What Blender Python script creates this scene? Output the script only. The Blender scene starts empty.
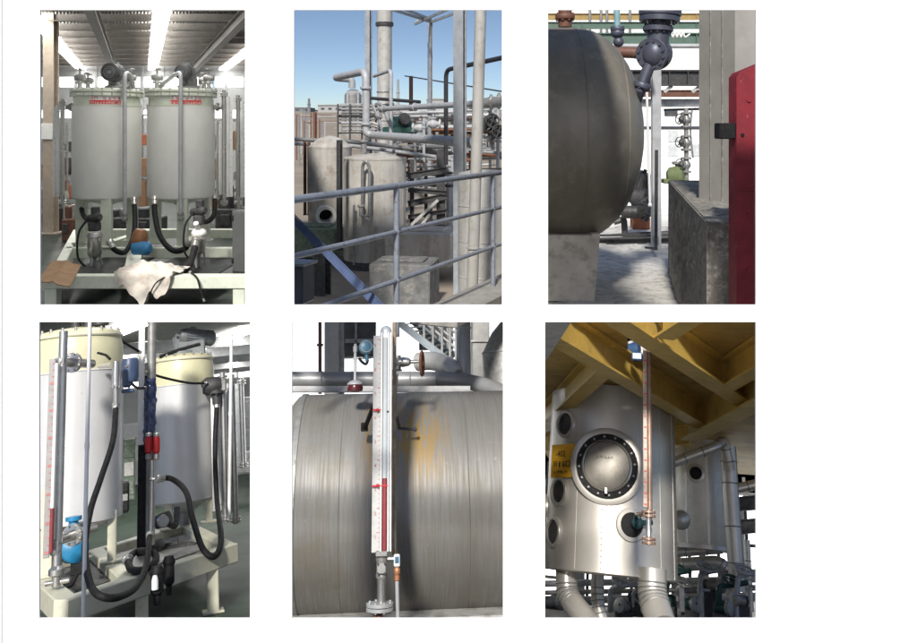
import bpy, math, random
from mathutils import Vector, Matrix
random.seed(7)
PI = math.pi
V = Vector
scene = bpy.context.scene
# ------------------------------------------------------------------ camera
FPX, W0, H0, HROW = 850.0, 917.0, 643.0, 130.0     # focal length in photo pixels, photo size, row of the horizon
EYE = V((0, 0, 6.0))
cd = bpy.data.cameras.new('camera')
cam = bpy.data.objects.new('camera', cd)
scene.collection.objects.link(cam)
cam.location = EYE
cam.rotation_euler = (PI / 2, 0, 0)
cd.sensor_fit = 'HORIZONTAL'
cd.sensor_width = 36.0
cd.lens = 36.0 * FPX / W0
cd.shift_y = -(H0 / 2 - HROW) / W0
cd.clip_start = 0.1
cd.clip_end = 5000
scene.camera = cam
# ------------------------------------------------------------------ sky, sun, exposure
SUN_EL, SUN_AZ = math.radians(42), math.radians(9)    # azimuth: how far the sun stands to the left, behind the camera
wd = bpy.data.worlds.new('World')
scene.world = wd
wd.use_nodes = True
wn = wd.node_tree
wn.nodes.clear()
wo = wn.nodes.new('ShaderNodeOutputWorld')
wb = wn.nodes.new('ShaderNodeBackground')
sky = wn.nodes.new('ShaderNodeTexSky')
sky.sky_type = 'NISHITA'
sky.sun_disc = False
sky.sun_elevation = SUN_EL
sky.sun_rotation = PI + SUN_AZ
sky.air_density = 1.0
sky.dust_density = 1.2
sky.ozone_density = 1.2
tc = wn.nodes.new('ShaderNodeTexCoord')
mp = wn.nodes.new('ShaderNodeMapping')
mp.inputs['Scale'].default_value = (1, 1, 2.3)
mp.inputs['Location'].default_value = (0, 0, 0.012)
nv = wn.nodes.new('ShaderNodeVectorMath'); nv.operation = 'NORMALIZE'
wn.links.new(tc.outputs['Generated'], mp.inputs['Vector'])
wn.links.new(mp.outputs['Vector'], nv.inputs[0])
wn.links.new(nv.outputs[0], sky.inputs['Vector'])
wn.links.new(sky.outputs[0], wb.inputs['Color'])
wb.inputs['Strength'].default_value = 0.12
wn.links.new(wb.outputs[0], wo.inputs['Surface'])
sd = bpy.data.lights.new('sun', 'SUN')
sd.energy = 4.4
sd.angle = math.radians(5)
sd.color = (1.0, 0.95, 0.88)
sun = bpy.data.objects.new('sun', sd)
scene.collection.objects.link(sun)
sdir = V((math.sin(SUN_AZ) * math.cos(SUN_EL), math.cos(SUN_AZ) * math.cos(SUN_EL), -math.sin(SUN_EL)))
sun.rotation_euler = sdir.to_track_quat('-Z', 'Y').to_euler()
sun.location = EYE - sdir * 30
scene.view_settings.view_transform = 'Standard'
scene.view_settings.look = 'None'
scene.view_settings.gamma = 1
scene.view_settings.use_curve_mapping = False
scene.view_settings.exposure = 0.1
scene.render.engine = 'CYCLES'
scene.cycles.use_denoising = True
scene.cycles.max_bounces = 8
scene.cycles.sample_clamp_indirect = 6.0
# ------------------------------------------------------------------ materials
MATS = {}
def mat(name, col, rough=0.5, metal=0.0, var=0.12, scale=6.0, bump=0.0, streak=None, dirt=None, emit=None, spec=0.5, trans=0.0, col2=None, rv=0.1, coord='Object'):
    """procedural material: base colour broken up by noise, optional vertical streaks, dirt colour and relief"""
    if name in MATS: return MATS[name]
    m = bpy.data.materials.new(name); m.use_nodes = True
    nt = m.node_tree; N = nt.nodes; L = nt.links
    b = N['Principled BSDF']
    b.inputs['Roughness'].default_value = rough
    b.inputs['Metallic'].default_value = metal
    b.inputs['Specular IOR Level'].default_value = spec
    if trans: b.inputs['Transmission Weight'].default_value = trans
    t = N.new('ShaderNodeTexCoord')
    src = t.outputs[coord]
    n1 = N.new('ShaderNodeTexNoise'); n1.inputs['Scale'].default_value = scale; n1.inputs['Detail'].default_value = 6; n1.inputs['Roughness'].default_value = 0.62
    L.new(src, n1.inputs['Vector'])
    c1 = col; c2 = col2 or tuple(max(0, x * (1 - 2.2 * var)) for x in col)
    mx = N.new('ShaderNodeMix'); mx.data_type = 'RGBA'
    rp = N.new('ShaderNodeMapRange'); rp.inputs[1].default_value = 0.38; rp.inputs[2].default_value = 0.68
    L.new(n1.outputs[0], rp.inputs[0]); L.new(rp.outputs[0], mx.inputs[0])
    mx.inputs[6].default_value = (*c1, 1); mx.inputs[7].default_value = (*c2, 1)
    out = mx.outputs[2]
    hgt = n1.outputs[0]
    if streak:                                             # (scale, stretch vector, amount, colour)
        s, st, am, sc = streak
        mpn = N.new('ShaderNodeMapping'); mpn.inputs['Scale'].default_value = st
        L.new(src, mpn.inputs['Vector'])
        n2 = N.new('ShaderNodeTexNoise'); n2.inputs['Scale'].default_value = s; n2.inputs['Detail'].default_value = 5; n2.inputs['Roughness'].default_value = 0.65
        L.new(mpn.outputs[0], n2.inputs['Vector'])
        r2 = N.new('ShaderNodeMapRange'); r2.inputs[1].default_value = 0.45; r2.inputs[2].default_value = 0.72; r2.inputs[4].default_value = am
        L.new(n2.outputs[0], r2.inputs[0])
        m2 = N.new('ShaderNodeMix'); m2.data_type = 'RGBA'
        L.new(r2.outputs[0], m2.inputs[0]); L.new(out, m2.inputs[6]); m2.inputs[7].default_value = (*sc, 1)
        out = m2.outputs[2]
    if dirt:                                               # (scale, low, high, colour)
        s, lo, hi, dc = dirt
        n3 = N.new('ShaderNodeTexNoise'); n3.inputs['Scale'].default_value = s; n3.inputs['Detail'].default_value = 8; n3.inputs['Roughness'].default_value = 0.7
        L.new(src, n3.inputs['Vector'])
        r3 = N.new('ShaderNodeMapRange'); r3.inputs[1].default_value = lo; r3.inputs[2].default_value = hi
        L.new(n3.outputs[0], r3.inputs[0])
        m3 = N.new('ShaderNodeMix'); m3.data_type = 'RGBA'
        L.new(r3.outputs[0], m3.inputs[0]); L.new(out, m3.inputs[6]); m3.inputs[7].default_value = (*dc, 1)
        out = m3.outputs[2]
    L.new(out, b.inputs['Base Color'])
    if rv:
        r4 = N.new('ShaderNodeMapRange'); r4.inputs[3].default_value = max(0.02, rough - rv); r4.inputs[4].default_value = min(1, rough + rv)
        L.new(n1.outputs[0], r4.inputs[0]); L.new(r4.outputs[0], b.inputs['Roughness'])
    if bump:
        bp = N.new('ShaderNodeBump'); bp.inputs['Strength'].default_value = bump; bp.inputs['Distance'].default_value = 0.03
        L.new(hgt, bp.inputs['Height']); L.new(bp.outputs[0], b.inputs['Normal'])
    if emit:
        b.inputs['Emission Color'].default_value = (*emit[0], 1); b.inputs['Emission Strength'].default_value = emit[1]
    MATS[name] = m
    return m
# ------------------------------------------------------------------ mesh builder
class MB:
    def __init__(s): s.v = []; s.f = []; s.flat = False
    def add(s, vs, fs):
        o = len(s.v); s.v += [V(x) for x in vs]; s.f += [tuple(i + o for i in f) for f in fs]; return s
    def box(s, c, size, R=None):
        c = V(c); h = V(size) / 2; R = R or Matrix.Identity(3)
        vs = [c + R @ V((h.x * i, h.y * j, h.z * k)) for i in (-1, 1) for j in (-1, 1) for k in (-1, 1)]
        return s.add(vs, [(0, 1, 3, 2), (4, 6, 7, 5), (0, 4, 5, 1), (2, 3, 7, 6), (0, 2, 6, 4), (1, 5, 7, 3)])
    def cbox(s, c, size, ch, R=None):                      # box with chamfered edges
        c = V(c); h = V(size) / 2; R = R or Matrix.Identity(3)
        ch = min(ch, min(h) * 0.9)
        vs = []; idx = {}
        for i in (-1, 1):
            for j in (-1, 1):
                for k in (-1, 1):
                    for a in range(3):
                        p = V((h.x * i, h.y * j, h.z * k)); sg = (i, j, k)
                        for b in range(3):
                            if b != a: p[b] -= sg[b] * ch
                        idx[(i, j, k, a)] = len(vs); vs.append(c + R @ p)
        fs = []
        def q(l): fs.append(tuple(idx[x] for x in l))
        for sg in (-1, 1):
            q([(sg, -1, -1, 0), (sg, 1, -1, 0), (sg, 1, 1, 0), (sg, -1, 1, 0)][::sg])
            q([(-1, sg, -1, 1), (-1, sg, 1, 1), (1, sg, 1, 1), (1, sg, -1, 1)][::sg])
            q([(-1, -1, sg, 2), (1, -1, sg, 2), (1, 1, sg, 2), (-1, 1, sg, 2)][::sg])
        for i in (-1, 1):
            for j in (-1, 1):
                q([(i, j, -1, 0), (i, j, 1, 0), (i, j, 1, 1), (i, j, -1, 1)][::-i * j])
                q([(i, -1, j, 0), (i, 1, j, 0), (i, 1, j, 2), (i, -1, j, 2)][::i * j])
                q([(-1, i, j, 1), (1, i, j, 1), (1, i, j, 2), (-1, i, j, 2)][::-i * j])
                for k in (-1, 1): q([(i, j, k, 0), (i, j, k, 1), (i, j, k, 2)][::i * j * k])
        return s.add(vs, fs)
    def frame_of(s, d, up=V((0, 0, 1))):
        d = V(d).normalized()
        if abs(d.dot(up)) > 0.98: up = V((0, 1, 0))
        x = d.cross(up).normalized(); y = x.cross(d).normalized()
        return x, y
    def beam(s, p0, p1, w, h, up=V((0, 0, 1)), ch=0):      # rectangular bar from p0 to p1, h measured along up
        p0 = V(p0); p1 = V(p1); d = p1 - p0
        x, y = s.frame_of(d, up)
        R = Matrix((x, d.normalized(), y)).transposed()
        return s.cbox((p0 + p1) / 2, (w, d.length, h), ch, R) if ch else s.box((p0 + p1) / 2, (w, d.length, h), R)
    def ibeam(s, p0, p1, w, h, t=0.02, up=V((0, 0, 1))):
        p0 = V(p0); p1 = V(p1); d = p1 - p0
        x, y = s.frame_of(d, up)
        a, b, c = w / 2, h / 2, t / 2
        prof = [(-a, -b), (a, -b), (a, -b + t), (c, -b + t), (c, b - t), (a, b - t), (a, b), (-a, b), (-a, b - t), (-c, b - t), (-c, -b + t), (-a, -b + t)]
        vs = [p + x * u + y * v for p in (p0, p1) for u, v in prof]
        n = 12
        fs = [(i, (i + 1) % n, n + (i + 1) % n, n + i) for i in range(n)]
        for o, r in ((0, -1), (n, 1)):
            for q in ((0, 1, 2, 11), (11, 2, 3, 10), (10, 3, 4, 9), (9, 4, 5, 8), (8, 5, 6, 7)): pass
            for q in ((0, 1, 2, 3, 10, 11), (10, 3, 4, 9), (9, 4, 5, 6, 7, 8)):
                fs.append(tuple(o + k for k in q[::r]))
        return s.add(vs, fs)
    def lathe(s, prof, p0, axis=(0, 0, 1), seg=24, ref=None):  # prof: (radius, height along axis)
        p0 = V(p0); a = V(axis).normalized()
        x, y = s.frame_of(a, ref or V((0, 0, 1)))
        vs = []; fs = []
        for r, h in prof:
            for k in range(seg):
                t = 2 * PI * k / seg
                vs.append(p0 + a * h + (x * math.cos(t) + y * math.sin(t)) * r)
        n = len(prof)
        for i in range(n - 1):
            for k in range(seg):
                k2 = (k + 1) % seg
                fs.append((i * seg + k, i * seg + k2, (i + 1) * seg + k2, (i + 1) * seg + k))
        if prof[0][0] > 1e-6: fs.append(tuple(range(seg))[::-1])
        if prof[-1][0] > 1e-6: fs.append(tuple((n - 1) * seg + k for k in range(seg)))
        return s.add(vs, fs)
    def cyl(s, p0, p1, r, r1=None, seg=16):
        d = V(p1) - V(p0)
        return s.lathe([(r, 0), (r if r1 is None else r1, d.length)], p0, d, seg)
    def flange(s, p, axis, r, t, seg=20, bolts=0, br=0.02):
        a = V(axis).normalized(); p = V(p)
        s.lathe([(r * .97, -t / 2), (r, -t / 2 + t * .1), (r, t / 2 - t * .1), (r * .97, t / 2)], p, a, seg)
        x, y = s.frame_of(a)
        for k in range(bolts):
            an = 2 * PI * (k + .5) / bolts
            c = p + (x * math.cos(an) + y * math.sin(an)) * r * .8
            s.lathe([(br, -t * .5 - br * 1.2), (br, t * .5 + br * 1.2)], c, a, 6)
        return s
    def tube(s, pts, r, seg=10, cap=True):
        pts = [V(p) for p in pts]; n = len(pts)
        rs = r if isinstance(r, (list, tuple)) else [r] * n
        tang = []
        for i in range(n):
            d = pts[min(i + 1, n - 1)] - pts[max(i - 1, 0)]
            tang.append(d.normalized())
        x, y = s.frame_of(tang[0])
        vs = []; fs = []
        for i in range(n):
            if i:
                q = tang[i - 1].rotation_difference(tang[i]); x = q @ x; y = q @ y
            for k in range(seg):
                t = 2 * PI * k / seg
                vs.append(pts[i] + (x * math.cos(t) + y * math.sin(t)) * rs[i])
        for i in range(n - 1):
            for k in range(seg):
                k2 = (k + 1) % seg
                fs.append((i * seg + k, i * seg + k2, (i + 1) * seg + k2, (i + 1) * seg + k))
        if cap:
            fs.append(tuple(range(seg))[::-1]); fs.append(tuple((n - 1) * seg + k for k in range(seg)))
        return s.add(vs, fs)
    def prism(s, poly, ext):                               # planar polygon pushed along ext
        poly = [V(p) for p in poly]; ext = V(ext); n = len(poly)
        return s.add(poly + [p + ext for p in poly], [tuple(range(n))[::-1], tuple(range(n, 2 * n))] + [(i, (i + 1) % n, n + (i + 1) % n, n + i) for i in range(n)])
    def ball(s, c, r, seg=16, rings=10, sq=(1, 1, 1)):
        c = V(c); vs = []; fs = []
        for i in range(1, rings):
            for k in range(seg):
                a = PI * i / rings; t = 2 * PI * k / seg
                vs.append(c + V((r * math.sin(a) * math.cos(t) * sq[0], r * math.sin(a) * math.sin(t) * sq[1], r * math.cos(a) * sq[2])))
        top = len(vs); vs += [c + V((0, 0, r * sq[2])), c - V((0, 0, r * sq[2]))]
        for i in range(rings - 2):
            for k in range(seg):
                k2 = (k + 1) % seg
                fs.append((i * seg + k, (i + 1) * seg + k, (i + 1) * seg + k2, i * seg + k2))
        for k in range(seg):
            k2 = (k + 1) % seg
            fs.append((top, k, k2)); fs.append((top + 1, (rings - 2) * seg + k2, (rings - 2) * seg + k))
        return s.add(vs, fs)
    def torus(s, c, axis, R, r, seg=24, sg2=8):
        c = V(c); a = V(axis).normalized(); x, y = s.frame_of(a)
        pts = []
        vs = []; fs = []
        for k in range(seg):
            t = 2 * PI * k / seg; d = x * math.cos(t) + y * math.sin(t)
            for j in range(sg2):
                u = 2 * PI * j / sg2
                vs.append(c + d * (R + r * math.cos(u)) + a * r * math.sin(u))
        for k in range(seg):
            for j in range(sg2):
                k2 = (k + 1) % seg; j2 = (j + 1) % sg2
                fs.append((k * sg2 + j, k2 * sg2 + j, k2 * sg2 + j2, k * sg2 + j2))
        return s.add(vs, fs)
    def mesh(s, name, base, m, angle=35):
        me = bpy.data.meshes.new(name)
        me.from_pydata([tuple(p - base) for p in s.v], [], s.f)
        me.validate()
        import bmesh
        bm = bmesh.new(); bm.from_mesh(me)
        bmesh.ops.recalc_face_normals(bm, faces=bm.faces); bm.to_mesh(me); bm.free()
        if not s.flat:
            me.polygons.foreach_set('use_smooth', [True] * len(me.polygons))
            me.set_sharp_from_angle(angle=math.radians(angle))
        if m: me.materials.append(m)
        return me
def B(): return MB()
def spline(pts, n=8):
    pts = [V(p) for p in pts]; out = []
    P = [pts[0] * 2 - pts[1]] + pts + [pts[-1] * 2 - pts[-2]]
    for i in range(1, len(P) - 2):
        for k in range(n):
            t = k / n
            a, b, c, d = P[i - 1], P[i], P[i + 1], P[i + 2]
            out.append(0.5 * ((2 * b) + (c - a) * t + (2 * a - 5 * b + 4 * c - d) * t * t + (3 * b - a - 3 * c + d) * t ** 3))
    out.append(pts[-1]); return out
def fillet(pts, rad, n=6):                                 # polyline with rounded corners
    pts = [V(p) for p in pts]; out = [pts[0]]
    for i in range(1, len(pts) - 1):
        a, b, c = pts[i - 1], pts[i], pts[i + 1]
        u = (a - b); w = (c - b)
        r = min(rad, u.length * .49, w.length * .49)
        p0 = b + u.normalized() * r; p1 = b + w.normalized() * r
        for k in range(n + 1):
            t = k / n
            out.append(p0 * (1 - t) ** 2 + b * 2 * t * (1 - t) + p1 * t * t)
    out.append(pts[-1]); return out
# ------------------------------------------------------------------ the six places: each has its own level, behind its opening
class Place:
    def __init__(s, cx=None, row=None):
        if cx is None: s.R = Matrix.Identity(3)
        else:
            y = V(((cx - W0 / 2) / FPX, 1, (HROW - row) / FPX)).normalized()
            up = V((0, 0, 1)); z = (up - y * up.dot(y)).normalized(); x = y.cross(z)
            s.R = Matrix((x, y, z)).transposed()
        s.M = Matrix.Translation(EYE) @ s.R.to_4x4()
    def __call__(s, px, py, Y):                            # a point seen at photo pixel (px,py), Y metres deep in this place
        r = s.R.transposed() @ V(((px - W0 / 2) / FPX, 1, (HROW - py) / FPX))
        return r * (Y / r.y)
    def u(s, px, py, Y):                                   # metres per photo pixel there
        return (s(px + .5, py, Y) - s(px - .5, py, Y)).length
    def onz(s, px, py, z):                                 # where the sight line meets the level z
        r = s.R.transposed() @ V(((px - W0 / 2) / FPX, 1, (HROW - py) / FPX))
        return r * (z / r.z)
    def onx(s, px, py, x):
        r = s.R.transposed() @ V(((px - W0 / 2) / FPX, 1, (HROW - py) / FPX))
        return r * (x / r.x)
BASE = {}
def link(o): scene.collection.objects.link(o); return o
def tag(o, label, cat, group=None):
    o['label'] = label; o['category'] = cat
    if group: o['group'] = group
    return o
def thing(P, name, label, cat, base, group=None):
    o = link(bpy.data.objects.new(name, None)); o.empty_display_size = 0.1
    o.matrix_world = P.M @ Matrix.Translation(base)
    BASE[o.name] = V(base)
    return tag(o, label, cat, group)
def part(t, name, mb, m, label=None, angle=35):
    b = BASE[t.name]
    o = link(bpy.data.objects.new(name, mb.mesh(name, b, m, angle)))
    o.parent = t; BASE[o.name] = b
    if label: o['label'] = label
    return o
def low(mb):
    xs = [p.x for p in mb.v]; ys = [p.y for p in mb.v]; zs = [p.z for p in mb.v]
    return V(((min(xs) + max(xs)) / 2, (min(ys) + max(ys)) / 2, min(zs)))
def solo(P, name, mb, m, label, cat, group=None, angle=35):
    b = low(mb)
    o = link(bpy.data.objects.new(name, mb.mesh(name, b, m, angle)))
    o.matrix_world = P.M @ Matrix.Translation(b); BASE[o.name] = b
    return tag(o, label, cat, group)
def struct(P, name, mb, m, kind='structure', angle=35):
    b = low(mb)
    o = link(bpy.data.objects.new(name, mb.mesh(name, b, m, angle)))
    o.matrix_world = P.M @ Matrix.Translation(b); BASE[o.name] = b
    o['kind'] = kind
    return o
def glyphs(mb, p, ux, uy, n, h, seed, t=0.003, gap=1.15, dens=6):   # n blocky characters of strokes, from p along ux, height h along uy
    rnd = random.Random(seed); ux = V(ux).normalized(); uy = V(uy).normalized(); nn = ux.cross(uy)
    R = Matrix((ux, uy, nn)).transposed()
    w = h * .9
    for i in range(n):
        c0 = V(p) + ux * (i * w * gap)
        for k in range(dens):
            if k % 2: c = c0 + ux * w * .5 + uy * h * rnd.choice((.1, .35, .6, .9)); sz = (w * rnd.uniform(.5, .95), h * .11, t)
            else: c = c0 + ux * w * rnd.choice((.12, .4, .6, .88)) + uy * h * .5; sz = (w * .12, h * rnd.uniform(.5, .95), t)
            mb.box(c, sz, R)
    return mb
def text_mb(s, p, ux, uy, h, t=0.003, align='LEFT'):
    """letters of the built-in typeface as thin raised geometry"""
    cu = bpy.data.curves.new('lettering', 'FONT'); cu.body = s; cu.size = 1.0; cu.align_x = align; cu.resolution_u = 2; cu.extrude = t / h / 2
    ob = bpy.data.objects.new('lettering', cu); link(ob)
    dg = bpy.context.evaluated_depsgraph_get(); me = ob.evaluated_get(dg).to_mesh()
    ux = V(ux).normalized(); uy = V(uy).normalized(); nn = ux.cross(uy)
    mb = MB(); mb.add([V(p) + ux * v.co.x * h + uy * v.co.y * h + nn * v.co.z * h for v in me.vertices], [tuple(f.vertices) for f in me.polygons])
    ob.evaluated_get(dg).to_mesh_clear(); bpy.data.objects.remove(ob); bpy.data.curves.remove(cu)
    mb.flat = True
    return mb
# ------------------------------------------------------------------ shared materials
M_wall = mat('white_wall', (0.9, 0.9, 0.895), 0.75, var=0.004, scale=3, spec=0.2, rv=0.05)
M_edge = mat('pale_grey_strip', (0.62, 0.63, 0.64), 0.6, var=0.02)
M_tank = mat('pale_tank_paint', (0.80, 0.80, 0.76), 0.42, var=0.03, scale=2.5, streak=(3, (1, 1, .12), .2, (0.66, 0.65, 0.60)), bump=0.02)
M_green = mat('pale_green_paint', (0.66, 0.70, 0.59), 0.45, var=0.06, scale=4, dirt=(9, .58, .8, (0.25, 0.28, 0.2)), bump=0.03)
M_cream = mat('cream_paint', (0.68, 0.665, 0.52), 0.45, var=0.06, scale=4, dirt=(8, .58, .82, (0.35, 0.33, 0.22)), bump=0.03)
M_yel = mat('pale_yellow_dome', (0.69, 0.66, 0.44), 0.35, var=0.05, scale=3, streak=(4, (1, 1, .2), .15, (0.5, 0.47, 0.25)))
M_steel = mat('stainless_steel', (0.62, 0.61, 0.58), 0.3, 0.85, var=0.1, scale=5, streak=(6, (1, 1, .1), .35, (0.40, 0.39, 0.36)))
M_dsteel = mat('dull_steel', (0.36, 0.36, 0.35), 0.5, 0.5, var=0.14, scale=8, dirt=(6, .55, .8, (0.17, 0.15, 0.13)))
M_galv = mat('grey_painted_pipe', (0.44, 0.45, 0.46), 0.5, 0.1, var=0.1, scale=4, dirt=(5, .55, .8, (0.26, 0.23, 0.19)))
M_black = mat('black_rubber', (0.014, 0.014, 0.015), 0.65, var=0.3, scale=14, spec=.3, dirt=(9, .58, .75, (0.05, 0.045, 0.04)))
M_dark = mat('dark_iron', (0.07, 0.07, 0.072), 0.55, 0.2, var=0.25, scale=9, dirt=(7, .55, .8, (0.12, 0.09, 0.06)))
M_white = mat('white_paint', (0.78, 0.78, 0.76), 0.45, var=0.03)
M_clear = mat('clear_tube', (0.75, 0.77, 0.76), 0.12, 0.0, var=0.03)
M_red = mat('red_paint', (0.55, 0.02, 0.025), 0.45, var=0.1)
M_redlab = mat('red_print', (0.66, 0.06, 0.05), 0.5, var=0.05)
M_blue = mat('blue_paint', (0.05, 0.22, 0.44), 0.4, var=0.1)
M_motor = mat('grey_motor', (0.24, 0.26, 0.27), 0.45, 0.2, var=0.12, dirt=(8, .55, .8, (0.1, 0.09, 0.08)))
M_rust = mat('rusty_iron', (0.24, 0.10, 0.05), 0.8, 0.1, var=0.25, scale=12, bump=0.2, col2=(0.10, 0.05, 0.03))
M_conc = mat('weathered_concrete', (0.36, 0.35, 0.33), 0.85, var=0.12, scale=3, dirt=(7, .5, .8, (0.19, 0.18, 0.16)), bump=0.35)
M_glow = mat('daylight_panel', (0.8, 0.8, 0.8), 0.5, var=0, emit=((1.0, 0.99, 0.96), 3.0), rv=0)
M_roof = mat('roof_light_panel', (0.8, 0.8, 0.8), 0.5, var=0, emit=((1.0, 0.98, 0.93), 20.0), rv=0)
M_fade = mat('faded_red_print', (.55, .22, .2), .6)
M_tick = mat('black_print', (0.03, 0.03, 0.03), 0.6, var=0)
M_brown = mat('brown_primer', (0.16, 0.07, 0.045), 0.6, var=0.15, dirt=(6, .55, .8, (0.25, 0.2, 0.16)))
# ------------------------------------------------------------------ the white wall with six openings, and the ground
G = Place()                                                # level with the camera: the three upper places
P1 = P2 = P3 = G
P4, P5, P6 = Place(150, 428), Place(398, 440), Place(640, 590)
OPEN = [(40, 10, 245, 305), (294, 10, 502, 305), (548, 10, 756, 305), (39, 322, 250, 619), (292, 322, 503, 619), (545, 322, 756, 619)]
YW, TW = 8.0, 0.025
def build_wall():
    xs = sorted({2.6, 1080} | {r[0] for r in OPEN} | {r[2] for r in OPEN}); ys = sorted({-70, 760} | {r[1] for r in OPEN} | {r[3] for r in OPEN})
    mb = B()
    def solid(i, j):
        if i < 0 or j < 0 or i >= len(xs) - 1 or j >= len(ys) - 1: return False
        cx = (xs[i] + xs[i + 1]) / 2; cy = (ys[j] + ys[j + 1]) / 2
        return not any(r[0] < cx < r[2] and r[1] < cy < r[3] for r in OPEN)
    idx = {}
    def vid(i, j, k):
        if (i, j, k) not in idx:
            p = G(xs[i], ys[j], YW); idx[(i, j, k)] = len(mb.v); mb.v.append(p + V((0, TW * k, 0)))
        return idx[(i, j, k)]
    for i in range(len(xs) - 1):
        for j in range(len(ys) - 1):
            if not solid(i, j): continue
            mb.f.append((vid(i, j, 0), vid(i + 1, j, 0), vid(i + 1, j + 1, 0), vid(i, j + 1, 0)))
            mb.f.append((vid(i, j, 1), vid(i, j + 1, 1), vid(i + 1, j + 1, 1), vid(i + 1, j, 1)))
            for di, dj, a, b in ((-1, 0, (i, j), (i, j + 1)), (1, 0, (i + 1, j), (i + 1, j + 1)), (0, -1, (i, j), (i + 1, j)), (0, 1, (i, j + 1), (i + 1, j + 1))):
                if not solid(i + di, j + dj): mb.f.append((vid(*a, 0), vid(*b, 0), vid(*b, 1), vid(*a, 1)))
    w = solo(G, 'white_wall', mb, M_wall, 'plain white wall with six tall rectangular openings in two rows', 'wall')
    e = B(); e.cbox((G(1.0, 0, YW).x - .1, YW + .02, (G(0, -70, YW).z + G(0, 760, YW).z) / 2), (.225, .05, G(0, -70, YW).z - G(0, 760, YW).z), .004)
    part(w, 'edge_strip', e, M_edge)
build_wall()
m_court = mat('courtyard_concrete', (0.33, 0.32, 0.30), 0.9, var=0.1, scale=.6, bump=.2)
mb = B(); mb.add([(-40, -40, -5.98), (40, -40, -5.98), (40, 8.3, -5.98), (-40, 8.3, -5.98)], [(0, 1, 2, 3)])
struct(G, 'courtyard', mb, m_court)
m_ground = mat('dry_ground', (0.34, 0.28, 0.21), 0.95, var=0.15, scale=.05, dirt=(.35, .5, .7, (0.22, 0.19, 0.15)), bump=.3)
mb = B(); mb.add([(-1500, 30, -6.4), (1500, 30, -6.4), (1500, 2500, -6.4), (-1500, 2500, -6.4)], [(0, 1, 2, 3)])
struct(G, 'ground', mb, m_ground)
# ------------------------------------------------------------------ builders used in several places
def motor_parts(t, c, axis, r, L, m=M_motor, cap=M_dark, name='motor'):
    """finned electric motor along axis, fan cover at the -axis end"""
    a = V(axis).normalized(); c = V(c)
    b = B(); prof = [(r * .5, -L / 2 + .0)]
    b.lathe([(r * .35, -L * .5), (r * .9, -L * .46), (r * .9, L * .4), (r * .72, L * .5), (r * .2, L * .5), (r * .2, L * .62)], c, a, 20)
    x, y = b.frame_of(a)
    for k in range(20):
        an = 2 * PI * k / 20; d = x * math.cos(an) + y * math.sin(an)
        b.beam(c + d * r * .95 - a * L * .26, c + d * r * .95 + a * L * .36, r * .05, r * .16, d)
    b.box(c + V((0, 0, r * 1.02)) + a * L * .1, (r * .7, r * .7, r * .4), Matrix((x, a, y)).transposed())
    mo = part(t, name, b, m)
    f = B(); f.lathe([(r * .45, -L * .57), (r * .8, -L * .56), (r * 1.02, -L * .5), (r * 1.02, -L * .3), (r * .93, -L * .29)], c, a, 24)
    part(mo, 'fan_cover', f, cap)
    g = B()
    for q in (.25, .42, .6): g.torus(c - a * L * .575, a, r * q, r * .035, 20, 5)
    g.lathe([(r * .16, -L * .6), (r * .2, -L * .56)], c, a, 12)
    part(mo, 'fan_grille', g, m)
    return mo
def gauge(P, label, foot, height, w, group=None, lo_red=0.0, fl=True, mt=M_steel, gm=M_clear, scale_side=-1, sub=None):
    """level gauge: chamber pipe, indicator channel with a graduated plate, end flanges"""
    foot = V(foot)
    t = thing(P, 'level_gauge', label, 'level gauge', foot, group)
    top = foot + V((0, 0, height))
    c = B(); c.lathe([(w * .3, 0), (w * .3, height)], foot, (0, 0, 1), 16)
    part(t, 'chamber', c, mt)
    off = V((scale_side * w * .62, -w * .15, 0))
    ch = B(); ch.lathe([(w * .26, height * .08), (w * .28, height * .09), (w * .28, height * .93), (w * .26, height * .94)], foot + off, (0, 0, 1), 14)
    ind = part(t, 'indicator_tube', ch, gm)
    pl = B(); pl.cbox(foot + off + V((scale_side * w * .42, -w * .05, height * .5)), (w * .5, w * .08, height * .84), w * .02)
    sc = part(t, 'scale_plate', pl, M_white)
    tk = B(); n = max(8, int(height / (w * .9)))
    for k in range(n):
        big = k % 5 == 0
        tk.box(foot + off + V((scale_side * w * (.42 - (.08 if big else .13) * scale_side * scale_side), -w * .095, height * (.1 + .8 * k / (n - 1)))), (w * (.34 if big else .2), w * .012, w * .05))
    part(sc, 'ticks', tk, M_redlab)['kind'] = 'stuff'
    if lo_red:
        rd = B(); rd.lathe([(w * .285, height * .085), (w * .285, height * lo_red)], foot + off, (0, 0, 1), 14)
        part(ind, 'red_column', rd, M_red)
    if fl:
        f = B()
        for z in (0.02, .3 * w / height + .02, .97, .97 - .3 * w / height): f.flange(foot + V((0, 0, height * z)), (0, 0, 1), w * .55, w * .16, 16, 6, w * .05)
        part(t, 'flange', f, mt)
        for z in (.12, .5, .88):
            cl = B(); cl.torus(foot + off + V((0, 0, height * z)), (0, 0, 1), w * .31, w * .04, 16, 6); cl.beam(foot + V((0, 0, height * z)), foot + off + V((0, 0, height * z)), w * .1, w * .1)
            part(t, 'clamp', cl, mt)
    return t
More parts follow.
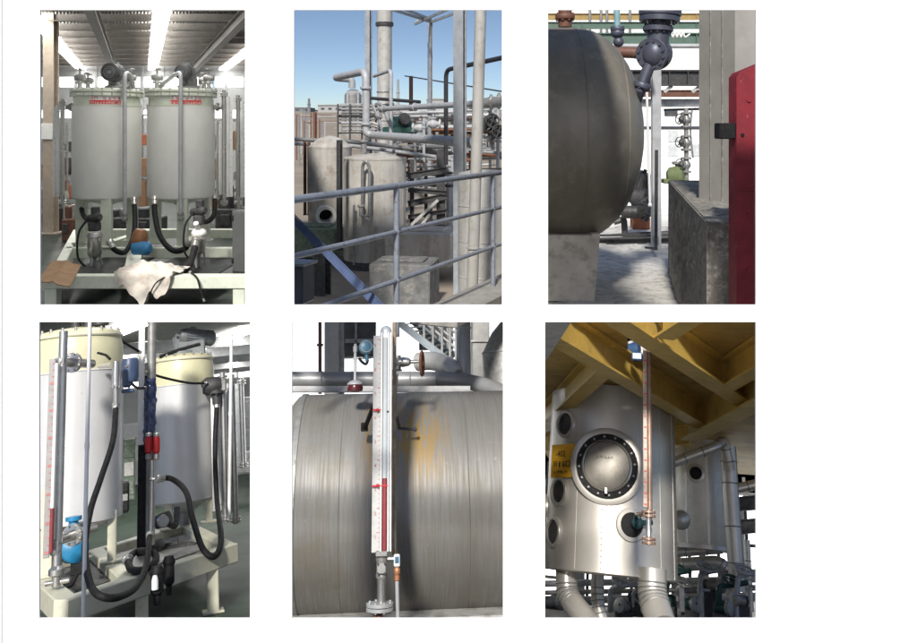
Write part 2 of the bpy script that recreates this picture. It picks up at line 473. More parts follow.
def hose(P, label, pts, r, m=M_black, group=None, name='rubber_hose', cat='hose', ends=True, n=8):
    b = B(); sp = spline(pts, n); b.tube(sp, r, 10)
    t = thing(P, name, label, cat, low(b), group)
    h = part(t, 'hose_body', b, m)
    if ends:
        for a, c in ((sp[0], sp[1]), (sp[-1], sp[-2])):
            f = B(); d = (c - a).normalized(); f.lathe([(r * 1.25, -r * .8), (r * 1.45, -r * .5), (r * 1.45, r * .6), (r * 1.2, r * .8), (r * 1.2, r * 2.4), (r * 1.02, r * 2.6)], a, d, 12)
            part(t, 'coupling', f, M_steel)
    return t
def handwheel(mb, c, axis, R, r):
    mb.torus(c, axis, R, r, 20, 6); x, y = mb.frame_of(axis)
    for k in range(4):
        an = PI * k / 2 + .4; d = x * math.cos(an) + y * math.sin(an)
        mb.cyl(c, V(c) + d * R, r * .7, None, 6)
    mb.lathe([(r * 1.8, -r * 1.2), (r * 1.8, r * 1.2)], c, axis, 8)
def valve(t, c, axis, r, m=M_steel, wheel=M_dark, stem=V((0, 0, 1)), L=None):
    """globe valve body with two flanges, bonnet and handwheel"""
    a = V(axis).normalized(); c = V(c); L = L or r * 3.2
    b = B(); b.lathe([(r * .6, -L / 2), (r * .6, -L * .3), (r * 1.05, -L * .08), (r * 1.05, L * .08), (r * .6, L * .3), (r * .6, L / 2)], c, a, 14)
    for s in (-1, 1): b.flange(c + a * s * L * .46, a, r * 1.15, L * .1, 14, 4, r * .12)
    b.lathe([(r * .75, 0), (r * .7, r * 1.1), (r * .95, r * 1.15), (r * .95, r * 1.4), (r * .4, r * 1.5), (r * .3, r * 2.2)], c, stem, 12)
    v = part(t, 'valve', b, m)
    h = B(); handwheel(h, c + V(stem) * r * 2.2, stem, r * 1.1, r * .12)
    part(v, 'handwheel', h, wheel)
    return v
# ================================================================== upper left: tank workshop
def tank_hall():
    FZ = -3.3
    RZ = 3.7; Y0, Y1 = 12.5, 48.0
    XA = lambda y: P1(12, 0, y).x
    XB = lambda y: P1(268, 0, y).x
    XL, XR = -24.5, -9.2
    m_floor = mat('workshop_floor', (0.03, 0.042, 0.035), 0.5, spec=.25, var=0.15, scale=.8, dirt=(1.2, .5, .75, (0.10, 0.10, 0.09)), bump=.05)
    f = B(); f.add([(XA(15.3), 15.3, FZ), (XB(15.3), 15.3, FZ), (XB(Y1), Y1, FZ), (XA(Y1), Y1, FZ)], [(0, 1, 2, 3)])
    struct(P1, 'workshop_floor', f, m_floor)
    # roof: corrugated sheets on purlins, two rafters, three strips of roof light
    m_roof = mat('roof_sheet', (0.15, 0.135, 0.12), 0.6, var=0.08, scale=2)
    m_purlin = mat('purlin_paint', (0.26, 0.24, 0.22), 0.5, var=0.1)
    def lx(px, py):                                        # x on the roof plane seen at a pixel
        return P1.onz(px, py, RZ)
    strips = []
    for (a, b, w) in (((33, 6), (81, 64), .48), ((160.5, 10), (152.5, 65), .48), ((262, 32), (221, 66), .48)):
        p, q = lx(*a), lx(*b); strips.append((p, q, w))
    r = B()
    n = 150; ys = (Y0, Y1)
    vs = []; fs = []
    for i in range(n + 1):
        z = RZ + .02 + (.05 if i % 2 else 0)
        x = XA(Y0) + (XB(Y0) - XA(Y0)) * i / n; x2 = XA(Y1) + (XB(Y1) - XA(Y1)) * i / n
        vs += [(x, Y0, z), (x2, Y1, z), (x, Y0, z + .08), (x2, Y1, z + .08)]
    for i in range(n):
        a = i * 4; b = a + 4
        fs += [(a, a + 1, b + 1, b), (a + 2, b + 2, b + 3, a + 3)]
    r.add(vs, fs)
    roof = struct(P1, 'workshop_roof', r, m_roof, angle=15)
    b0 = BASE[roof.name]
    def rp(name, mb, m):
        o = link(bpy.data.objects.new(name, mb.mesh(name, b0, m))); o.parent = roof; return o
    k = 0; y = Y0 + .4
    while y < Y1:
        xa, xb = XA(y), XB(y)
        b = B(); b.beam((xa, y, RZ - .14), (xb, y, RZ - .14), .14, .24); b.beam((xa, y - .12, RZ - .25), (xb, y - .12, RZ - .25), .24, .03)
        rp('purlin', b, m_purlin); y += 2.35
    for a, c in (((96, 6), (116, 66)), ((238, 8), (189, 66))):
        p, q = lx(*a), lx(*c); d = (q - p) / (q.y - p.y)
        p0 = p + d * (Y0 - p.y); p1 = p + d * (Y1 - .2 - p.y)
        b = B(); b.ibeam(p0 - V((0, 0, .45)), p1 - V((0, 0, .45)), .26, .36, .03); rp('rafter', b, m_purlin)
    for p, q, w in strips:
        d = (q - p) / (q.y - p.y); y = Y0 + .2; k = 0
        while y < Y1 - .5:
            y2 = min(y + 2.2, Y1 - .3)
            c = p + d * ((y + y2) / 2 - p.y)
            b = B(); b.beam(p + d * (y - p.y) - V((0, 0, .3)), p + d * (y2 - p.y) - V((0, 0, .3)), w, .05, ch=.01)
            if XA(y) < p.x + (d * (y - p.y)).x < XB(y) - .3: rp('roof_light', b, M_roof)
            y = y2 + .15
    # rear wall in sheet panels with a band of high windows
    m_wallg = mat('grey_cladding', (0.40, 0.41, 0.42), 0.6, var=0.06, scale=1.5, streak=(2, (1, 1, .1), .2, (0.3, 0.3, 0.3)))
    def zr(row, Y=Y1): return (130 - row) / FPX * Y
    w = B()
    for (ra, rb) in ((60, 77), (87, 110), (118, 192)):
        w.box(((XA(Y1) + XB(Y1)) / 2, Y1 + .1, (zr(ra) + zr(rb)) / 2), (XB(Y1) - XA(Y1), .2, zr(ra) - zr(rb)))
    for px in (40, 57.5, 76, 96, 128, 142, 163, 200, 226, 245):
        x = P1(px, 0, Y1).x
        w.box((x, Y1 + .07, (zr(60) + zr(192)) / 2), (.16, .24, zr(60) - zr(192)))
    wall = struct(P1, 'workshop_wall', w, m_wallg)
    b1 = BASE[wall.name]
    pxs = [30, 40, 57.5, 76, 96, 112, 128, 142, 163, 181, 200, 213, 226, 245, 258]
    for (ra, rb) in ((77, 87), (110, 118)):
        for a, c in zip(pxs[:-1], pxs[1:]):
            xa2, xb2 = P1(a, 0, Y1).x + .09, P1(c, 0, Y1).x - .09
            p = B(); p.box(((xa2 + xb2) / 2, Y1 + .1, (zr(ra) + zr(rb)) / 2), (xb2 - xa2, .03, zr(ra) - zr(rb)))
            o = link(bpy.data.objects.new('window_pane', p.mesh('window_pane', b1, M_glow))); o.parent = wall
    for sx, px in ((-1, 12), (1, 268)):                     # side walls, well outside the opening
        s = B(); xe = P1(px, 0, Y1).x; xs0 = P1(12 if sx < 0 else 268, 0, 12.5).x
        s.add([(xs0, 12.5, FZ * .78), (xe, Y1, FZ), (xe, Y1, RZ), (xs0, 12.5, RZ), (xs0 + sx * .2, 12.5, FZ * .78), (xe + sx * .2, Y1, FZ), (xe + sx * .2, Y1, RZ), (xs0 + sx * .2, 12.5, RZ)],
              [(0, 1, 2, 3), (7, 6, 5, 4), (0, 4, 5, 1), (3, 2, 6, 7), (0, 3, 7, 4), (1, 5, 6, 2)])
        struct(P1, 'workshop_side_wall', s, m_wallg)
    # beige column on the left
    m_col = mat('beige_column', (0.43, 0.36, 0.29), 0.55, var=0.08, dirt=(5, .55, .8, (0.3, 0.25, 0.2)))
    Yc = 27.0; x = P1(51, 0, Yc).x
    t = thing(P1, 'steel_column', 'beige painted steel column beside the left workshop tank', 'column', (x, Yc, FZ))
    b = B(); b.ibeam((x, Yc, FZ), (x, Yc, RZ), .34, .36, .05, V((0, 1, 0))); b.box((x, Yc - .175, 0.2), (.34, .03, RZ - FZ))
    part(t, 'shaft', b, m_col)
    b = B(); b.cbox((x, Yc, FZ + .03), (.6, .6, .06), .01); part(t, 'base_plate', b, m_col)
    b = B(); b.cbox((x, Yc - .24, zr(122, Yc) - .3), (.42, .05, .5), .01); part(t, 'wall_box', b, M_white)
    # skid frame
    ZT = -2.68
    Yf, Ym, Yr = 15.75, 19.4, 23.0
    fr = thing(P1, 'skid_frame', 'pale green steel skid frame under the two workshop tanks', 'frame', (P1(140, 0, 18).x, 18.5, FZ))
    h = .24; wb = .2
    def bar(p, q, w_=wb, h_=h): 
        b = B(); b.beam(p, q, w_, h_, ch=.012); part(fr, 'beam', b, M_green)
    zc = ZT - h / 2
    xl_f, xr_f = P1(46, 0, Yf).x, P1(262, 0, Yf).x
    xl_r, xr_r = P1(79, 0, Yr).x, P1(252, 0, Yr).x
    xl = xl_f; 
    bar((xl_f - .1, Yf, zc), (xr_f, Yf, zc), .26)
    bar((xl_f + .1, Yf + .13, zc), (xl_r, Yr - .1, zc))
    bar((xl_r - .1, Yr, zc), (xr_r, Yr, zc))
    xm = P1(66, 0, Ym).x
    bar((xm, Ym, zc), (P1(240, 0, Ym).x, Ym, zc))
    xc0, xc1 = P1(146, 0, Yf).x, P1(147.5, 0, Yr).x
    bar((P1(129, 0, Yf).x, Yf + .13, zc - .004), (P1(137, 0, Ym).x, Ym - .1, zc - .004), .3)
    bar((xc1, Ym + .1, zc - .004), (xc1, Yr - .1, zc - .004))
    for x_, y_ in ((P1(53, 0, Yf).x, Yf), (P1(240, 0, Yf).x, Yf), (xl_r, Yr), (xr_r, Yr)):
        b = B(); b.cbox((x_, y_, (FZ + ZT - h) / 2), (.22, .2, ZT - h - FZ), .01); part(fr, 'leg', b, M_green)
    for (pa, pb) in ((72, 128), (150, 226)):                # dark chequer plates between the beams
        b = B(); xa_, xb_ = P1(pa, 0, (Yf + Ym) / 2).x, P1(pb, 0, (Yf + Ym) / 2).x
        b.box(((xa_ + xb_) / 2, (Yf + Ym) / 2, ZT - .2), (xb_ - xa_, Ym - Yf - .5, .02)); part(fr, 'deck_plate', b, mat('oily_black_plate', (.02, .025, .027), .6, var=.3, spec=.3, dirt=(3, .55, .75, (.06, .055, .05))))
    # the two tanks
    Yt = 20.0; s = Yt / FPX
    def tank(px, label, mirror, glyph_seed):
        c = V((P1(px, 0, Yt).x, Yt, 0)); R = 32.5 * s
        zrow = lambda r_: (130 - r_) * s
        zb, zt = zrow(196), zrow(106)
        t = thing(P1, 'mixing_tank', label, 'tank', (c.x, Yt, ZT), 'pale mixing tanks in the workshop')
        b = B(); b.lathe([(R * .3, zb - .16), (R * .8, zb - .07), (R * .975, zb - .015), (R, zb + .03), (R, zt)], c, (0, 0, 1), 56); part(t, 'shell', b, M_tank)
        b = B(); b.lathe([(R * .955, zt), (R * .955, zrow(97))], c, (0, 0, 1), 56); b.lathe([(R * 1.012, zt - .015), (R * 1.012, zt + .02)], c, (0, 0, 1), 56); part(t, 'neck_band', b, M_green)
        b = B(); b.lathe([(R * 1.0, zrow(97)), (R * 1.05, zrow(96.6)), (R * 1.05, zrow(94)), (R * 1.0, zrow(93.6)), (R * 1.0, zrow(93)), (R * 1.06, zrow(92.7)), (R * 1.06, zrow(90.5)), (R * .9, zrow(89.5)), (R * .3, zrow(87.5)), (0.001, zrow(87.2))], c, (0, 0, 1), 56)
        rim = part(t, 'rim_flange', b, M_green)
        for k in range(24):
            an = 2 * PI * k / 24
            bb = B(); bb.lathe([(.022, -.1), (.022, .1)], c + V((math.cos(an) * R * 1.035, math.sin(an) * R * 1.035, zrow(93.2))), (0, 0, 1), 6); part(rim, 'bolt', bb, M_steel)
        # label strip following the neck
        def patch(a0, a1, z0, z1, rr):
            m = B(); n = 10
            vs = []
            for i in range(n + 1):
                a = a0 + (a1 - a0) * i / n
                for z in (z0, z1):
                    for q in (rr, rr + .006): vs.append((c.x + math.sin(a) * q, c.y - math.cos(a) * q, z))
            fs = []
            for i in range(n):
                o = i * 4; o2 = o + 4
                fs += [(o + 1, o2 + 1, o2 + 3, o + 3), (o, o + 2, o2 + 2, o2), (o + 2, o + 3, o2 + 3, o2 + 2), (o, o2, o2 + 1, o + 1)]
            fs += [(0, 1, 3, 2), (n * 4, n * 4 + 2, n * 4 + 3, n * 4 + 1)]
            return m.add(vs, fs)
        a0, a1 = math.asin(-16 / 32.5), math.asin(13.5 / 32.5)
        if mirror: a0, a1 = math.asin(-10 / 32.5), math.asin(20 / 32.5)
        turn = math.atan2(-c.x, Yt) * .97; a0 += turn; a1 += turn
        lab = part(t, 'label_plate', patch(a0, a1, zrow(105.6), zrow(97.2), R * .958), M_white)
        st = part(lab, 'red_strip', patch(a0 + .01, a1 - .01, zrow(105.6), zrow(101.2), R * .958 + .008), M_redlab)
        g = B(); rnd = random.Random(glyph_seed)
        for (z0, z1, n, rr, gl, gm) in ((zrow(100.9), zrow(97.4), 7, R * .958 + .008, 0, M_redlab), (zrow(104.9), zrow(102.4), 12, R * .958 + .016, 1, M_white)):
            g = B()
            for i in range(n):
                if gl == 0 and i == 2: continue
                aa = a0 + (a1 - a0) * (i + .6) / (n + .2)
                p = V((c.x + math.sin(aa) * rr, c.y - math.cos(aa) * rr, z0)); ux = V((math.cos(aa), math.sin(aa), 0))
                glyphs(g, p - ux * (z1 - z0) * .45, ux, (0, 0, 1), 1, z1 - z0, glyph_seed + i, .004, dens=5)
            g.flat = True; part(lab, 'lettering', g, gm)['kind'] = 'stuff'
        # legs
        for an_ in (.38 if not mirror else .36, 2.47, -1.71):
            dx, dy = math.sin(an_), -math.cos(an_)
            x_ = c.x + dx * R * .84; y_ = c.y + dy * R * .84
            b = B(); b.cbox((x_, y_, (ZT + zb + .05) / 2), (.24, .16, zb + .05 - ZT), .015); b.cbox((x_, y_, ZT + .02), (.34, .3, .04), .008)
            part(t, 'leg', b, M_green)
        b = B(); b.lathe([(.09, 0), (.09, .3), (.16, .31), (.16, .37), (.05, .4)], c + V((0, 0, zb - .5)), (0, 0, 1), 16); part(t, 'outlet', b, M_dsteel)
        # agitator drive
        mx = P1(111.5 if not mirror else 184, 0, Yt - .4).x
        b = B(); b.lathe([(.26, 0), (.26, .06), (.16, .1), (.14, .2), (.2, .22), (.2, .3)], (mx, Yt - .1, zrow(89)), (0, 0, 1), 20); b.cbox((mx, Yt - .05, zrow(82)), (.34, .3, .2), .02); part(t, 'gearbox', b, M_dsteel)
        motor_parts(t, (mx, Yt - .25, zrow(73.5)), (0, 1, 0), (8.8 if not mirror else 8) * s, .5)
        # dip pipe in front, hooked over the rim
        pxp = 124.7 if not mirror else 180.6
        Yp = Yt - R - .14; sp_ = lambda a, b_: P1(a, b_, Yp)
        dx = 1 if not mirror else -1
        pts = [sp_(pxp, 221), sp_(pxp, 72.5), P1(pxp + dx * 5, 74, Yp + .35), P1(pxp + dx * (9 if not mirror else 21), 87, Yt - .1)]
        b = B(); b.tube(fillet(pts, .16), 2.0 * s, 12); pp = part(t, 'dip_pipe', b, M_galv)
        for r_ in (214, 219):
            b = B(); b.flange(sp_(pxp, r_), (0, 0, 1), 3.1 * s, .05, 14, 6, .012); part(pp, 'flange', b, M_dsteel)
        # nozzles and valves on the lid
        for (px_, yy, hh) in ((80 if not mirror else 157, -.25, 1), (88 if not mirror else 204, .1, .8), (131 if not mirror else 209, -.1, 1)):
            x_ = P1(px_, 0, Yt + yy).x; z_ = zrow(89)
            b = B(); b.cyl((x_, Yt + yy, z_), (x_, Yt + yy, z_ + .3 * hh), .05); b.flange((x_, Yt + yy, z_ + .14), (0, 0, 1), .1, .04, 12, 4, .012)
            nz = part(t, 'nozzle', b, M_steel)
            b = B(); b.lathe([(.06, -.12), (.08, -.06), (.08, .06), (.06, .12)], (x_, Yt + yy, z_ + .25 * hh), (1, 0, 0), 10); b.cyl((x_, Yt + yy, z_ + .26 * hh), (x_, Yt + yy, z_ + .45 * hh), .02); handwheel(b, V((x_, Yt + yy, z_ + .45 * hh)), V((0, .2, 1)), .085, .012)
            part(nz, 'hand_valve', b, M_dsteel)
        # side connection to the gauge
        sx = -1 if not mirror else 1
        p = V((c.x + sx * R * .98, Yt, zrow(107)))
        b = B(); b.cyl(p, p + V((sx * .2, 0, 0)), .05); b.flange(p + V((sx * .1, 0, 0)), (1, 0, 0), .1, .05, 14, 6, .012); part(t, 'side_nozzle', b, M_dsteel)
        return t
    tank(107, 'pale grey mixing tank beside the beige column', False, 11)
    tank(181.3, 'pale grey mixing tank beside the grey control cabinet', True, 31)
    # level gauges
    def gg(px, top, bot, Y, w, label, side):
        p = P1(px, bot, Y); q = P1(px, top, Y)
        gauge(P1, label, p, q.z - p.z, w, 'steel level gauges beside the workshop tanks', scale_side=side)
    gg(62.5, 99, 205, 20.2, .17, 'tall steel level gauge between beige column and left workshop tank', -1)
    gg(224, 90, 206, 20.2, .17, 'steel level gauge next to the right workshop tank', 1)
    gg(238, 95, 206, 20.8, .17, 'steel level gauge standing above the grey control cabinet', 1)
    gg(217.5, 120, 200, 24, .12, 'thin steel level gauge behind the right workshop tank', 1)
    # filter pots with pumps on the skid
    def pot(px, bot, top, Y, r, label, cap):
        p = P1(px, bot, Y); q = P1(px, top, Y); H = q.z - p.z
        t = thing(P1, 'filter_pump', label, 'pump', (p.x, Y, ZT - .18))
        b = B(); b.lathe([(r * .25, 0), (r * .3, .04), (r * .85, .08), (r, .14), (r, H * .8), (r * 1.1, H * .82), (r * 1.1, H * .9), (r * .9, H)], p, (0, 0, 1), 24); part(t, 'pot', b, M_steel)
        b = B(); b.lathe([(r * .2, ZT - .18 - p.z), (r * .2, 0)], p, (0, 0, 1), 10)
        for k in range(3):
            an = k * 2.1 + .4; b.cyl(V((p.x + math.cos(an) * r, Y + math.sin(an) * r, ZT - .18)), V((p.x + math.cos(an) * r * .7, Y + math.sin(an) * r * .7, p.z + .12)), .02)
        part(t, 'stand', b, M_dsteel)
        if cap:
            b = B(); b.ball(q + V((0, 0, .06)), r * 1.2, 14, 8, (1, 1, .7)); b.lathe([(r * .4, 0), (r * .4, .3)], q + V((0, 0, .08)), (0, -.6, .6), 10); part(t, 'wrapped_head', b, M_white)
            q = q + V((0, 0, .22))
        b = B(); b.cbox(q + V((0, 0, .12)), (r * 1.5, r * 1.5, .2), .03); b.lathe([(r * .6, -.2), (r * .66, -.14), (r * .66, .14), (r * .4, .2)], q + V((0, 0, .3)), (.8, -.5, .15), 16)
        b.cbox(q + V((.02, 0, .46)), (.15, .15, .16), .02); hd = part(t, 'pump_head', b, M_dark)
        b = B(); b.tube(spline([q + V((-r * .6, -.1, .3)), q + V((-r * 1.7, -.2, .0)), q + V((-r * 1.8, -.2, -.5)), q + V((-r * .8, -.1, -.75))], 6), .022, 8); part(t, 'cable', b, M_black)
    pot(94.5, 260, 232, 18.0, .145, 'stainless filter pot with black pump on the skid under the left workshop tank', False)
    pot(199, 256, 236, 17.8, .135, 'filter pot with white wrapped head beside the grey control cabinet', True)
    # small motor on the middle beam
    p = P1(139, 254, 17.6)
    t = thing(P1, 'small_motor', 'small blue motor with brown housing on the skid behind the rag', 'motor', (p.x, 17.6, ZT))
    b = B(); b.lathe([(.1, -.2), (.14, -.17), (.14, .14), (.08, .2)], p + V((.06, 0, .12)), (1, -.3, 0), 18); b.cbox(p + V((.05, 0, .02)), (.3, .2, .05), .01); part(t, 'motor_body', b, M_blue)
    b = B(); b.lathe([(.16, 0), (.17, .05), (.15, .22), (.1, .3)], p + V((-.05, .12, .2)), (.15, 0, 1), 18); part(t, 'housing', b, mat('copper_brown', (0.34, 0.16, 0.08), .5, .3, var=.15))
    # hoses
    def hz(px, rows, label, r=.055):
        hose(P1, label, [P1(a, b_, Y) for a, b_, Y in rows], r, group='black hoses on the skid')
    hz(0, [(134, 200, 19.2), (135, 220, 18.9), (133, 238, 18.5), (125, 252, 18.2), (115, 250, 18.0), (110, 242, 18)], 'black hose hanging from the left workshop tank')
    hz(0, [(154.5, 199, 19.0), (155, 215, 18.8), (160, 236, 18.4), (172, 250, 18), (184, 249, 17.8), (191, 240, 17.7)], 'black hose looping down from the right workshop tank', .06)
    hz(0, [(196, 241, 17.6), (192, 258, 17.2), (186, 269, 16.4), (176, 271, 16.1)], 'thick black hose lying down to the white rag', .07)
    hz(0, [(215, 195, 20), (214, 214, 19.6), (206, 222, 19.2), (198, 216, 18.6)], 'black hose curving under the side of the right workshop tank')
    hz(0, [(80, 198, 20.4), (83, 214, 19.8), (90, 222, 19)], 'short black hose under the side of the left workshop tank')
    hose(P1, 'thin black cable hanging over the front beam below the rag', [P1(a, b_, Y) for a, b_, Y in ((190, 272, 15.7), (197, 278, 15.5), (201, 292, 15.5), (204, 301, 15.5))], .018, name='power_cable', cat='cable')
    hose(P1, 'thin black cord trailing off the white rag', [P1(a, b_, Y) for a, b_, Y in ((165, 277, 15.55), (156, 283, 15.5), (151, 292, 15.52), (152, 297, 15.55))], .013, name='power_cable', cat='cable', ends=False)
    # white rag over the front beam
    rg = B(); nx, ny = 34, 26; rnd = random.Random(3)
    import mathutils
    x0, x1 = P1(116, 0, Yf).x, P1(179, 0, Yf).x
    vs = []
    for j in range(ny + 1):
        v = j / ny
        for i in range(nx + 1):
            u = i / nx
            ed = .10 * math.sin(u * 17 + 1) + .06 * math.sin(u * 31)
            x = x0 + (x1 - x0) * (u + .04 * math.sin(v * 7 + 2)) 
            lenv = v * (1.25 + ed) * (0.55 + .45 * math.sin(min(1, max(0, u)) * PI) ** .6)
            if lenv < .8: y = Yf + .62 - lenv; z = ZT + .03 + .16 * math.sin(min(1, lenv / .8) * PI) * math.sin(u * PI)
            else: y = Yf - .17 - .03 * math.sin(u * 9); z = ZT + .02 - (lenv - .8)
            nn = mathutils.noise.noise(V((x * 3.1, lenv * 3.1, 2))) * .10 + mathutils.noise.noise(V((x * 8, lenv * 8, 5))) * .05
            z += abs(nn) * 1.1 if lenv < .8 else 0; y -= abs(nn) * .7 if lenv > .7 else 0
            vs.append((x, y, z))
    fs = [(j * (nx + 1) + i, j * (nx + 1) + i + 1, (j + 1) * (nx + 1) + i + 1, (j + 1) * (nx + 1) + i) for j in range(ny) for i in range(nx)]
    rg.add(vs, fs)
    solo(P1, 'rag', rg, mat('grubby_white_cloth', (0.62, 0.58, 0.52), .9, var=.1, scale=5, dirt=(4, .52, .72, (0.42, 0.33, 0.26))), 'crumpled white rag draped over the front beam of the skid', 'rag', angle=180)
    # cardboard on the corner
    cb = B(); pts = [P1.onz(a, b_, ZT + .03) for a, b_ in ((36, 283), (70, 286), (81, 265), (52, 262))]
    n = 8; vs = []
    for j in range(n + 1):
        for i in range(n + 1):
            u, v = i / n, j / n
            p = (pts[0] * (1 - u) + pts[1] * u) * (1 - v) + (pts[3] * (1 - u) + pts[2] * u) * v
            vs.append(p + V((0, 0, .02 * math.sin(u * 5) + .04 * max(0, v - .7) + (.03 if .45 < u < .55 else 0))))
    o = len(vs); vs2 = vs + [V(p) + V((0, 0, .015)) for p in vs]
    q = lambda i, j: j * (n + 1) + i
    fs = [(q(i, j), q(i, j + 1), q(i + 1, j + 1), q(i + 1, j)) for i in range(n) for j in range(n)] + [(o + q(i, j), o + q(i + 1, j), o + q(i + 1, j + 1), o + q(i, j + 1)) for i in range(n) for j in range(n)]
    for i in range(n):
        for a, b_ in ((q(i, 0), q(i + 1, 0)), (q(i, n), q(i + 1, n)), (q(0, i), q(0, i + 1)), (q(n, i), q(n, i + 1))): fs.append((a, b_, o + b_, o + a))
    cb.add(vs2, fs)
    solo(P1, 'cardboard_sheet', cb, mat('cardboard', (0.36, 0.22, 0.12), .9, var=.12, scale=4, dirt=(3, .5, .7, (0.24, 0.14, 0.07))), 'flattened brown cardboard lying on the corner of the skid', 'cardboard')
    # grey control cabinet
    Yb = 16.6; m_cab = mat('grey_cabinet', (0.085, 0.09, 0.09), .45, var=.06)
    xa, xb_ = P1(233.5, 0, Yb).x, P1(256, 0, Yb).x; z0, z1 = P1(0, 274, Yb).z, P1(0, 211, Yb).z
    t = thing(P1, 'control_cabinet', 'dark grey control cabinet standing at the end of the skid', 'cabinet', ((xa + xb_) / 2, Yb, z0))
    b = B(); R = Matrix.Rotation(-.42, 3, 'Z'); b.cbox(((xa + xb_) / 2 + .05, Yb + .3, (z0 + z1) / 2), (.46, .6, z1 - z0), .015, R); part(t, 'case', b, m_cab)
    b = B(); dcen = V(((xa + xb_) / 2 + .05, Yb + .3, (z0 + z1) / 2)) + R @ V((0, -.31, 0)); b.cbox(dcen, (.42, .02, (z1 - z0) * .94), .006, R); d = part(t, 'door', b, m_cab)
    b = B()
    for zz in (-.3, .38): b.cbox(dcen + V((0, 0, zz * (z1 - z0))) + R @ V((-.19, -.02, 0)), (.04, .03, .1), .006, R)
    part(d, 'hinge', b, M_black)
    b = B(); b.cbox(dcen + R @ V((.15, -.025, 0)), (.03, .04, .14), .006, R); part(d, 'handle', b, M_black)
    for zz in (z0 - .1,):
        b = B(); b.cbox(((xa + xb_) / 2 + .05, Yb + .3, (z0 + ZT - .24) / 2), (.5, .6, max(.05, z0 - ZT + .24)), .01, R); part(t, 'plinth', b, M_dark)
    # other machines and stock in the back of the workshop
    rnd = random.Random(5)
    def rack(px, Y, wpx, top, label, cols):
        x = P1(px, 0, Y).x; w = wpx / FPX * Y; h = P1(0, top, Y).z - FZ
        t = thing(P1, 'storage_rack', label, 'rack', (x, Y, FZ), 'racks at the back of the workshop')
        for sx in (-1, 1):
            for sy in (-.35, .35):
                b = B(); b.beam((x + sx * w / 2, Y + sy, FZ), (x + sx * w / 2, Y + sy, FZ + h), .07, .07, V((0, 1, 0))); part(t, 'post', b, M_dsteel)
        for k in range(4):
            z = FZ + .25 + (h - .3) * k / 3
            b = B(); b.box((x, Y, z), (w, .8, .06)); part(t, 'shelf', b, M_dsteel)
            if k == 3: continue
            xx = x - w / 2 + .1
            while xx < x + w / 2 - .3:
                bw = rnd.uniform(.25, .6); bh = rnd.uniform(.25, (h - .3) / 3 - .15); m = rnd.choice(cols)
                o = B(); o.cbox((xx + bw / 2, Y - .1 + rnd.uniform(-.1, .1), z + .03 + bh / 2), (bw * .9, .5, bh), .02); o.cbox((xx + bw / 2, Y - .36, z + .03 + bh * .5), (bw * .5, .04, bh * .3), .01)
                solo(P1, 'storage_box', o, m, '%s box on the %s shelf of the %s' % (m.name.split('_')[1], ('bottom', 'middle', 'top')[k], label.replace('storage ', '').replace(' seen in', ' in')), 'box', 'boxes on the back racks'); xx += bw + .05
    cols = [mat('box_white', (.5, .5, .48), .6), mat('box_brown', (.3, .17, .1), .8), mat('box_dark', (.04, .043, .046), .5), mat('box_orange', (.4, .13, .06), .6), mat('box_grey', (.25, .26, .27), .6)]
    rack(48, 33, 30, 122, 'storage rack behind the beige column', cols)
    rack(146, 34, 14, 114, 'storage rack seen in the gap between the workshop tanks', cols)
    rack(228, 33, 34, 119, 'storage rack behind the control cabinet', cols)
    rack(72, 38, 26, 128, 'storage rack behind the left tank of the workshop', cols)
    def machine(px, Y, wpx, top, label, m):
        x = P1(px, 0, Y).x; w = wpx / FPX * Y; h = P1(0, top, Y).z - FZ
        t = thing(P1, 'workshop_machine', label, 'machine', (x, Y, FZ))
        b = B(); b.cbox((x, Y, FZ + h * .3), (w, .9, h * .6), .04); b.cbox((x - w * .2, Y, FZ + h * .75), (w * .45, .7, h * .35), .04); part(t, 'bed', b, m)
        b = B(); b.lathe([(w * .13, 0), (w * .15, .1), (w * .15, h * .3), (w * .06, h * .38)], (x + w * .22, Y, FZ + h * .6), (0, 0, 1), 14); part(t, 'head', b, M_dsteel)
        b = B(); b.cbox((x - w * .1, Y - .48, FZ + h * .35), (w * .4, .08, h * .25), .02); part(t, 'panel', b, M_dark)
        for k in (-1, 1):
            b = B(); b.cyl((x + k * w * .35, Y - .3, FZ + h * .6), (x + k * w * .35, Y - .3, FZ + h * .95), .05); part(t, 'post', b, M_steel)
    machine(62, 28, 18, 190, 'low dark machine behind the left workshop gauge', M_dark)
    machine(74, 25.5, 12, 202, 'low brown machine under the side of the left tank', M_brown)
    machine(150, 27, 26, 205, 'low machine standing between the legs of the workshop tanks', mat('box_dark', (0, 0, 0)))
    machine(232, 27, 26, 190, 'low dark machine behind the right workshop gauges', M_dark)
    machine(118, 28, 24, 207, 'low dark machine beneath the left workshop tank', M_dark)
tank_hall()
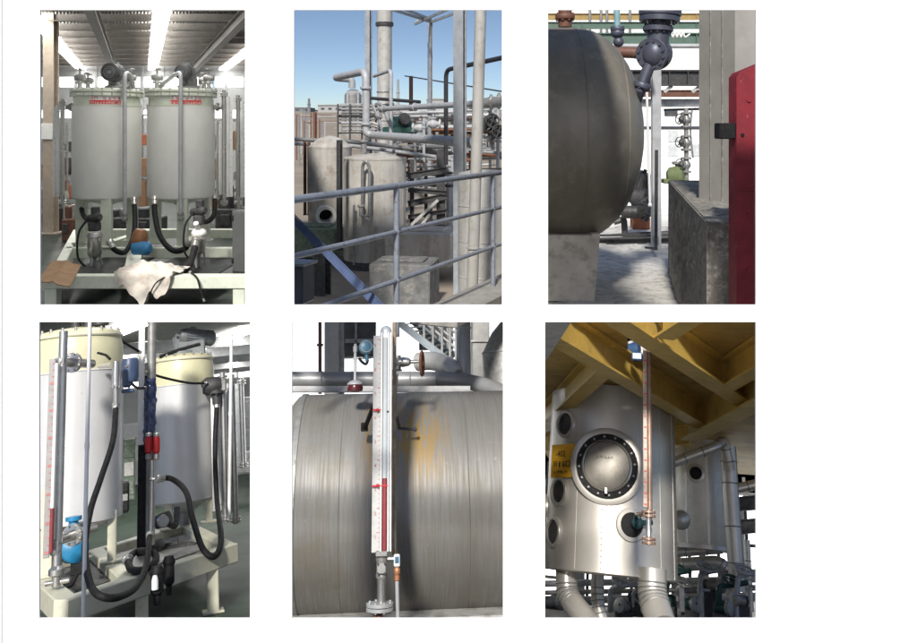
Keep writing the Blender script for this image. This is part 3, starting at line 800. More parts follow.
# ================================================================== upper middle: outdoor plant seen over a railing
def plant_yard():
    GZ = -6.4
    m_tk = mat('weathered_white_tank', (0.52, 0.50, 0.46), .6, var=.1, scale=1.2, streak=(2.4, (1, 1, .12), .75, (0.30, 0.26, 0.21)), dirt=(1.6, .53, .74, (0.25, 0.19, 0.13)), bump=.05)
    m_rail = mat('grey_blue_rail', (0.27, 0.30, 0.36), .4, .1, var=.08, scale=5, dirt=(11, .54, .66, (0.14, 0.12, 0.11)), bump=.12)
    m_tower = mat('pale_column_paint', (0.47, 0.465, 0.44), .5, var=.1, scale=1.5, streak=(2, (1, 1, .1), .55, (0.31, 0.29, 0.26)), dirt=(3, .55, .75, (.24, .2, .16)))
    m_strut = mat('grey_steel_section', (0.33, 0.35, 0.37), .5, .1, var=.12, scale=3)
    m_blk = mat('black_pipe', (0.035, 0.035, 0.04), .5, var=.2)
    # front tank
    Yt = 40.0; s = Yt / FPX
    def ztop(r_, Y=Yt): return (130 - r_) / FPX * Y
    def vtank(px, rpx, Y, rt, label, dome):
        c = V((P2(px, 0, Y).x, Y, 0)); R = rpx / FPX * Y; zt = ztop(rt, Y)
        t = thing(P2, 'storage_tank', label, 'tank', (c.x, Y, GZ), 'weathered storage tanks in the yard')
        b = B(); b.lathe([(R * 1.0, GZ + .35), (R, zt)], c, (0, 0, 1), 56)
        for z in (GZ + .34 + (zt - GZ) * .33, GZ + .34 + (zt - GZ) * .66): b.lathe([(R, z - .02), (R * 1.004, z - .01), (R * 1.004, z + .01), (R, z + .02)], c, (0, 0, 1), 56)
        part(t, 'shell', b, m_tk)
        b = B(); b.lathe([(R * 1.015, zt - .06), (R * 1.015, zt + .02), (R * .98, zt + .04), (R * .55, zt + dome * .75), (R * .1, zt + dome), (0.001, zt + dome)], c, (0, 0, 1), 56); part(t, 'roof', b, m_tk)
        for k in range(3):
            z = GZ + .36 + (zt - GZ - .36) * k / 3
            for j in range(8):
                an = 2 * PI * (j + .5 * (k % 2)) / 8; zz_ = z + (zt - GZ - .36) / 6; b = B(); b.box((c.x + math.sin(an) * (R + .004), Y - math.cos(an) * (R + .004), zz_), (.025, .02, (zt - GZ - .36) / 3 - .02), Matrix.Rotation(an, 3, 'Z')); part(t, 'weld_line', b, m_tk)
        b = B(); b.lathe([(R * 1.04, GZ), (R * 1.04, GZ + .36)], c, (0, 0, 1), 40); part(t, 'plinth', b, M_dark)
        return t, c, R, zt
    t, c, R, zt = vtank(375, 31, Yt, 158, 'weathered white storage tank with a bent overflow pipe', .22)
    # overflow pipe with U bend
    yf = Yt - R
    pts = [P2(362.5, 205, yf - .1), P2(362.5, 165, yf - .35), P2(366, 160.5, yf - .5), P2(369.5, 166, yf - .45), P2(369.5, 218, yf - .35)]
    b = B(); b.tube(fillet(pts, .25), .075, 10); op = part(t, 'overflow_pipe', b, M_dsteel)
    b = B(); b.tube([P2(361, 205, yf - .25), P2(361, 216, yf - .35)], .09, 12); part(op, 'pale_joint', b, m_tower)
    for q in (P2(361, 206, yf - .25), P2(364.5, 216, yf - .35)):
        b = B(); b.flange(q, (0, 0, 1), .16, .08, 14, 6, .02); part(op, 'flange', b, m_tower)
    b = B(); b.tube([P2(354, 205, yf - .15), P2(354, 265, yf - .15)], .05, 8); part(t, 'drain_pipe', b, M_dsteel)
    b = B()
    p = c + V((-.5, -.3, zt + .3)); b.cyl(p, p + V((0, 0, .5)), .14); b.flange(p + V((0, 0, .5)), (0, 0, 1), .24, .1, 16, 8, .02); part(t, 'roof_nozzle', b, M_dsteel)
    t2, c2, R2, zt2 = vtank(330, 21.5, 45.0, 147, 'weathered white storage tank with an open manhole neck', .6)
    p = V((P2(324, 0, 45 - R2).x, 45 - R2 * .95, P2(0, 212, 45 - R2).z)); d = V((.25, -1, -.12)).normalized()
    b = B(); b.lathe([(.36, -.3), (.36, .95), (.52, .96), (.52, 1.08), (.38, 1.08), (.34, 1.06), (.34, .3), (0.001, .29)], p, d, 24); mh = part(t2, 'manhole_neck', b, M_white)
    b = B(); b.lathe([(.335, .32), (.335, .34)], p, d, 24); part(mh, 'dark_bore', b, M_black)
    b = B(); b.tube(fillet([p + V((-.9, .1, -.7)), p + V((-.5, -.5, -.9)), p + V((.2, -.6, -.7))], .2), .09, 8); part(t2, 'drain_pipe', b, M_dsteel)
    # tall process column
    Yk = 62.0; sk = Yk / FPX; x = P2(384.5, 0, Yk).x
    t = thing(P2, 'process_column', 'tall pale cylindrical process column with a flange collar', 'column', (x, Yk, GZ))
    b = B(); b.lathe([(10 * sk, GZ), (9.4 * sk, P2(0, 118, Yk).z), (7.4 * sk, P2(0, 104, Yk).z), (7.4 * sk, P2(0, 27, Yk).z), (7.9 * sk, P2(0, 22, Yk).z), (8 * sk, 14)], (x, Yk, 0), (0, 0, 1), 32); part(t, 'shell', b, m_tower)
    b = B(); b.flange((x, Yk, P2(0, 25, Yk).z), (0, 0, 1), 9 * sk, .16, 32, 16, .04); b.flange((x, Yk, P2(0, 23.2, Yk).z), (0, 0, 1), 9 * sk, .1, 32); part(t, 'collar', b, M_dark)
    b = B(); b.torus((x, Yk, P2(0, 104, Yk).z), (0, 0, 1), 8.6 * sk, .1, 32, 6)
    b.torus((x, Yk, P2(0, 92, Yk).z), (0, 0, 1), 7.5 * sk, .05, 32, 6); part(t, 'ring', b, M_dsteel)
    # steel columns
    def icol(px, Y, w, top, bot, label, m=m_strut):
        x = P2(px, 0, Y).x; zb, zt_ = P2(0, bot, Y).z, P2(0, top, Y).z
        t = thing(P2, 'steel_column', label, 'column', (x, Y, zb))
        b = B(); b.ibeam((x, Y, zb), (x, Y, zt_), w, w * 1.1, w * .12, V((.35, 1, 0)).normalized()); part(t, 'shaft', b, m)
        b = B(); b.cbox((x, Y, zb + .02), (w * 1.6, w * 1.6, .05), .01); part(t, 'base_plate', b, m); return t
    icol(368.5, 55, .34, -10, 225, 'grey steel column just in front of the tall process column')
    icol(460, 30, .36, -10, 300, 'heavy grey steel column beside the big foreground pipe')
    icol(430, 50, .22, 22, 235, 'slim steel post carrying the overhead gantry')
    icol(411, 70, .24, 76, 195, 'brown steel post far behind the yard pipes', M_brown)
    icol(315, 70, .22, 112, 190, 'short brown post standing on the far bare ground', M_brown)
    # overhead gantry
    t = thing(P2, 'overhead_gantry', 'open overhead gantry of thin steel rails', 'gantry', P2(430, 22, 50))
    for a, c_, Ya, Yb in (((388, 8), (431, 22), 42, 50), ((392, 4), (431, 19.5), 42, 50), ((448, 9), (415, 24), 44, 50), ((458, 12), (431, 22), 46, 50), ((415, 24), (419, 18), 50, 50)):
        b = B(); b.beam(P2(*a, Ya), P2(*c_, Yb), .10, .14); part(t, 'rail', b, m_strut)
    # pipes
    def pipe(label, pts, r, m=M_galv, rad=.5, fl=(), cat='pipe', name='process_pipe'):
        b = B(); pp = fillet(pts, rad); b.tube(pp, r, 14)
        t = thing(P2, name, label, cat, low(b))
        o = part(t, 'pipe_run', b, m)
        for (q, ax) in fl:
            f = B(); f.flange(q, ax, r * 1.55, r * .5, 16, 8, r * .14); part(t, 'flange', f, m)
        return t
    Yp = 42
    pipe('grey pipe dropping from a high elbow into a long level run', [P2(352, 88, 46), P2(352, 79, 46), P2(334, 78, 46), P2(366, 71, Yp), P2(366, 133, Yp), P2(372, 135, Yp), P2(475, 143, 31)], .19, M_galv, .55, [(P2(366, 88, Yp), (0, 0, 1)), (P2(366, 124, Yp), (0, 0, 1)), (P2(420, 139, 36.9), (1, -1, 0))])
    pipe('level grey pipe running behind the heavy steel column', [P2(380, 109, 44), P2(470, 104, 34), P2(502, 101, 32)], .13, M_galv, .4, [(P2(384, 108.8, 43.5), (1, -.8, 0)), (P2(415, 107, 39.5), (1, -.8, 0))])
    pipe('thin vertical pipe with a short top bend beside the process column', [P2(374, 76, 46), P2(391, 70, 44), P2(391, 145, 44)], .1, M_galv, .3)
    pipe('black pipe rising and bending off to the right', [P2(446, 165, 38), P2(446, 70, 38), P2(515, 55, 33)], .1, m_blk, .4)
    pipe('dark level pipe crossing in front of the process column', [P2(368, 98, 50), P2(420, 102, 48)], .1, m_blk)
    pipe('thick grey pipe with dark end flange at the right', [P2(486, 103, 26), P2(520, 99, 25)], .16, M_dsteel, .2, [(P2(491, 102.5, 25.9), (1, 0, 0)), (P2(499, 101, 25.7), (1, 0, 0))])
    pipe('long low pipe lying across the bare ground behind the tanks', [P2(285, 139, 52), P2(345, 141, 50), P2(440, 152, 44)], .12, M_dsteel)
    pipe('second low pipe lying along the bare ground', [P2(285, 143.5, 50), P2(350, 145.5, 48), P2(436, 157, 42)], .1, M_galv)
    pipe('thin cable pipe strung between far posts', [P2(405, 76, 70), P2(412, 77, 68), P2(505, 92, 55)], .05, m_blk)
    # foreground vertical pipe and pale vessel
    Yv = 21.5
    x0 = P2(484, 10, Yv)
    t = thing(P2, 'standpipe', 'thick pale standpipe rising past the railing', 'pipe', P2(472, 292, Yv))
    b = B(); b.tube([P2(481.5, -20, Yv), P2(477, 140, Yv), P2(472, 298, Yv)], .145, 18); part(t, 'pipe_run', b, m_tower)
    for r_ in (176, 248):
        b = B(); b.flange(P2(477 - (r_ - 140) * .032, r_, Yv), (0, 0, 1), .18, .04, 18); part(t, 'band', b, M_galv)
    t = thing(P2, 'pale_vessel', 'broad pale upright vessel behind the railing end', 'vessel', P2(478, 300, 25))
    xx = P2(484, 0, 25).x; Rv = 26 / FPX * 25
    b = B(); b.lathe([(Rv, P2(0, 306, 25).z), (Rv, P2(0, 176, 25).z), (Rv * .97, P2(0, 173, 25).z), (Rv * .5, P2(0, 170, 25).z), (0.001, P2(0, 169.5, 25).z)], (xx, 25, 0), (0, 0, 1), 40); part(t, 'shell', b, m_tower)
    for r_ in (205, 240, 275):
        b = B(); b.torus((xx, 25, P2(0, r_, 25).z), (0, 0, 1), Rv, .015, 40, 6); part(t, 'weld_band', b, m_tower)
    # railing
    def rp(px, z):                                          # a point of the railing line at column px, height z
        Yl, Yr_ = 11.3, 18.55
        A, Bp = V((P2(294, 0, Yl).x, Yl, 0)), V((P2(502, 0, Yr_).x, Yr_, 0))
        k = (px - W0 / 2) / FPX
        tt = (k * A.y - A.x) / ((Bp.x - A.x) - k * (Bp.y - A.y)); q = A + (Bp - A) * tt; q.z = z; return q
    t = thing(P2, 'guard_railing', 'grey blue tubular guard railing with three rails', 'railing', rp(397, -3.4))
    for z, r in ((-.925, .055), (-1.68, .042), (-2.48, .042)):
        b = B(); b.tube([rp(276, z), rp(397, z), rp(522, z)], r, 14); part(t, 'rail', b, m_rail)
    for px in (396.5, 493):
        b = B(); b.cyl(rp(px, -3.4), rp(px, -.93), .05, None, 14); po = part(t, 'post', b, m_rail)
        for z, r in ((-.925, .062), (-1.68, .06), (-2.48, .06)):
            b = B(); b.ball(rp(px, z), r, 12, 8); part(po, 'weld_joint', b, m_rail)
    # walkway kerb at the railing foot
    b = B(); b.beam(rp(434, -3.42) + V((0, -.1, 0)), rp(522, -3.42) + V((0, -.1, 0)), .9, .2, ch=.02)
    solo(P2, 'walkway_slab', b, M_conc, 'concrete walkway edge below the far railing post', 'slab')
    # diagonal brace and dark box at the lower left
    t = thing(P2, 'diagonal_brace', 'blue grey angle steel brace slanting down behind the railing', 'brace', P2(384, 312, 14))
    a, c_ = P2(288, 214, 15.5), P2(386, 314, 13.0)
    b = B(); m_br = mat('blue_brace', (.10, .14, .26), .4, .1, var=.1); b.beam(a, c_, .12, .02, V((0, -1, .3))); part(t, 'web', b, m_br)
    b = B(); b.beam(a + V((.04, .06, .05)), c_ + V((.04, .06, .05)), .02, .12, V((0, -1, .3))); part(t, 'leg', b, m_br)
    t = thing(P2, 'junction_box', 'dark blue steel box at the foot of the diagonal brace', 'box', P2(300, 300, 16))
    R_ = Matrix.Rotation(-.3, 3, 'Z')
    b = B(); b.cbox(P2(294, 282, 16.3), (.62, .5, .75), .02, R_); part(t, 'case', b, mat('dark_blue_steel', (.03, .045, .08), .4))
    b = B(); b.cbox(P2(294, 262.5, 16.3), (.72, .6, .05), .01, R_); part(t, 'lid', b, m_rail)
    # concrete plinth blocks and yard structures
    def block(px, row, Y, sz, label, m=M_conc, rot=-.15):
        p = P2(px, row, Y); R_ = Matrix.Rotation(rot, 3, 'Z')
        b = B(); b.cbox(p, sz, .05, R_); b.cbox(p + V((0, 0, sz[2] / 2 + .04)), (sz[0] * .7, sz[1] * .5, .1), .03, R_)
        return solo(P2, 'concrete_plinth', b, m, label, 'plinth')
    block(405, 285, 31, (2.2, 2.0, 1.8), 'concrete plinth coloured dark for shade in front of the overflow pipe tank', mat('stained_shade_concrete', (.17, .17, .165), .9, var=.2, scale=2, dirt=(3, .5, .7, (.28, .26, .23)), bump=.3))  # shade on this plinth is put into a darker concrete colour
    block(424, 246, 37, (2.8, 3.0, 1.4), 'pale concrete plinth right of the overflow pipe tank', m_tk)
    block(440, 198, 50, (5.5, 2.5, 1.0), 'low pale concrete wall behind the plinths', m_tk)
    block(308, 240, 42, (3.5, 2.5, 1.4), 'green tinged block of stone under the manhole neck', mat('mossy_stone', (.22, .27, .2), .9, var=.2, bump=.4))
    icol(322, 33, .5, 246, 300, 'dark steel stub post below the left storage tank', M_dark)
    icol(339.5, 38, .2, 140, 250, 'dark post between the two storage tanks', M_dark)
    for k, px in enumerate((309, 305)):
        icol(px, 46, .12, 142, 215, ('brown post left of the manhole tank', 'rusty outer post left of the manhole tank')[k], M_brown)
    # small caged platform by the front tank pipework
    Yc = 58; t = thing(P2, 'caged_platform', 'small caged platform with a grey drum behind the tanks', 'platform', P2(352, 136, Yc))
    for px in (340, 347.5, 358, 365):
        for dy in (0, 3):
            b = B(); b.beam(P2(px, 137, Yc + dy), P2(px, 92 if px > 342 else 104, Yc + dy), .09, .09, V((0, 1, 0))); part(t, 'post', b, M_galv)
    for r_ in (92, 104, 112, 122, 134):
        b = B(); b.beam(P2(340 if r_ > 100 else 347, r_, Yc), P2(366, r_, Yc), .06, .08); part(t, 'rail', b, M_galv)
    x = P2(353, 0, Yc + 1.5).x
    b = B(); b.lathe([(.3, P2(0, 124, Yc).z), (.6, P2(0, 121, Yc).z), (.6, P2(0, 94, Yc).z), (.4, P2(0, 90, Yc).z), (.18, P2(0, 88, Yc).z)], (x, Yc + 1.5, 0), (0, 0, 1), 20); part(t, 'drum', b, M_dsteel)
    b = B(); b.box((x, Yc + 1.5, P2(0, 128, Yc).z), (2.2, 3, .12)); part(t, 'deck', b, M_dsteel)
    # ladder-like stair and pump group
    t = thing(P2, 'service_stair', 'short steel stair with treads beside the process column', 'stair', P2(384, 136, 52))
    for off in (0, 9):
        b = B(); b.beam(P2(372 + off, 104, 52), P2(386 + off, 138, 50), .06, .22); part(t, 'stringer', b, M_galv)
    for k in range(9):
        f_ = k / 8; b = B(); b.beam(P2(372 + 14 * f_, 105 + 32 * f_, 52 - 2 * f_), P2(381 + 14 * f_, 105 + 32 * f_, 52 - 2 * f_), .2, .05); part(t, 'tread', b, M_dsteel)
    t = thing(P2, 'pump_set', 'dark green pump set with red motor among the yard pipes', 'pump', P2(400, 133, 48))
    b = B(); b.lathe([(.3, -.6), (.42, -.5), (.42, .5), (.3, .6)], P2(400, 124, 48), (1, .3, 0), 16); b.cbox(P2(401, 130, 48), (2.0, .9, .35), .04); part(t, 'casing', b, mat('dark_green_iron', (.02, .07, .06), .4))
    motor_parts(t, P2(397, 122, 48.5), (1, -.6, 0), .27, .7, mat('dull_red_motor', (.25, .03, .03), .5), M_dark)
    b = B(); b.lathe([(.3, -.2), (.36, 0), (.3, .2)], P2(404, 119, 47.5), (.4, -1, 0), 16); part(t, 'fan', b, M_dark)
    # pipe rack tangle at right, between the front tank and the heavy column
    rnd = random.Random(21)
    for k in range(7):
        r_ = 146 + k * 6.5
        pipe('%s level yard pipe running between the front tank and heavy column' % ('topmost', 'second from top', 'third from top', 'middle', 'third from lowest', 'second from lowest', 'lowest')[k], [P2(408 + rnd.uniform(0, 6), r_ + rnd.uniform(-1, 1), 46), P2(452, r_ + 1, 41)], rnd.choice((.06, .08, .11)), rnd.choice((M_galv, M_dsteel, m_blk)))
    for k, (px, r0, r1, w) in enumerate(((415, 140, 190, .09), (424, 118, 172, .08), (437, 132, 186, .1), (449, 140, 235, .15), (452.5, 150, 245, .1))):
        pipe('upright yard pipe %s' % ('closest to the front tank', 'behind the two valves', 'with flanges in mid bank', 'thickest of the bank by the black pipe', 'touching the heavy steel column')[k], [P2(px, r0, 43.5), P2(px, r1, 43.5)], w, rnd.choice((M_galv, M_dsteel)), .2, [(P2(px, r0 + 6, 43.5), (0, 0, 1)), (P2(px, r0 + 10, 43.5), (0, 0, 1))])
    t = thing(P2, 'valve_manifold', 'bank of flanged valves beside the level yard pipes', 'valve', P2(434, 130, 44))
    for px, r_ in ((420, 128), (433, 124), (427, 146)):
        valve(t, P2(px, r_, 44), (1, 0, 0), .24, M_galv, M_dark)
    t = thing(P2, 'valve_manifold', 'pair of dark valves by the right edge vessel', 'valve', P2(490, 135, 28))
    for px, r_ in ((488, 122), (494, 133)):
        valve(t, P2(px, r_, 28), (.6, 0, .8), .2, M_dark, M_dark, V((.3, -.9, .1)))
    for k, (px, r0, r1) in enumerate(((493, 108, 150), (498, 104, 168))):
        pipe(('slim pipe beside the right valves', 'slim outer pipe beside the right valves')[k], [P2(px, r0, 29), P2(px, r1, 29)], .06, M_galv)
    for k, r_ in enumerate((118, 128, 140, 152)):
        pipe('%s thin level pipe crossing above the pale vessel' % ('topmost', 'second', 'third', 'lowest')[k], [P2(484, r_, 30), P2(512, r_ + 2, 29)], .05, M_galv)
    # layered pipe rack in the middle distance
    rnd = random.Random(52)
    t = thing(P2, 'pipe_rack', 'tall open rack crowded with thin grey pipes behind the front tank', 'pipe rack', P2(440, 200, 54))
    for k, px in enumerate((397, 409, 421, 434, 452, 470, 490)):
        for dy in (0, 4):
            b = B(); b.ibeam(P2(px, 198, 52 + dy), P2(px, 106 + 5 * (k % 3), 52 + dy), .16, .16, .02, V((0, 1, 0))); part(t, 'post', b, (m_strut, M_dark, M_brown)[k % 3])
    for r_ in (113, 121, 131, 140, 150, 160, 171, 182):
        b = B(); b.ibeam(P2(394, r_ + 2, 52), P2(506, r_ - 2, 49), .1, .16, .02); part(t, 'cross_beam', b, rnd.choice((M_dark, m_strut)))
    for k in range(26):
        r_ = 110 + k * 2.9 + rnd.uniform(-1, 1); a, c_ = 392 + rnd.uniform(0, 25), 450 + rnd.uniform(0, 56); Y_ = rnd.uniform(49, 57)
        pts = [P2(a, r_, Y_), P2(c_, r_ - 1.5, Y_ - 1)]
        if k % 3 == 0: pts = [P2(a, r_ + rnd.uniform(8, 24), Y_)] + pts
        if k % 4 == 1: pts = pts + [P2(c_, r_ + rnd.uniform(6, 20), Y_ - 1)]
        b = B(); b.tube(fillet(pts, .3, 4), rnd.choice((.05, .07, .1, .13)), 8); part(t, 'pipe_run', b, rnd.choice((M_galv, M_dsteel, M_dark, M_galv, M_rust)))
    for k in range(10):
        p = P2(398 + k * 10.5, rnd.uniform(116, 168), 50.5); b = B(); b.lathe([(.1, -.35), (.2, -.28), (.12, -.2), (.24, 0), (.12, .2), (.2, .28), (.1, .35)], p, (1, 0, 0), 12); b.cyl(p, p + V((0, -.1, .45)), .04, None, 8); handwheel(b, p + V((0, -.1, .45)), V((0, -.3, 1)).normalized(), .2, .03); part(t, 'valve', b, rnd.choice((M_dark, M_dsteel, M_galv)))
    t = thing(P2, 'pipe_rack', 'low rack of thin pipes beside the caged platform', 'pipe rack', P2(350, 140, 52))
    for k in range(9):
        r_ = 106 + k * 3.4; b = B(); b.tube(fillet([P2(336 + rnd.uniform(0, 8), r_, 53), P2(380 + rnd.uniform(-6, 6), r_ - .5, 52), P2(381, r_ + rnd.uniform(3, 10), 52)], .2, 4), rnd.choice((.05, .07, .09)), 8); part(t, 'pipe_run', b, rnd.choice((M_galv, M_dsteel, M_dark)))
    for px in (338, 350, 362, 376):
        b = B(); b.beam(P2(px, 142, 52.5), P2(px, 104, 52.5), .1, .1, V((0, 1, 0))); part(t, 'post', b, M_dark)
    # unseen deck, added to shade the lower half of the front tank
    t = thing(P2, 'shade_deck', 'unseen steel deck added high above the yard for shade', 'deck', (-4, 24.6, 6.0))
    b = B(); b.box((-4.2, 24.6, 6.05), (6.4, 6.6, .06)); part(t, 'deck_plate', b, M_dsteel)
    for k in range(5):
        b = B(); b.ibeam((-7.2 + 6 * k / 4, 21.4, 5.88), (-7.2 + 6 * k / 4, 27.8, 5.88), .14, .24, .02); part(t, 'joist', b, m_strut)
    # dark support frame, its black post and beams also standing in for shade
    t = thing(P2, 'equipment_rack', 'dark steel frame doubling as shade between the front tank and the heavy column', 'rack', P2(430, 250, 42))
    for px, r0, r1, w in ((441, 150, 262, .42), (412, 160, 250, .2), (426, 166, 255, .16)):
        b = B(); b.ibeam(P2(px, r1, 41.5), P2(px, r0, 41.5), w, w, w * .12, V((0, 1, 0))); part(t, 'post', b, M_dark)
    for r0, r1, h_ in ((176, 170, .3), (190, 193, .22), (204, 196, .3), (217, 211, .2), (228, 222, .25)):
        b = B(); b.ibeam(P2(408, r0, 41.2), P2(447, r1, 41.2), .2, h_, .03); part(t, 'cross_beam', b, M_dark)
    for (a, c_) in (((410, 226), (438, 200)), ((410, 240), (430, 214))):
        b = B(); b.beam(P2(*a, 41), P2(*c_, 41), .1, .14); part(t, 'brace', b, m_tower)
    # far plant on the horizon
    terr = lambda Y: GZ + .02 + max(0, Y - 80) / 340 * 16.2
    b = B(); b.add([(-260, 80, GZ + .01), (160, 80, GZ + .01), (160, 420, terr(420)), (-260, 420, terr(420)), (-900, 1500, terr(420) + 8), (700, 1500, terr(420) + 8)], [(0, 1, 2, 3), (3, 2, 5, 4)])
    struct(P2, 'rising_ground', b, m_ground, angle=80)
    def shed(px, Y, wpx, top, bot, label, m):
        Y = Y * .25 + 330; x = P2(px, 0, Y).x; w = wpx / FPX * Y; z0, z1 = terr(Y) - .5, P2(0, top, Y).z; h = z1 - z0
        t = thing(P2, 'far_building', label, 'building', (x, Y, z0))
        b = B(); b.box((x, Y, z0 + h * .4), (w, 12, h * .8)); part(t, 'wall', b, m)
        b = B(); b.prism([(x - w * .52, Y - 6.4, z0 + h * .8), (x + w * .52, Y - 6.4, z0 + h * .8), (x + w * .5, Y - 6.4, z0 + h * .85), (x, Y - 6.4, z0 + h * .9), (x - w * .5, Y - 6.4, z0 + h * .85)], (0, 12.8, 0)); part(t, 'roof', b, M_dsteel)
        for k in range(3):
            b = B(); b.box((x - w * .3 + w * .3 * k, Y - 6.05, z0 + h * .45), (w * .14, .2, h * .2)); part(t, 'window', b, M_dark)
    hz_ = mat('hazy_wall', (.38, .39, .40), .8); hz2 = mat('hazy_dark_wall', (.2, .21, .23), .8)
    shed(300, 240, 26, 107, 0, 'low grey far building at the left end of the horizon', hz2)
    shed(332, 220, 24, 104, 0, 'rounded grey far building behind the caged platform', hz_)
    shed(400, 260, 20, 104, 0, 'far building behind the process column', hz_)
    shed(437, 210, 20, 97, 0, 'far pale building beside the slim post', hz_)
    shed(482, 230, 34, 102, 0, 'far building behind the thick end pipe', hz2)
    shed(318, 300, 30, 110, 0, 'low dark far building on the horizon', hz2)
    for k, (px, top) in enumerate(((309, 99), (398, 80), (305, 108))):
        g_ = terr(370); x = P2(px, 0, 370).x; h_ = P2(0, top, 370).z - g_; b = B(); b.lathe([(.8, 0), (.45, h_), (.55, h_ + .2)], (x, 370, g_), (0, 0, 1), 10); b.lathe([(.7, h_ * .6), (.9, h_ * .62), (.7, h_ * .64)], (x, 370, g_), (0, 0, 1), 10)
        solo(P2, 'far_chimney', b, hz_ if k == 1 else hz2, ('thin far mast above the left horizon buildings', 'slender pale far chimney beside the process column', 'short far mast at the left end of the horizon')[k], 'chimney')
    rnd = random.Random(77)
    for k in range(16):                                    # far frame posts on the bare ground
        px = 296 + k * 2.6 + rnd.uniform(-1, 1) if k < 12 else rnd.uniform(470, 500); Y = rnd.uniform(110, 150); tp = rnd.uniform(112, 122)
        x = P2(px, 0, Y).x; z1 = P2(0, tp, Y).z
        b = B(); b.beam((x, Y, terr(Y)), (x, Y, z1), .18, .18, V((0, 1, 0))); b.beam((x, Y, z1 - .3), (x + 3, Y, z1 - .3), .1, .1)
        solo(P2, 'far_post', b, (M_brown, hz2, hz_)[k % 3], '%s far frame post with a side arm on the bare ground' % ('brown', 'dark grey', 'pale grey')[k % 3], 'post', 'far posts on the bare ground')
plant_yard()
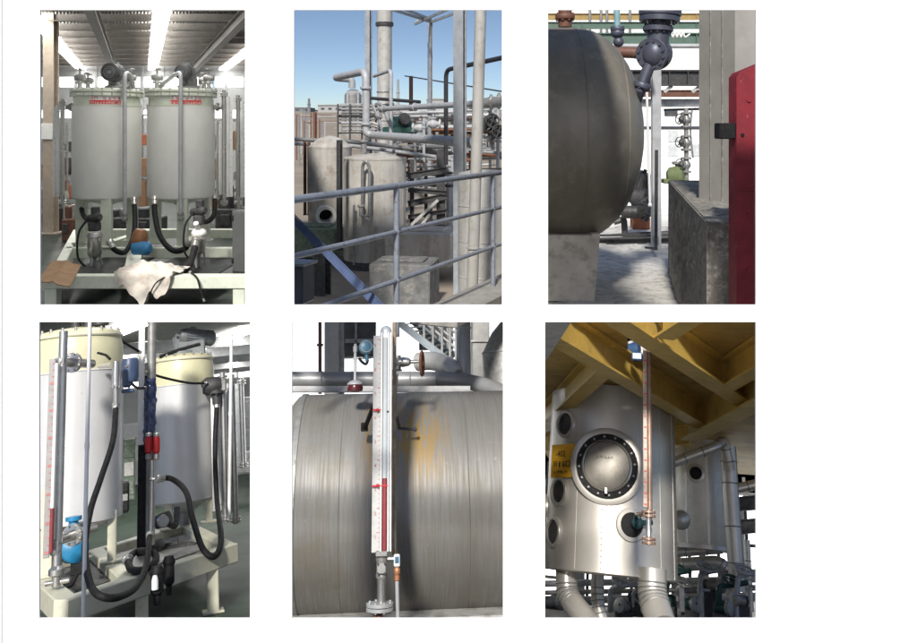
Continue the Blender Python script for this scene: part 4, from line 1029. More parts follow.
# ================================================================== upper right: under the pipe bridge beside a concrete pier
def pier_bay():
    FZ = -3.4
    m_fl = mat('broken_concrete_floor', (0.64, 0.62, 0.58), .9, var=.12, scale=2.2, dirt=(5, .5, .68, (0.25, 0.24, 0.22)), bump=.5)
    X0 = lambda y: P3(532, 0, y).x
    X1 = lambda y: P3(772, 0, y).x
    nx, ny = 60, 40; f = B(); vs = []
    from mathutils import noise
    for j in range(ny + 1):
        y = 15.9 + 14.1 * (j / ny)
        for i in range(nx + 1):
            x = X0(y) + (X1(y) - X0(y)) * i / nx
            n_ = noise.noise(V((x * 1.4, y * 1.0, 3))); d = noise.noise(V((x * 4, y * 3, 9)))
            vs.append((x, y, FZ + .05 * n_ + .03 * d))
    f.add(vs, [(j * (nx + 1) + i, j * (nx + 1) + i + 1, (j + 1) * (nx + 1) + i + 1, (j + 1) * (nx + 1) + i) for j in range(ny) for i in range(nx)])
    struct(P3, 'concrete_floor', f, m_fl, angle=80)
    # deck out of view, added to keep the tank in shade
    t = thing(P3, 'overhead_deck', 'unseen steel deck added to shade the horizontal tank', 'deck', (1.9, 11.4, 3.0))
    b = B(); b.box((1.5, 12.4, 3.05), (2.2, 8.2, .06)); part(t, 'deck_plate', b, M_dsteel)
    for k in range(4):
        b = B(); b.ibeam((.5 + 2.0 * k / 3, 8.4, 2.9), (.5 + 2.0 * k / 3, 16.4, 2.9), .14, .22, .02); part(t, 'joist', b, M_dsteel)
    # horizontal tank with a dished end
    m_t = mat('dull_tank_steel', (0.25, 0.23, 0.19), .5, .2, var=.12, scale=1.2, streak=(2, (1, .25, .25), .45, (0.15, 0.138, 0.11)), dirt=(2.2, .54, .76, (0.33, 0.30, 0.25)), bump=.04)
    Yc = 18.2; u = Yc / FPX * .985; R = 107 * u; c = P3(0, 134, Yc); c.x = 0
    xs = lambda px: P3(px, 0, Yc).x
    t = thing(P3, 'horizontal_tank', 'huge dull steel horizontal tank with a rounded dished end', 'tank', V((xs(590), Yc, c.z - R)))
    o = V((0, Yc, c.z))
    b = B(); b.lathe([(R, xs(512)), (R, xs(540)), (R, xs(572))], o, (1, 0, 0), 72); part(t, 'shell', b, m_t)
    b = B(); b.lathe([(R * q, xs(px)) for px, q in ((572.2, 1.0), (577, .999), (583, .99), (590, .972), (598, .935), (605, .888), (613, .815), (622, .70), (628, .59), (633, .465), (636.5, .34), (639, .18), (639.8, .08), (640, 0.001))], o, (1, 0, 0), 72); part(t, 'dished_end', b, m_t, angle=60)
    b = B(); b.torus(o + V((xs(572.2), 0, 0)), (1, 0, 0), R * 1.0, .012, 72, 6); part(t, 'weld_seam', b, m_t)
    b = B(); b.torus(o + V((xs(613), 0, 0)), (1, 0, 0), R * .813, .014, 72, 6); part(t, 'weld_seam', b, m_t)
    b = B(); b.cyl(P3(565, 27, Yc), P3(565, -12, Yc), 7 * u, None, 20); b.flange(P3(565, 17, Yc), (0, 0, 1), 10 * u, .1, 20, 8, .03); part(t, 'top_nozzle', b, M_brown)
    # saddle under the tank
    b = B(); q0, q1 = P3(515, 0, 16.9).x, P3(586, 0, 16.9).x
    b.prism([(q0, 16.9, FZ), (q1, 16.9, FZ), (P3(592, 0, 16.9).x, 16.9, c.z - R + .25), (q0, 16.9, c.z - R + .25)], (0, 2.2, 0))
    b.prism([(q1 - .02, 16.88, FZ), (q1 + .16, 16.88, FZ), (P3(592, 0, 16.9).x + .16, 16.88, c.z - R + .28), (P3(592, 0, 16.9).x, 16.88, c.z - R + .28)], (0, 2.2, 0))
    solo(P3, 'tank_saddle', b, mat('pale_saddle', (.68, .64, .56), .85, var=.12, scale=2, dirt=(4, .5, .75, (.33, .29, .24)), bump=.2), 'pale concrete saddle carrying the horizontal tank', 'saddle')
    # concrete block and pier
    zt = -1.19
    FL, BL = P3.onz(707, 222, zt), P3.onz(668, 180, zt)
    d = (BL - FL).normalized(); n = V((d.y, -d.x, 0)) * 1.25
    m_blk = mat('rough_dark_concrete', (0.27, 0.255, 0.225), .9, var=.25, scale=4, streak=(5, (1, 1, .12), .6, (0.13, 0.12, 0.105)), dirt=(9, .5, .68, (0.42, 0.40, 0.36)), bump=.9)
    t = thing(P3, 'concrete_block', 'rough dark concrete block at the foot of the pier', 'block', V((FL.x + .6, FL.y, -2.3)))
    def lowp(p, row): return V((p.x, p.y, (130 - row) / FPX * p.y))
    from mathutils import noise as NZ
    b = B(); n1, n2 = 26, 22
    top = [FL, BL, BL + n, FL + n]; bot = [lowp(p, 311) for p in top]
    def face(a, b_, c_, d_, nu, nv, nor):
        vs = []
        for j in range(nv + 1):
            for i in range(nu + 1):
                u_, v_ = i / nu, j / nv
                p = (a * (1 - u_) + b_ * u_) * (1 - v_) + (d_ * (1 - u_) + c_ * u_) * v_
                e = min(1, 6 * min(u_, 1 - u_, v_, 1 - v_))
                p = p + nor * (e * (.07 * NZ.noise(p * 2.2) + .05 * NZ.noise(p * 6)) - .02 * (1 - e))
                vs.append(p)
        b.add(vs, [(j * (nu + 1) + i, j * (nu + 1) + i + 1, (j + 1) * (nu + 1) + i + 1, (j + 1) * (nu + 1) + i) for j in range(nv) for i in range(nu)])
    face(bot[0], bot[1], top[1], top[0], 40, 16, V((-1, .2, 0)))
    face(top[0], top[1], top[2], top[3], 40, 10, V((0, 0, 1)))
    face(bot[3], bot[0], top[0], top[3], 12, 16, V((0, -1, 0)))
    face(bot[1], bot[2], top[2], top[1], 6, 6, V((0, 1, 0))); face(bot[2], bot[3], top[3], top[2], 6, 6, V((1, 0, 0))); face(bot[0], bot[3], bot[2], bot[1], 4, 4, V((0, 0, -1)))
    part(t, 'block', b, m_blk, angle=50)
    m_pier = mat('board_marked_concrete', (0.36, 0.345, 0.315), .8, var=.1, scale=1.5, streak=(7, (1, 1, .06), .4, (0.30, 0.29, 0.265)), dirt=(5, .6, .85, (0.22, 0.21, 0.19)), bump=.25)
    A = P3.onz(735, 203, zt); C_ = P3(699, 197, 14.75); C_.z = zt
    dd = (C_ - A).normalized(); nn = V((dd.y, -dd.x, 0)) * 1.6
    b = B(); A2 = V((A.x, A.y, zt - .05)); C2 = V((C_.x, C_.y, zt - .05))
    b.prism([A2, C2, C2 + nn, A2 + nn], (0, 0, 7.0))
    t = thing(P3, 'concrete_pier', 'tall board marked concrete pier standing on the rough block', 'pier', A2)
    part(t, 'shaft', b, m_pier)
    for k in (1, 2):
        b = B(); p = A2 + dd * (C2 - A2).length * k / 3 - nn.normalized() * .004; b.box(p + V((0, 0, 3.5)), (.012, .02, 6.9), Matrix.Rotation(math.atan2(dd.y, dd.x), 3, 'Z')); part(t, 'board_joint', b, m_blk)
    # red steel upright
    Yr = 10.3; m_redst = mat('red_steel_paint', (0.26, 0.018, 0.03), .55, var=.18, scale=2.5, streak=(3, (1, 1, .15), .4, (.22, .018, .03)), dirt=(12, .62, .72, (0.42, 0.3, 0.28)), bump=.12)
    x0, x1 = P3(736.5, 0, Yr).x, P3(778, 0, Yr).x
    t = thing(P3, 'red_upright', 'red painted steel upright in front of the concrete pier', 'upright', V((x0 + .2, Yr, P3(0, 312, Yr).z)))
    b = B(); b.prism([V((x0, Yr, P3(0, 312, Yr).z)), V((x1, Yr, P3(0, 312, Yr).z)), V((x1, Yr, P3(0, 56, Yr).z)), V((x0 + .04, Yr, P3(0, 72, Yr).z)), V((x0, Yr, P3(0, 77, Yr).z))], (0, .3, 0)); part(t, 'plate', b, m_redst)
    b = B(); p = P3(742.5, 135, Yr); b.lathe([(.022, -.012), (.022, .05)], p, (0, 1, 0), 14); part(t, 'bolt_hole', b, M_black)
    for r_ in (100, 215, 270):
        b = B(); b.lathe([(.03, -.015), (.03, 0), (.02, .01)], P3(749, r_, Yr), (0, 1, 0), 6); part(t, 'bolt', b, m_redst)
    b = B(); b.cbox(((x0 + x1) / 2, Yr - .006, P3(0, 190, Yr).z), (x1 - x0 - .03, .012, .03), .004); part(t, 'weld_seam', b, m_redst)
    b = B(); p = P3(728, 131, Yr - .02); b.cbox(p + V((0, .12, 0)), (16.5 / FPX * Yr, .22, 16 / FPX * Yr), .012); part(t, 'rubber_buffer', b, M_black)
    # large valve assembly over the tank end
    m_v = mat('blue_grey_valve', (.10, .11, .15), .45, .3, var=.15, dirt=(6, .55, .8, (.18, .16, .15))); Yv = 17.0; k = Yv / FPX
    t = thing(P3, 'large_valve', 'large dark blue grey valve elbow over the end of the tank', 'valve', P3(655, 70, Yv))
    for px, r_, rr, th in ((661, 4, 21, .2), (660, 13, 21, .12), (659.5, 19, 20, .12), (658, 29, 15, .1)):
        b = B(); b.flange(P3(px, r_, Yv), (.06, 0, 1), rr * k, th, 28, 12, .03); part(t, 'flange', b, m_v)
    b = B(); b.tube([P3(661, -15, Yv), P3(659, 30, Yv), P3(656, 55, Yv)], 11 * k, 20); part(t, 'neck', b, m_v)
    b = B(); b.ball(P3(655, 54, Yv), 13 * k, 24, 16, (1, 1, 1.15)); part(t, 'body', b, m_v)
    for dd_ in (-.12, .1):
        b = B(); ax = V((-.55, -.8, -.1)).normalized(); b.flange(P3(654, 54, Yv) + ax * dd_, ax, 16.5 * k, .1, 28, 12, .03); part(t, 'flange', b, m_v)
    b = B(); b.tube([P3(650, 64, Yv), P3(640, 90, Yv), P3(634, 104, Yv + .3)], 6 * k, 16); b.flange(P3(642, 86, Yv), (-.4, 0, -1), 9 * k, .1, 18, 8, .02); part(t, 'branch', b, m_v)
    t = thing(P3, 'small_valve', 'small pale blue valve stem above the tank shoulder', 'valve', P3(617, 44, 19))
    k2 = 19 / FPX
    b = B(); b.cyl(P3(616, -8, 19), P3(617.5, 30, 19), 3.2 * k2, None, 14); part(t, 'stem', b, mat('pale_blue_paint', (.25, .42, .46), .45))
    b = B(); b.ball(P3(617.5, 33, 19), 7 * k2, 16, 10, (1, 1, .8)); b.ball(P3(618.5, 42, 19), 5.4 * k2, 16, 10); b.flange(P3(617.5, 29, 19), (0, 0, 1), 7.2 * k2, .08, 16, 6, .02); part(t, 'body', b, m_v)
    # beams of the pipe bridge
    m_g = mat('green_beam', (.10, .17, .13), .5, var=.1, dirt=(3, .55, .8, (.2, .2, .17))); m_y = mat('ochre_beam', (.40, .28, .10), .5, var=.12)
    def ib(label, ra, rb, Y, m, pa=525, pb=715, cat='beam', flip=False):
        z0, z1 = P3(0, rb, Y).z, P3(0, ra, Y).z; h = z1 - z0
        t = thing(P3, 'bridge_beam', label, cat, (P3(640, 0, Y).x, Y, z0))
        b = B(); b.ibeam((P3(pa, 0, Y).x, Y, (z0 + z1) / 2), (P3(pb, 0, Y).x, Y, (z0 + z1) / 2), h * .5, h, h * .09); part(t, 'section', b, m)
        for j in range(5):
            x = P3(pa + (pb - pa) * (j + .5) / 5, 0, Y).x; b = B(); b.box((x, Y - h * .13, (z0 + z1) / 2), (h * .06, h * .22, h * .8)); part(t, 'stiffener', b, m)
    ib('deep green steel beam of the pipe bridge', 33, 45, 27, m_g)
    ib('upper green steel beam of the pipe bridge', 22, 29, 29, m_g)
    ib('ochre steel beam above the green beams', 13.5, 20, 31, m_y)
    ib('dark beam just below the bright gap', 70, 86, 27, M_dark, 622)
    ib('rusty brown beam carrying the pipes', 90, 97, 30, M_brown, 615)
    ib('pale grey beam over the bright yard', 99, 107, 29, M_galv, 615)
    for j, (px, tp) in enumerate(((590, 10), (601, 10), (607, 14), (630, 12))):
        b = B(); b.cyl(P3(px, tp - 20, 30), P3(px, 46, 30), .05, None, 8); b.ball(P3(px, 46, 30), .09, 8, 6)
        solo(P3, 'hanger_rod', b, M_dsteel, ('thin hanger rod over the tank shoulder', 'second thin hanger rod over the tank', 'thin hanger rod beside the small pale blue valve', 'thin hanger rod between the two valves')[j], 'rod')
    b = B(); b.tube(spline([P3(670, 32, 26.5)] + [P3(671 + i * 2, 32 + (5 if i % 2 else 0), 26.5) for i in range(8)] + [P3(690, 34, 26.5)], 5), .03, 6)
    solo(P3, 'coiled_cable', b, M_white, 'white coiled cable hanging on the green beam', 'cable')
    t = thing(P3, 'level_pipe_pair', 'pale level pipe under the green beams', 'pipe', P3(640, 50, 25))
    b = B(); b.cyl(P3(560, 46, 25), P3(712, 46, 25), .07, None, 12); part(t, 'pipe_run', b, M_galv)
    b = B(); b.tube(fillet([P3(613, 52, 24), P3(640, 53, 24), P3(652, 62, 23)], .3), .16, 14); part(t, 'branch', b, M_brown)
    for j, (a, c_, e, g) in enumerate(((664, 92, 672, 86), (692, 92, 699, 87))):
        b = B(); b.beam(P3(a, c_, 27), P3(e, g, 27), .07, .1); solo(P3, 'brace', b, M_galv, ('short slanted brace near the steel post', 'short slanted brace near the pier')[j], 'brace')
    # steel post, white cord and gauge rod
    t = thing(P3, 'steel_post', 'grey channel steel post in the bright gap', 'post', P3(656, 251, 24))
    b = B(); b.ibeam(P3(656, 251, 24), P3(656, 66, 24), .25, .2, .035, V((0, 1, 0))); part(t, 'shaft', b, M_galv)
    b = B(); b.cbox(P3(656, 239, 23.8), (.16, .1, .12), .01); part(t, 'bracket', b, M_dsteel)
    t = thing(P3, 'gauge_rod', 'thin dark gauge rod with a hooked foot beside the post', 'rod', P3(656, 251, 22.5))
    b = B(); b.tube(fillet([P3(656.5, 150, 22.5), P3(656, 250, 22.5)], .1), .045, 8); part(t, 'rod', b, M_dark)
    b = B(); b.tube([P3(645, 247.5, 22.5), P3(657, 248.5, 22.5)], .03, 8); part(t, 'hook', b, M_dark)
    b = B(); b.cyl(P3(646.5, 80, 23), P3(650, 205, 23), .035, None, 8); b.ball(P3(650, 205, 23), .06, 8, 6)
    solo(P3, 'hanging_rope', b, M_white, 'white rope hanging along the tank end', 'rope')
    # pumps, box and kerb seen under the tank end
    t = thing(P3, 'pump', 'black pump behind the tank end', 'pump', P3(640, 206, 27))
    motor_parts(t, P3(640, 186, 27), (.3, -.2, 1), .3, .9, M_dark, M_black)
    b = B(); b.lathe([(.2, -.3), (.42, -.2), (.42, .2), (.2, .3)], P3(641, 199, 27), (1, -.5, 0), 18); b.tube(fillet([P3(632, 200, 27), P3(640, 205, 26.5), P3(652, 196, 26.5)], .2), .12, 10); part(t, 'casing', b, M_dark)
    b = B(); b.tube(fillet([P3(622, 212, 26.5), P3(640, 212, 26.5), P3(651, 210, 26)], .2), .2, 12); b.flange(P3(645, 211.5, 26.3), (1, 0, 0), .32, .12, 16, 8, .03); part(t, 'suction_pipe', b, M_dark)
    b = B(); b.cbox(P3(640, 222, 27.5), (.55, .5, .45), .03); b.cbox(P3(640, 214.5, 27.5), (.6, .55, .04), .01)
    solo(P3, 'orange_box', b, mat('box_orange', (.4, .13, .06), .6), 'orange brown box on the floor behind the black pump', 'box')
    t = thing(P3, 'pipe_support', 'black angled pipe support behind the tank', 'support', P3(625, 236, 27))
    b = B(); b.tube(fillet([P3(614, 222, 27), P3(624, 219, 27), P3(625, 236, 27), P3(668, 234, 27)], .1), .1, 8); part(t, 'frame', b, M_dark)
    t = thing(P3, 'kerb_channel', 'black steel kerb channel lying across the floor', 'kerb', P3(632, 246, 25.5))
    b = B(); b.ibeam(P3(592, 241.5, 25.5), P3(676, 240, 25.5), .3, .2, .03); part(t, 'channel', b, M_dark)
    b = B(); b.beam(P3(592, 235.5, 26), P3(676, 234.5, 26), .12, .06); part(t, 'rail', b, M_dark)
    # valve stack and planting box near the pier
    t = thing(P3, 'valve_stack', 'slim stack of valves on an upright pipe near the pier', 'valve', P3(686, 180, 26))
    b = B(); b.cyl(P3(686, 108, 26), P3(686.5, 182, 26), .07, None, 10); part(t, 'pipe_run', b, M_dsteel)
    for r_ in (120, 143, 165): valve(t, P3(686, r_, 26), (0, 0, 1), .14, M_dsteel, M_dark, V((-.8, -.6, .1)))
    b = B(); b.tube(fillet([P3(692, 110, 26), P3(690, 130, 26), P3(693, 158, 26)], .3), .03, 8); part(t, 'impulse_line', b, M_dsteel)
    t = thing(P3, 'wall_instrument', 'small grey instrument box under the pale beam', 'instrument', P3(671, 117, 28))
    b = B(); b.cbox(P3(671, 113.5, 28), (.4, .2, .2), .02); part(t, 'case', b, M_dsteel)
    b = B(); b.cyl(P3(664, 110, 28), P3(699, 109, 28), .04, None, 8); part(t, 'conduit', b, M_dark)
    b = B(); b.cyl(P3(640, 128, 29), P3(700, 128, 29), .06, None, 10); b.ball(P3(640, 128, 29), .09)
    solo(P3, 'handrail_pipe', b, M_dsteel, 'thin dark level pipe crossing the bright gap', 'pipe')
    t = thing(P3, 'green_pump', 'small dull green pump head above the rough block', 'pump', P3(676, 182, 26))
    b = B(); b.lathe([(.2, -.25), (.3, -.15), (.3, .15), (.2, .25)], P3(676, 176, 26), (1, -.6, .2), 14); b.cbox(P3(674, 181, 26), (.7, .4, .14), .02); part(t, 'casing', b, mat('olive_paint', (.16, .2, .09), .6))
    b = B(); b.cyl(P3(677, 162, 26), P3(677, 172, 26), .06, None, 10); b.flange(P3(677, 163, 26), (0, 0, 1), .16, .06, 12, 4, .02); part(t, 'outlet', b, M_dsteel)
    # made-up white wall, sunlit to pass for overexposed sky beyond
    Yb = 44.0; m_wb = mat('backdrop_white', (.85, .85, .83), .8, var=.02, scale=1)
    z = lambda r_: P3(0, r_, Yb).z
    t = thing(P3, 'white_building', 'made-up white wall standing in for bright sky beyond the pipe bridge', 'building', (P3(650, 0, Yb).x, Yb, -6.4))
    b = B(); b.box((P3(652, 0, Yb).x, Yb + 2, (z(-60) - 6.4) / 2), (P3(775, 0, Yb).x - P3(530, 0, Yb).x, 4, z(-60) + 6.4)); part(t, 'wall', b, m_wb)
    for px, r_ in ((673, 150), (694, 150), (673, 136)):
        b = B(); b.box((P3(px, 0, Yb).x, Yb - .03, z(r_)), (.5, .05, .6)); part(t, 'window', b, mat('pale_glass', (.55, .57, .58), .3))
    b = B(); b.box((P3(652, 0, Yb).x, Yb - 4, -5.0), (P3(775, 0, Yb).x - P3(530, 0, Yb).x, 8, 2.6))
    struct(P3, 'pale_forecourt', b, m_wb)
pier_bay()
# ================================================================== lower left: closer view of two tanks on a cream skid
def skid_hall():
    D = lambda y: y if y < 14 or y > 21.5 else 14 + (y - 14) * .5     # the right hand group stands closer to the front one
    class Near(Place):
        def __init__(s): s.R = P4.R; s.M = P4.M
        def __call__(s, px, py, Y): return Place.__call__(s, px, py, D(Y))
    P = Near()
    ZT = P(115, 566, 13.4).z; FZ = ZT - .78
    # hall floor, ceiling, rear wall
    m_floor = mat('dark_green_floor', (0.04, 0.066, 0.046), .55, spec=.25, var=.2, scale=.7, dirt=(1.5, .52, .75, (0.07, 0.075, 0.06)), bump=.04)
    Y1 = 46.0
    f = B(); f.add([P.onz(12, 628, FZ), P.onz(272, 628, FZ), V((P(268, 400, Y1).x, Y1, FZ)), V((P(14, 400, Y1).x, Y1, FZ))], [(0, 1, 2, 3)])
    struct(P, 'hall_floor', f, m_floor)
    RZ = P(150, 376, Y1).z
    m_roof = mat('ribbed_ceiling', (0.30, 0.30, 0.29), .6, var=.08)
    YA = 25.0
    n = 90; r = B(); vs = []; fs = []
    for i in range(n + 1):
        z = RZ + (.06 if i % 2 else 0)
        fa, fb = P4.onz(4, 317, RZ), P4.onz(272, 317, RZ); ga, gb = V((P4(4, 360, Y1).x, Y1, RZ)), V((P4(272, 360, Y1).x, Y1, RZ))
        qa, qb = fa.lerp(ga, i / n), fb.lerp(gb, i / n)
        vs += [(qa.x, qa.y, z), (qb.x, qb.y, z), (qa.x, qa.y, z + .06), (qb.x, qb.y, z + .06)]
    for i in range(n):
        a = i * 4; fs += [(a, a + 1, a + 5, a + 4), (a + 2, a + 6, a + 7, a + 3)]
    r.add(vs, fs); roof = struct(P, 'hall_ceiling', r, m_roof, angle=10); b0 = BASE[roof.name]
    def rp(name, mb, m): o = link(bpy.data.objects.new(name, mb.mesh(name, b0, m))); o.parent = roof
    for y in (27, 31, 35, 39, 43):
        b = B(); b.ibeam((P(10, 350, y).x, y, RZ - .2), (P(264, 350, y).x, y, RZ - .2), .16, .32, .03); rp('purlin', b, M_galv)
    for (a, c, w) in (((92, 344), (142, 324), .4), ((190, 352), (252, 330), .4), ((222, 366), (256, 354), .35), ((120, 360), (150, 346), .3)):
        p, q = P.onz(*a, RZ - .12), P.onz(*c, RZ - .12)
        L = (q - p).length; k = max(1, int(L / 2.5))
        for i in range(k):
            b = B(); b.beam(p.lerp(q, (i + .03) / k), p.lerp(q, (i + .97) / k), w, .05, ch=.01); rp('roof_light', b, M_roof)
    m_wall = mat('pale_hall_wall', (.5, .51, .52), .6, var=.05)
    w = B(); xa, xb = P(12, 400, Y1).x, P(270, 400, Y1).x
    w.box(((xa + xb) / 2, Y1 + .1, (FZ + RZ) / 2), (xb - xa, .2, RZ - FZ)); wall = struct(P, 'hall_wall', w, m_wall); b1 = BASE[wall.name]
    for i in range(16):
        px = 20 + i * 15.6
        for (ra, rb) in ((378, 386),):
            x0, x1 = P(px + 1, 400, Y1).x, P(px + 14, 400, Y1).x; z0, z1 = P(150, rb, Y1).z, P(150, ra, Y1).z
            b = B(); b.box(((x0 + x1) / 2, Y1 - .02, (z0 + z1) / 2), (x1 - x0, .05, z1 - z0)); o = link(bpy.data.objects.new('window_pane', b.mesh('window_pane', b1, M_glow))); o.parent = wall
    # skid
    m_cr = M_cream
    fr = thing(P, 'skid_frame', 'cream steel skid frame carrying the two yellow topped tanks', 'frame', P.onz(140, 575, FZ))
    h = .25; zc = ZT - h / 2
    def bar(a, c, w_=.2, dz=0):
        p, q = P.onz(*a, ZT), P.onz(*c, ZT); p.z = q.z = zc + dz
        b = B(); b.beam(p, q, w_, h, ch=.015); part(fr, 'beam', b, m_cr)
    bar((60, 600), (232, 543), .21)
    bar((66, 597), (33, 569), .24, -.004)
    bar((228, 544), (188, 524), .22, -.004)
    bar((33, 566), (188, 523), .22, -.008)
    bar((128, 575), (96, 548), .22, -.008)
    for (a, c, dd) in (((78, 592), (44, 568), (118, 577)), ((134, 572), (104, 547), (205, 548))):
        b = B(); pts = [P.onz(*a, ZT - .12), P.onz(*c, ZT - .12), P.onz(c[0] + dd[0] - a[0], c[1] + dd[1] - a[1], ZT - .12), P.onz(*dd, ZT - .12)]
        b.prism(pts, (0, 0, -.02)); part(fr, 'deck_plate', b, M_dsteel if a[0] > 100 else M_dark)
    for (px, row) in ((142, 572.8), (68, 597.5), (212, 549.6), (188, 523)):
        p = P.onz(px, row, ZT); p.z = ZT - h; b = B(); b.cbox((p.x, p.y, (p.z + FZ) / 2), (.15, .15, p.z - FZ), .012); b.cbox((p.x, p.y, FZ + .015), (.28, .26, .03), .006); part(fr, 'leg', b, m_cr)
    # tanks
    m_body = mat('satin_grey_tank', (.66, .66, .655), .38, .1, var=.04, scale=2, streak=(5, (1, 1, .06), .4, (.50, .49, .47)), dirt=(6, .66, .8, (.42, .40, .36)))
    def tank(px, rpx, Y, rb, rs, rt, label, legs):
        Y = D(Y); u = (P4(px + .5, 440, Y) - P4(px - .5, 440, Y)).length; R = rpx * u; c = V((P4(px, (rb + rs) / 2, Y).x, Y, 0))
        zb = P4(px, rb, Y - R).z; zs = P4(px, rs, Y - R).z; zt = P4(px, rt, Y).z
        t = thing(P, 'storage_tank', label, 'tank', V((c.x, Y, ZT)), 'yellow topped tanks on the cream skid')
        b = B(); b.lathe([(R * .25, zb - .2), (R * .6, zb - .1), (R * .96, zb - .01), (R, zb), (R, zs)], c, (0, 0, 1), 64); part(t, 'shell', b, m_body)
        b = B(); b.lathe([(R * .992, zs), (R * .99, zs + (zt - zs) * .45), (R * .97, zs + (zt - zs) * .62), (R * .93, zs + (zt - zs) * .76), (R * .95, zs + (zt - zs) * .78), (R * .95, zs + (zt - zs) * .86), (R * .86, zs + (zt - zs) * .93), (R * .6, zt - .01), (R * .2, zt + .03), (0.001, zt + .03)], c, (0, 0, 1), 64); dm = part(t, 'dome', b, M_yel)
        b = B(); b.torus(c + V((0, 0, zs + (zt - zs) * .80)), (0, 0, 1), R * .95, .022, 64, 8); part(dm, 'rim_ring', b, M_cream)
        for k in range(20):
            an = 2 * PI * k / 20; bb = B(); bb.lathe([(.018, -.06), (.018, .06)], c + V((math.cos(an) * R * .9, math.sin(an) * R * .9, zs + (zt - zs) * .88)), (0, 0, 1), 6); part(dm, 'bolt', bb, M_steel)
        b = B(); b.torus(c + V((0, 0, zs)), (0, 0, 1), R * .998, .012, 64, 6); part(t, 'seam', b, m_body)
        for (lx, ly) in legs:
            p = V((c.x + lx * R, c.y + ly * R, 0)); b = B(); b.cbox((p.x, p.y, (ZT + zb + .1) / 2), (.12, .10, zb + .1 - ZT), .01); b.cbox((p.x, p.y, ZT + .015), (.3, .26, .03), .006); part(t, 'leg', b, m_cr)
        b = B(); b.lathe([(.09, 0), (.09, .25), (.05, .3)], c + V((0, 0, zb - .45)), (0, 0, 1), 14); part(t, 'outlet', b, M_dsteel)
        return t, c, R, zb, zs, zt
    tL, cL, RL, zbL, zsL, ztL = tank(76, 47.5, 14.2, 525, 371, 330, 'yellow topped grey tank behind the red filled level gauge', ((.80, -.42), (-.62, -.6), (.1, .8)))
    tR, cR, RR, zbR, zsR, ztR = tank(184, 32, 20.5, 502, 384, 354, 'yellow topped grey tank with a grey motor on its dome', ((-.5, -.72), (.72, -.42), (0, .85)))
    motor_parts(tR, P(196, 337, 20.3), (-.9, -.3, .12), 8 * P.u(196, 337, 20.3), .62, M_motor, M_motor)
    b = B(); b.cbox(P(191, 349, 20.5), (.5, .5, .3), .03); b.lathe([(.3, 0), (.3, .06), (.18, .1), (.18, .35)], cR + V((0, 0, ztR - .02)), (0, 0, 1), 18); part(tR, 'gearbox', b, M_motor)
    b = B(); b.tube(fillet([P(160, 357, 19.8), P(178, 350, 20), P(200, 344, 20)], .2), .03, 8); part(tR, 'cable', b, M_black)
    for px, r_ in ((88, 326), (100, 330), (76, 325)):
        b = B(); b.lathe([(.07, 0), (.07, .12), (.12, .13), (.12, .17), (.05, .2)], P(px, r_ + 4, 14.0), (0, 0, 1), 12); part(tL, 'lid_nozzle', b, M_dark)
    # big gauge in front of the left tank
    g0 = P(54, 577, 12.2); H = P(54, 332, 12.2).z - g0.z; u = P.u(54, 450, 12.2)
    t = thing(P, 'level_gauge', 'tall red filled level gauge in front of the left yellow topped tank', 'level gauge', g0)
    b = B(); b.lathe([(4.6 * u, .12), (4.6 * u, H)], V((P(56.5, 577, 12.2).x, 12.2, g0.z)), (0, 0, 1), 20); part(t, 'chamber', b, M_steel)
    xg = P(50.5, 577, 12.1).x
    b = B(); b.lathe([(2.0 * u, H * .1), (2.0 * u, H * .86)], V((xg, 12.06, g0.z)), (0, 0, 1), 14); it = part(t, 'indicator_tube', b, M_clear)
    b = B(); b.lathe([(2.1 * u, H * .1), (2.1 * u, H * .27)], V((xg, 12.06, g0.z)), (0, 0, 1), 14); part(it, 'red_column', b, mat('red_liquid', (.27, .05, .055), .35, var=.12, scale=8))
    b = B(); b.cbox((P(45.5, 577, 12.1).x, 12.1, g0.z + H * .48), (6.2 * u, .03, H * .8), .005); sp = part(t, 'scale_plate', b, mat('aluminium_scale', (.40, .385, .375), .45, .2, var=.1, scale=9))
    for k in range(28):
        b = B(); big = k % 4 == 0; b.box((P(46 if big else 47, 577, 12.1).x, 12.08, g0.z + H * (.1 + .76 * k / 27)), (4 * u if big else 2.2 * u, .004, .012 if not big else .03)); part(sp, 'tick', b, M_fade)
    for z_ in (.1, .87, .13):
        b = B(); b.flange((P(55, 577, 12.2).x, 12.2, g0.z + H * z_), (0, 0, 1), 5.6 * u, .05, 18, 8, .015); part(t, 'flange', b, M_steel)
    p = V((P(56.5, 577, 12.2).x, 12.2, g0.z)); b = B(); b.lathe([(.03, -.12), (.05, -.1), (.05, 0), (.09, .02), (.09, .08), (.05, .12)], p, (0, 0, 1), 14); b.cyl(p + V((-.12, 0, -.06)), p + V((.14, 0, -.06)), .03); part(t, 'drain_valve', b, M_steel)
    for r_ in (362, 540):
        b = B(); p = P(58, r_, 12.2); b.cyl(p, p + V((.35, .8, 0)), .06); b.flange(p + V((.14, .32, 0)), (.4, .9, 0), .13, .06, 16, 8, .015); part(t, 'side_arm', b, M_steel)
    p = P.onz(46, 577, ZT); b = B(); b.cbox((p.x, p.y, ZT + .55), (.14, .12, 1.1), .01)
    b.cbox((p.x, p.y, ZT + .015), (.24, .22, .03), .005)
    solo(P, 'gauge_bracket', b, m_cr, 'short cream post behind the foot of the red filled gauge', 'post')
    # thin pole
    def pole(label, px0, r0, px1, r1, Y, r, m=M_steel):
        b = B(); p, q = P(px0, r0, Y), P(px1, r1, Y); b.cyl(p, q, r, None, 12); b.ball(q, r * 1.2, 10, 8)
        d = q - p; b.lathe([(r * 1.25, 0), (r * 1.25, .06)], p + d * .55, d, 12)
        return solo(P, 'thin_pole', b, m, label, 'pole')
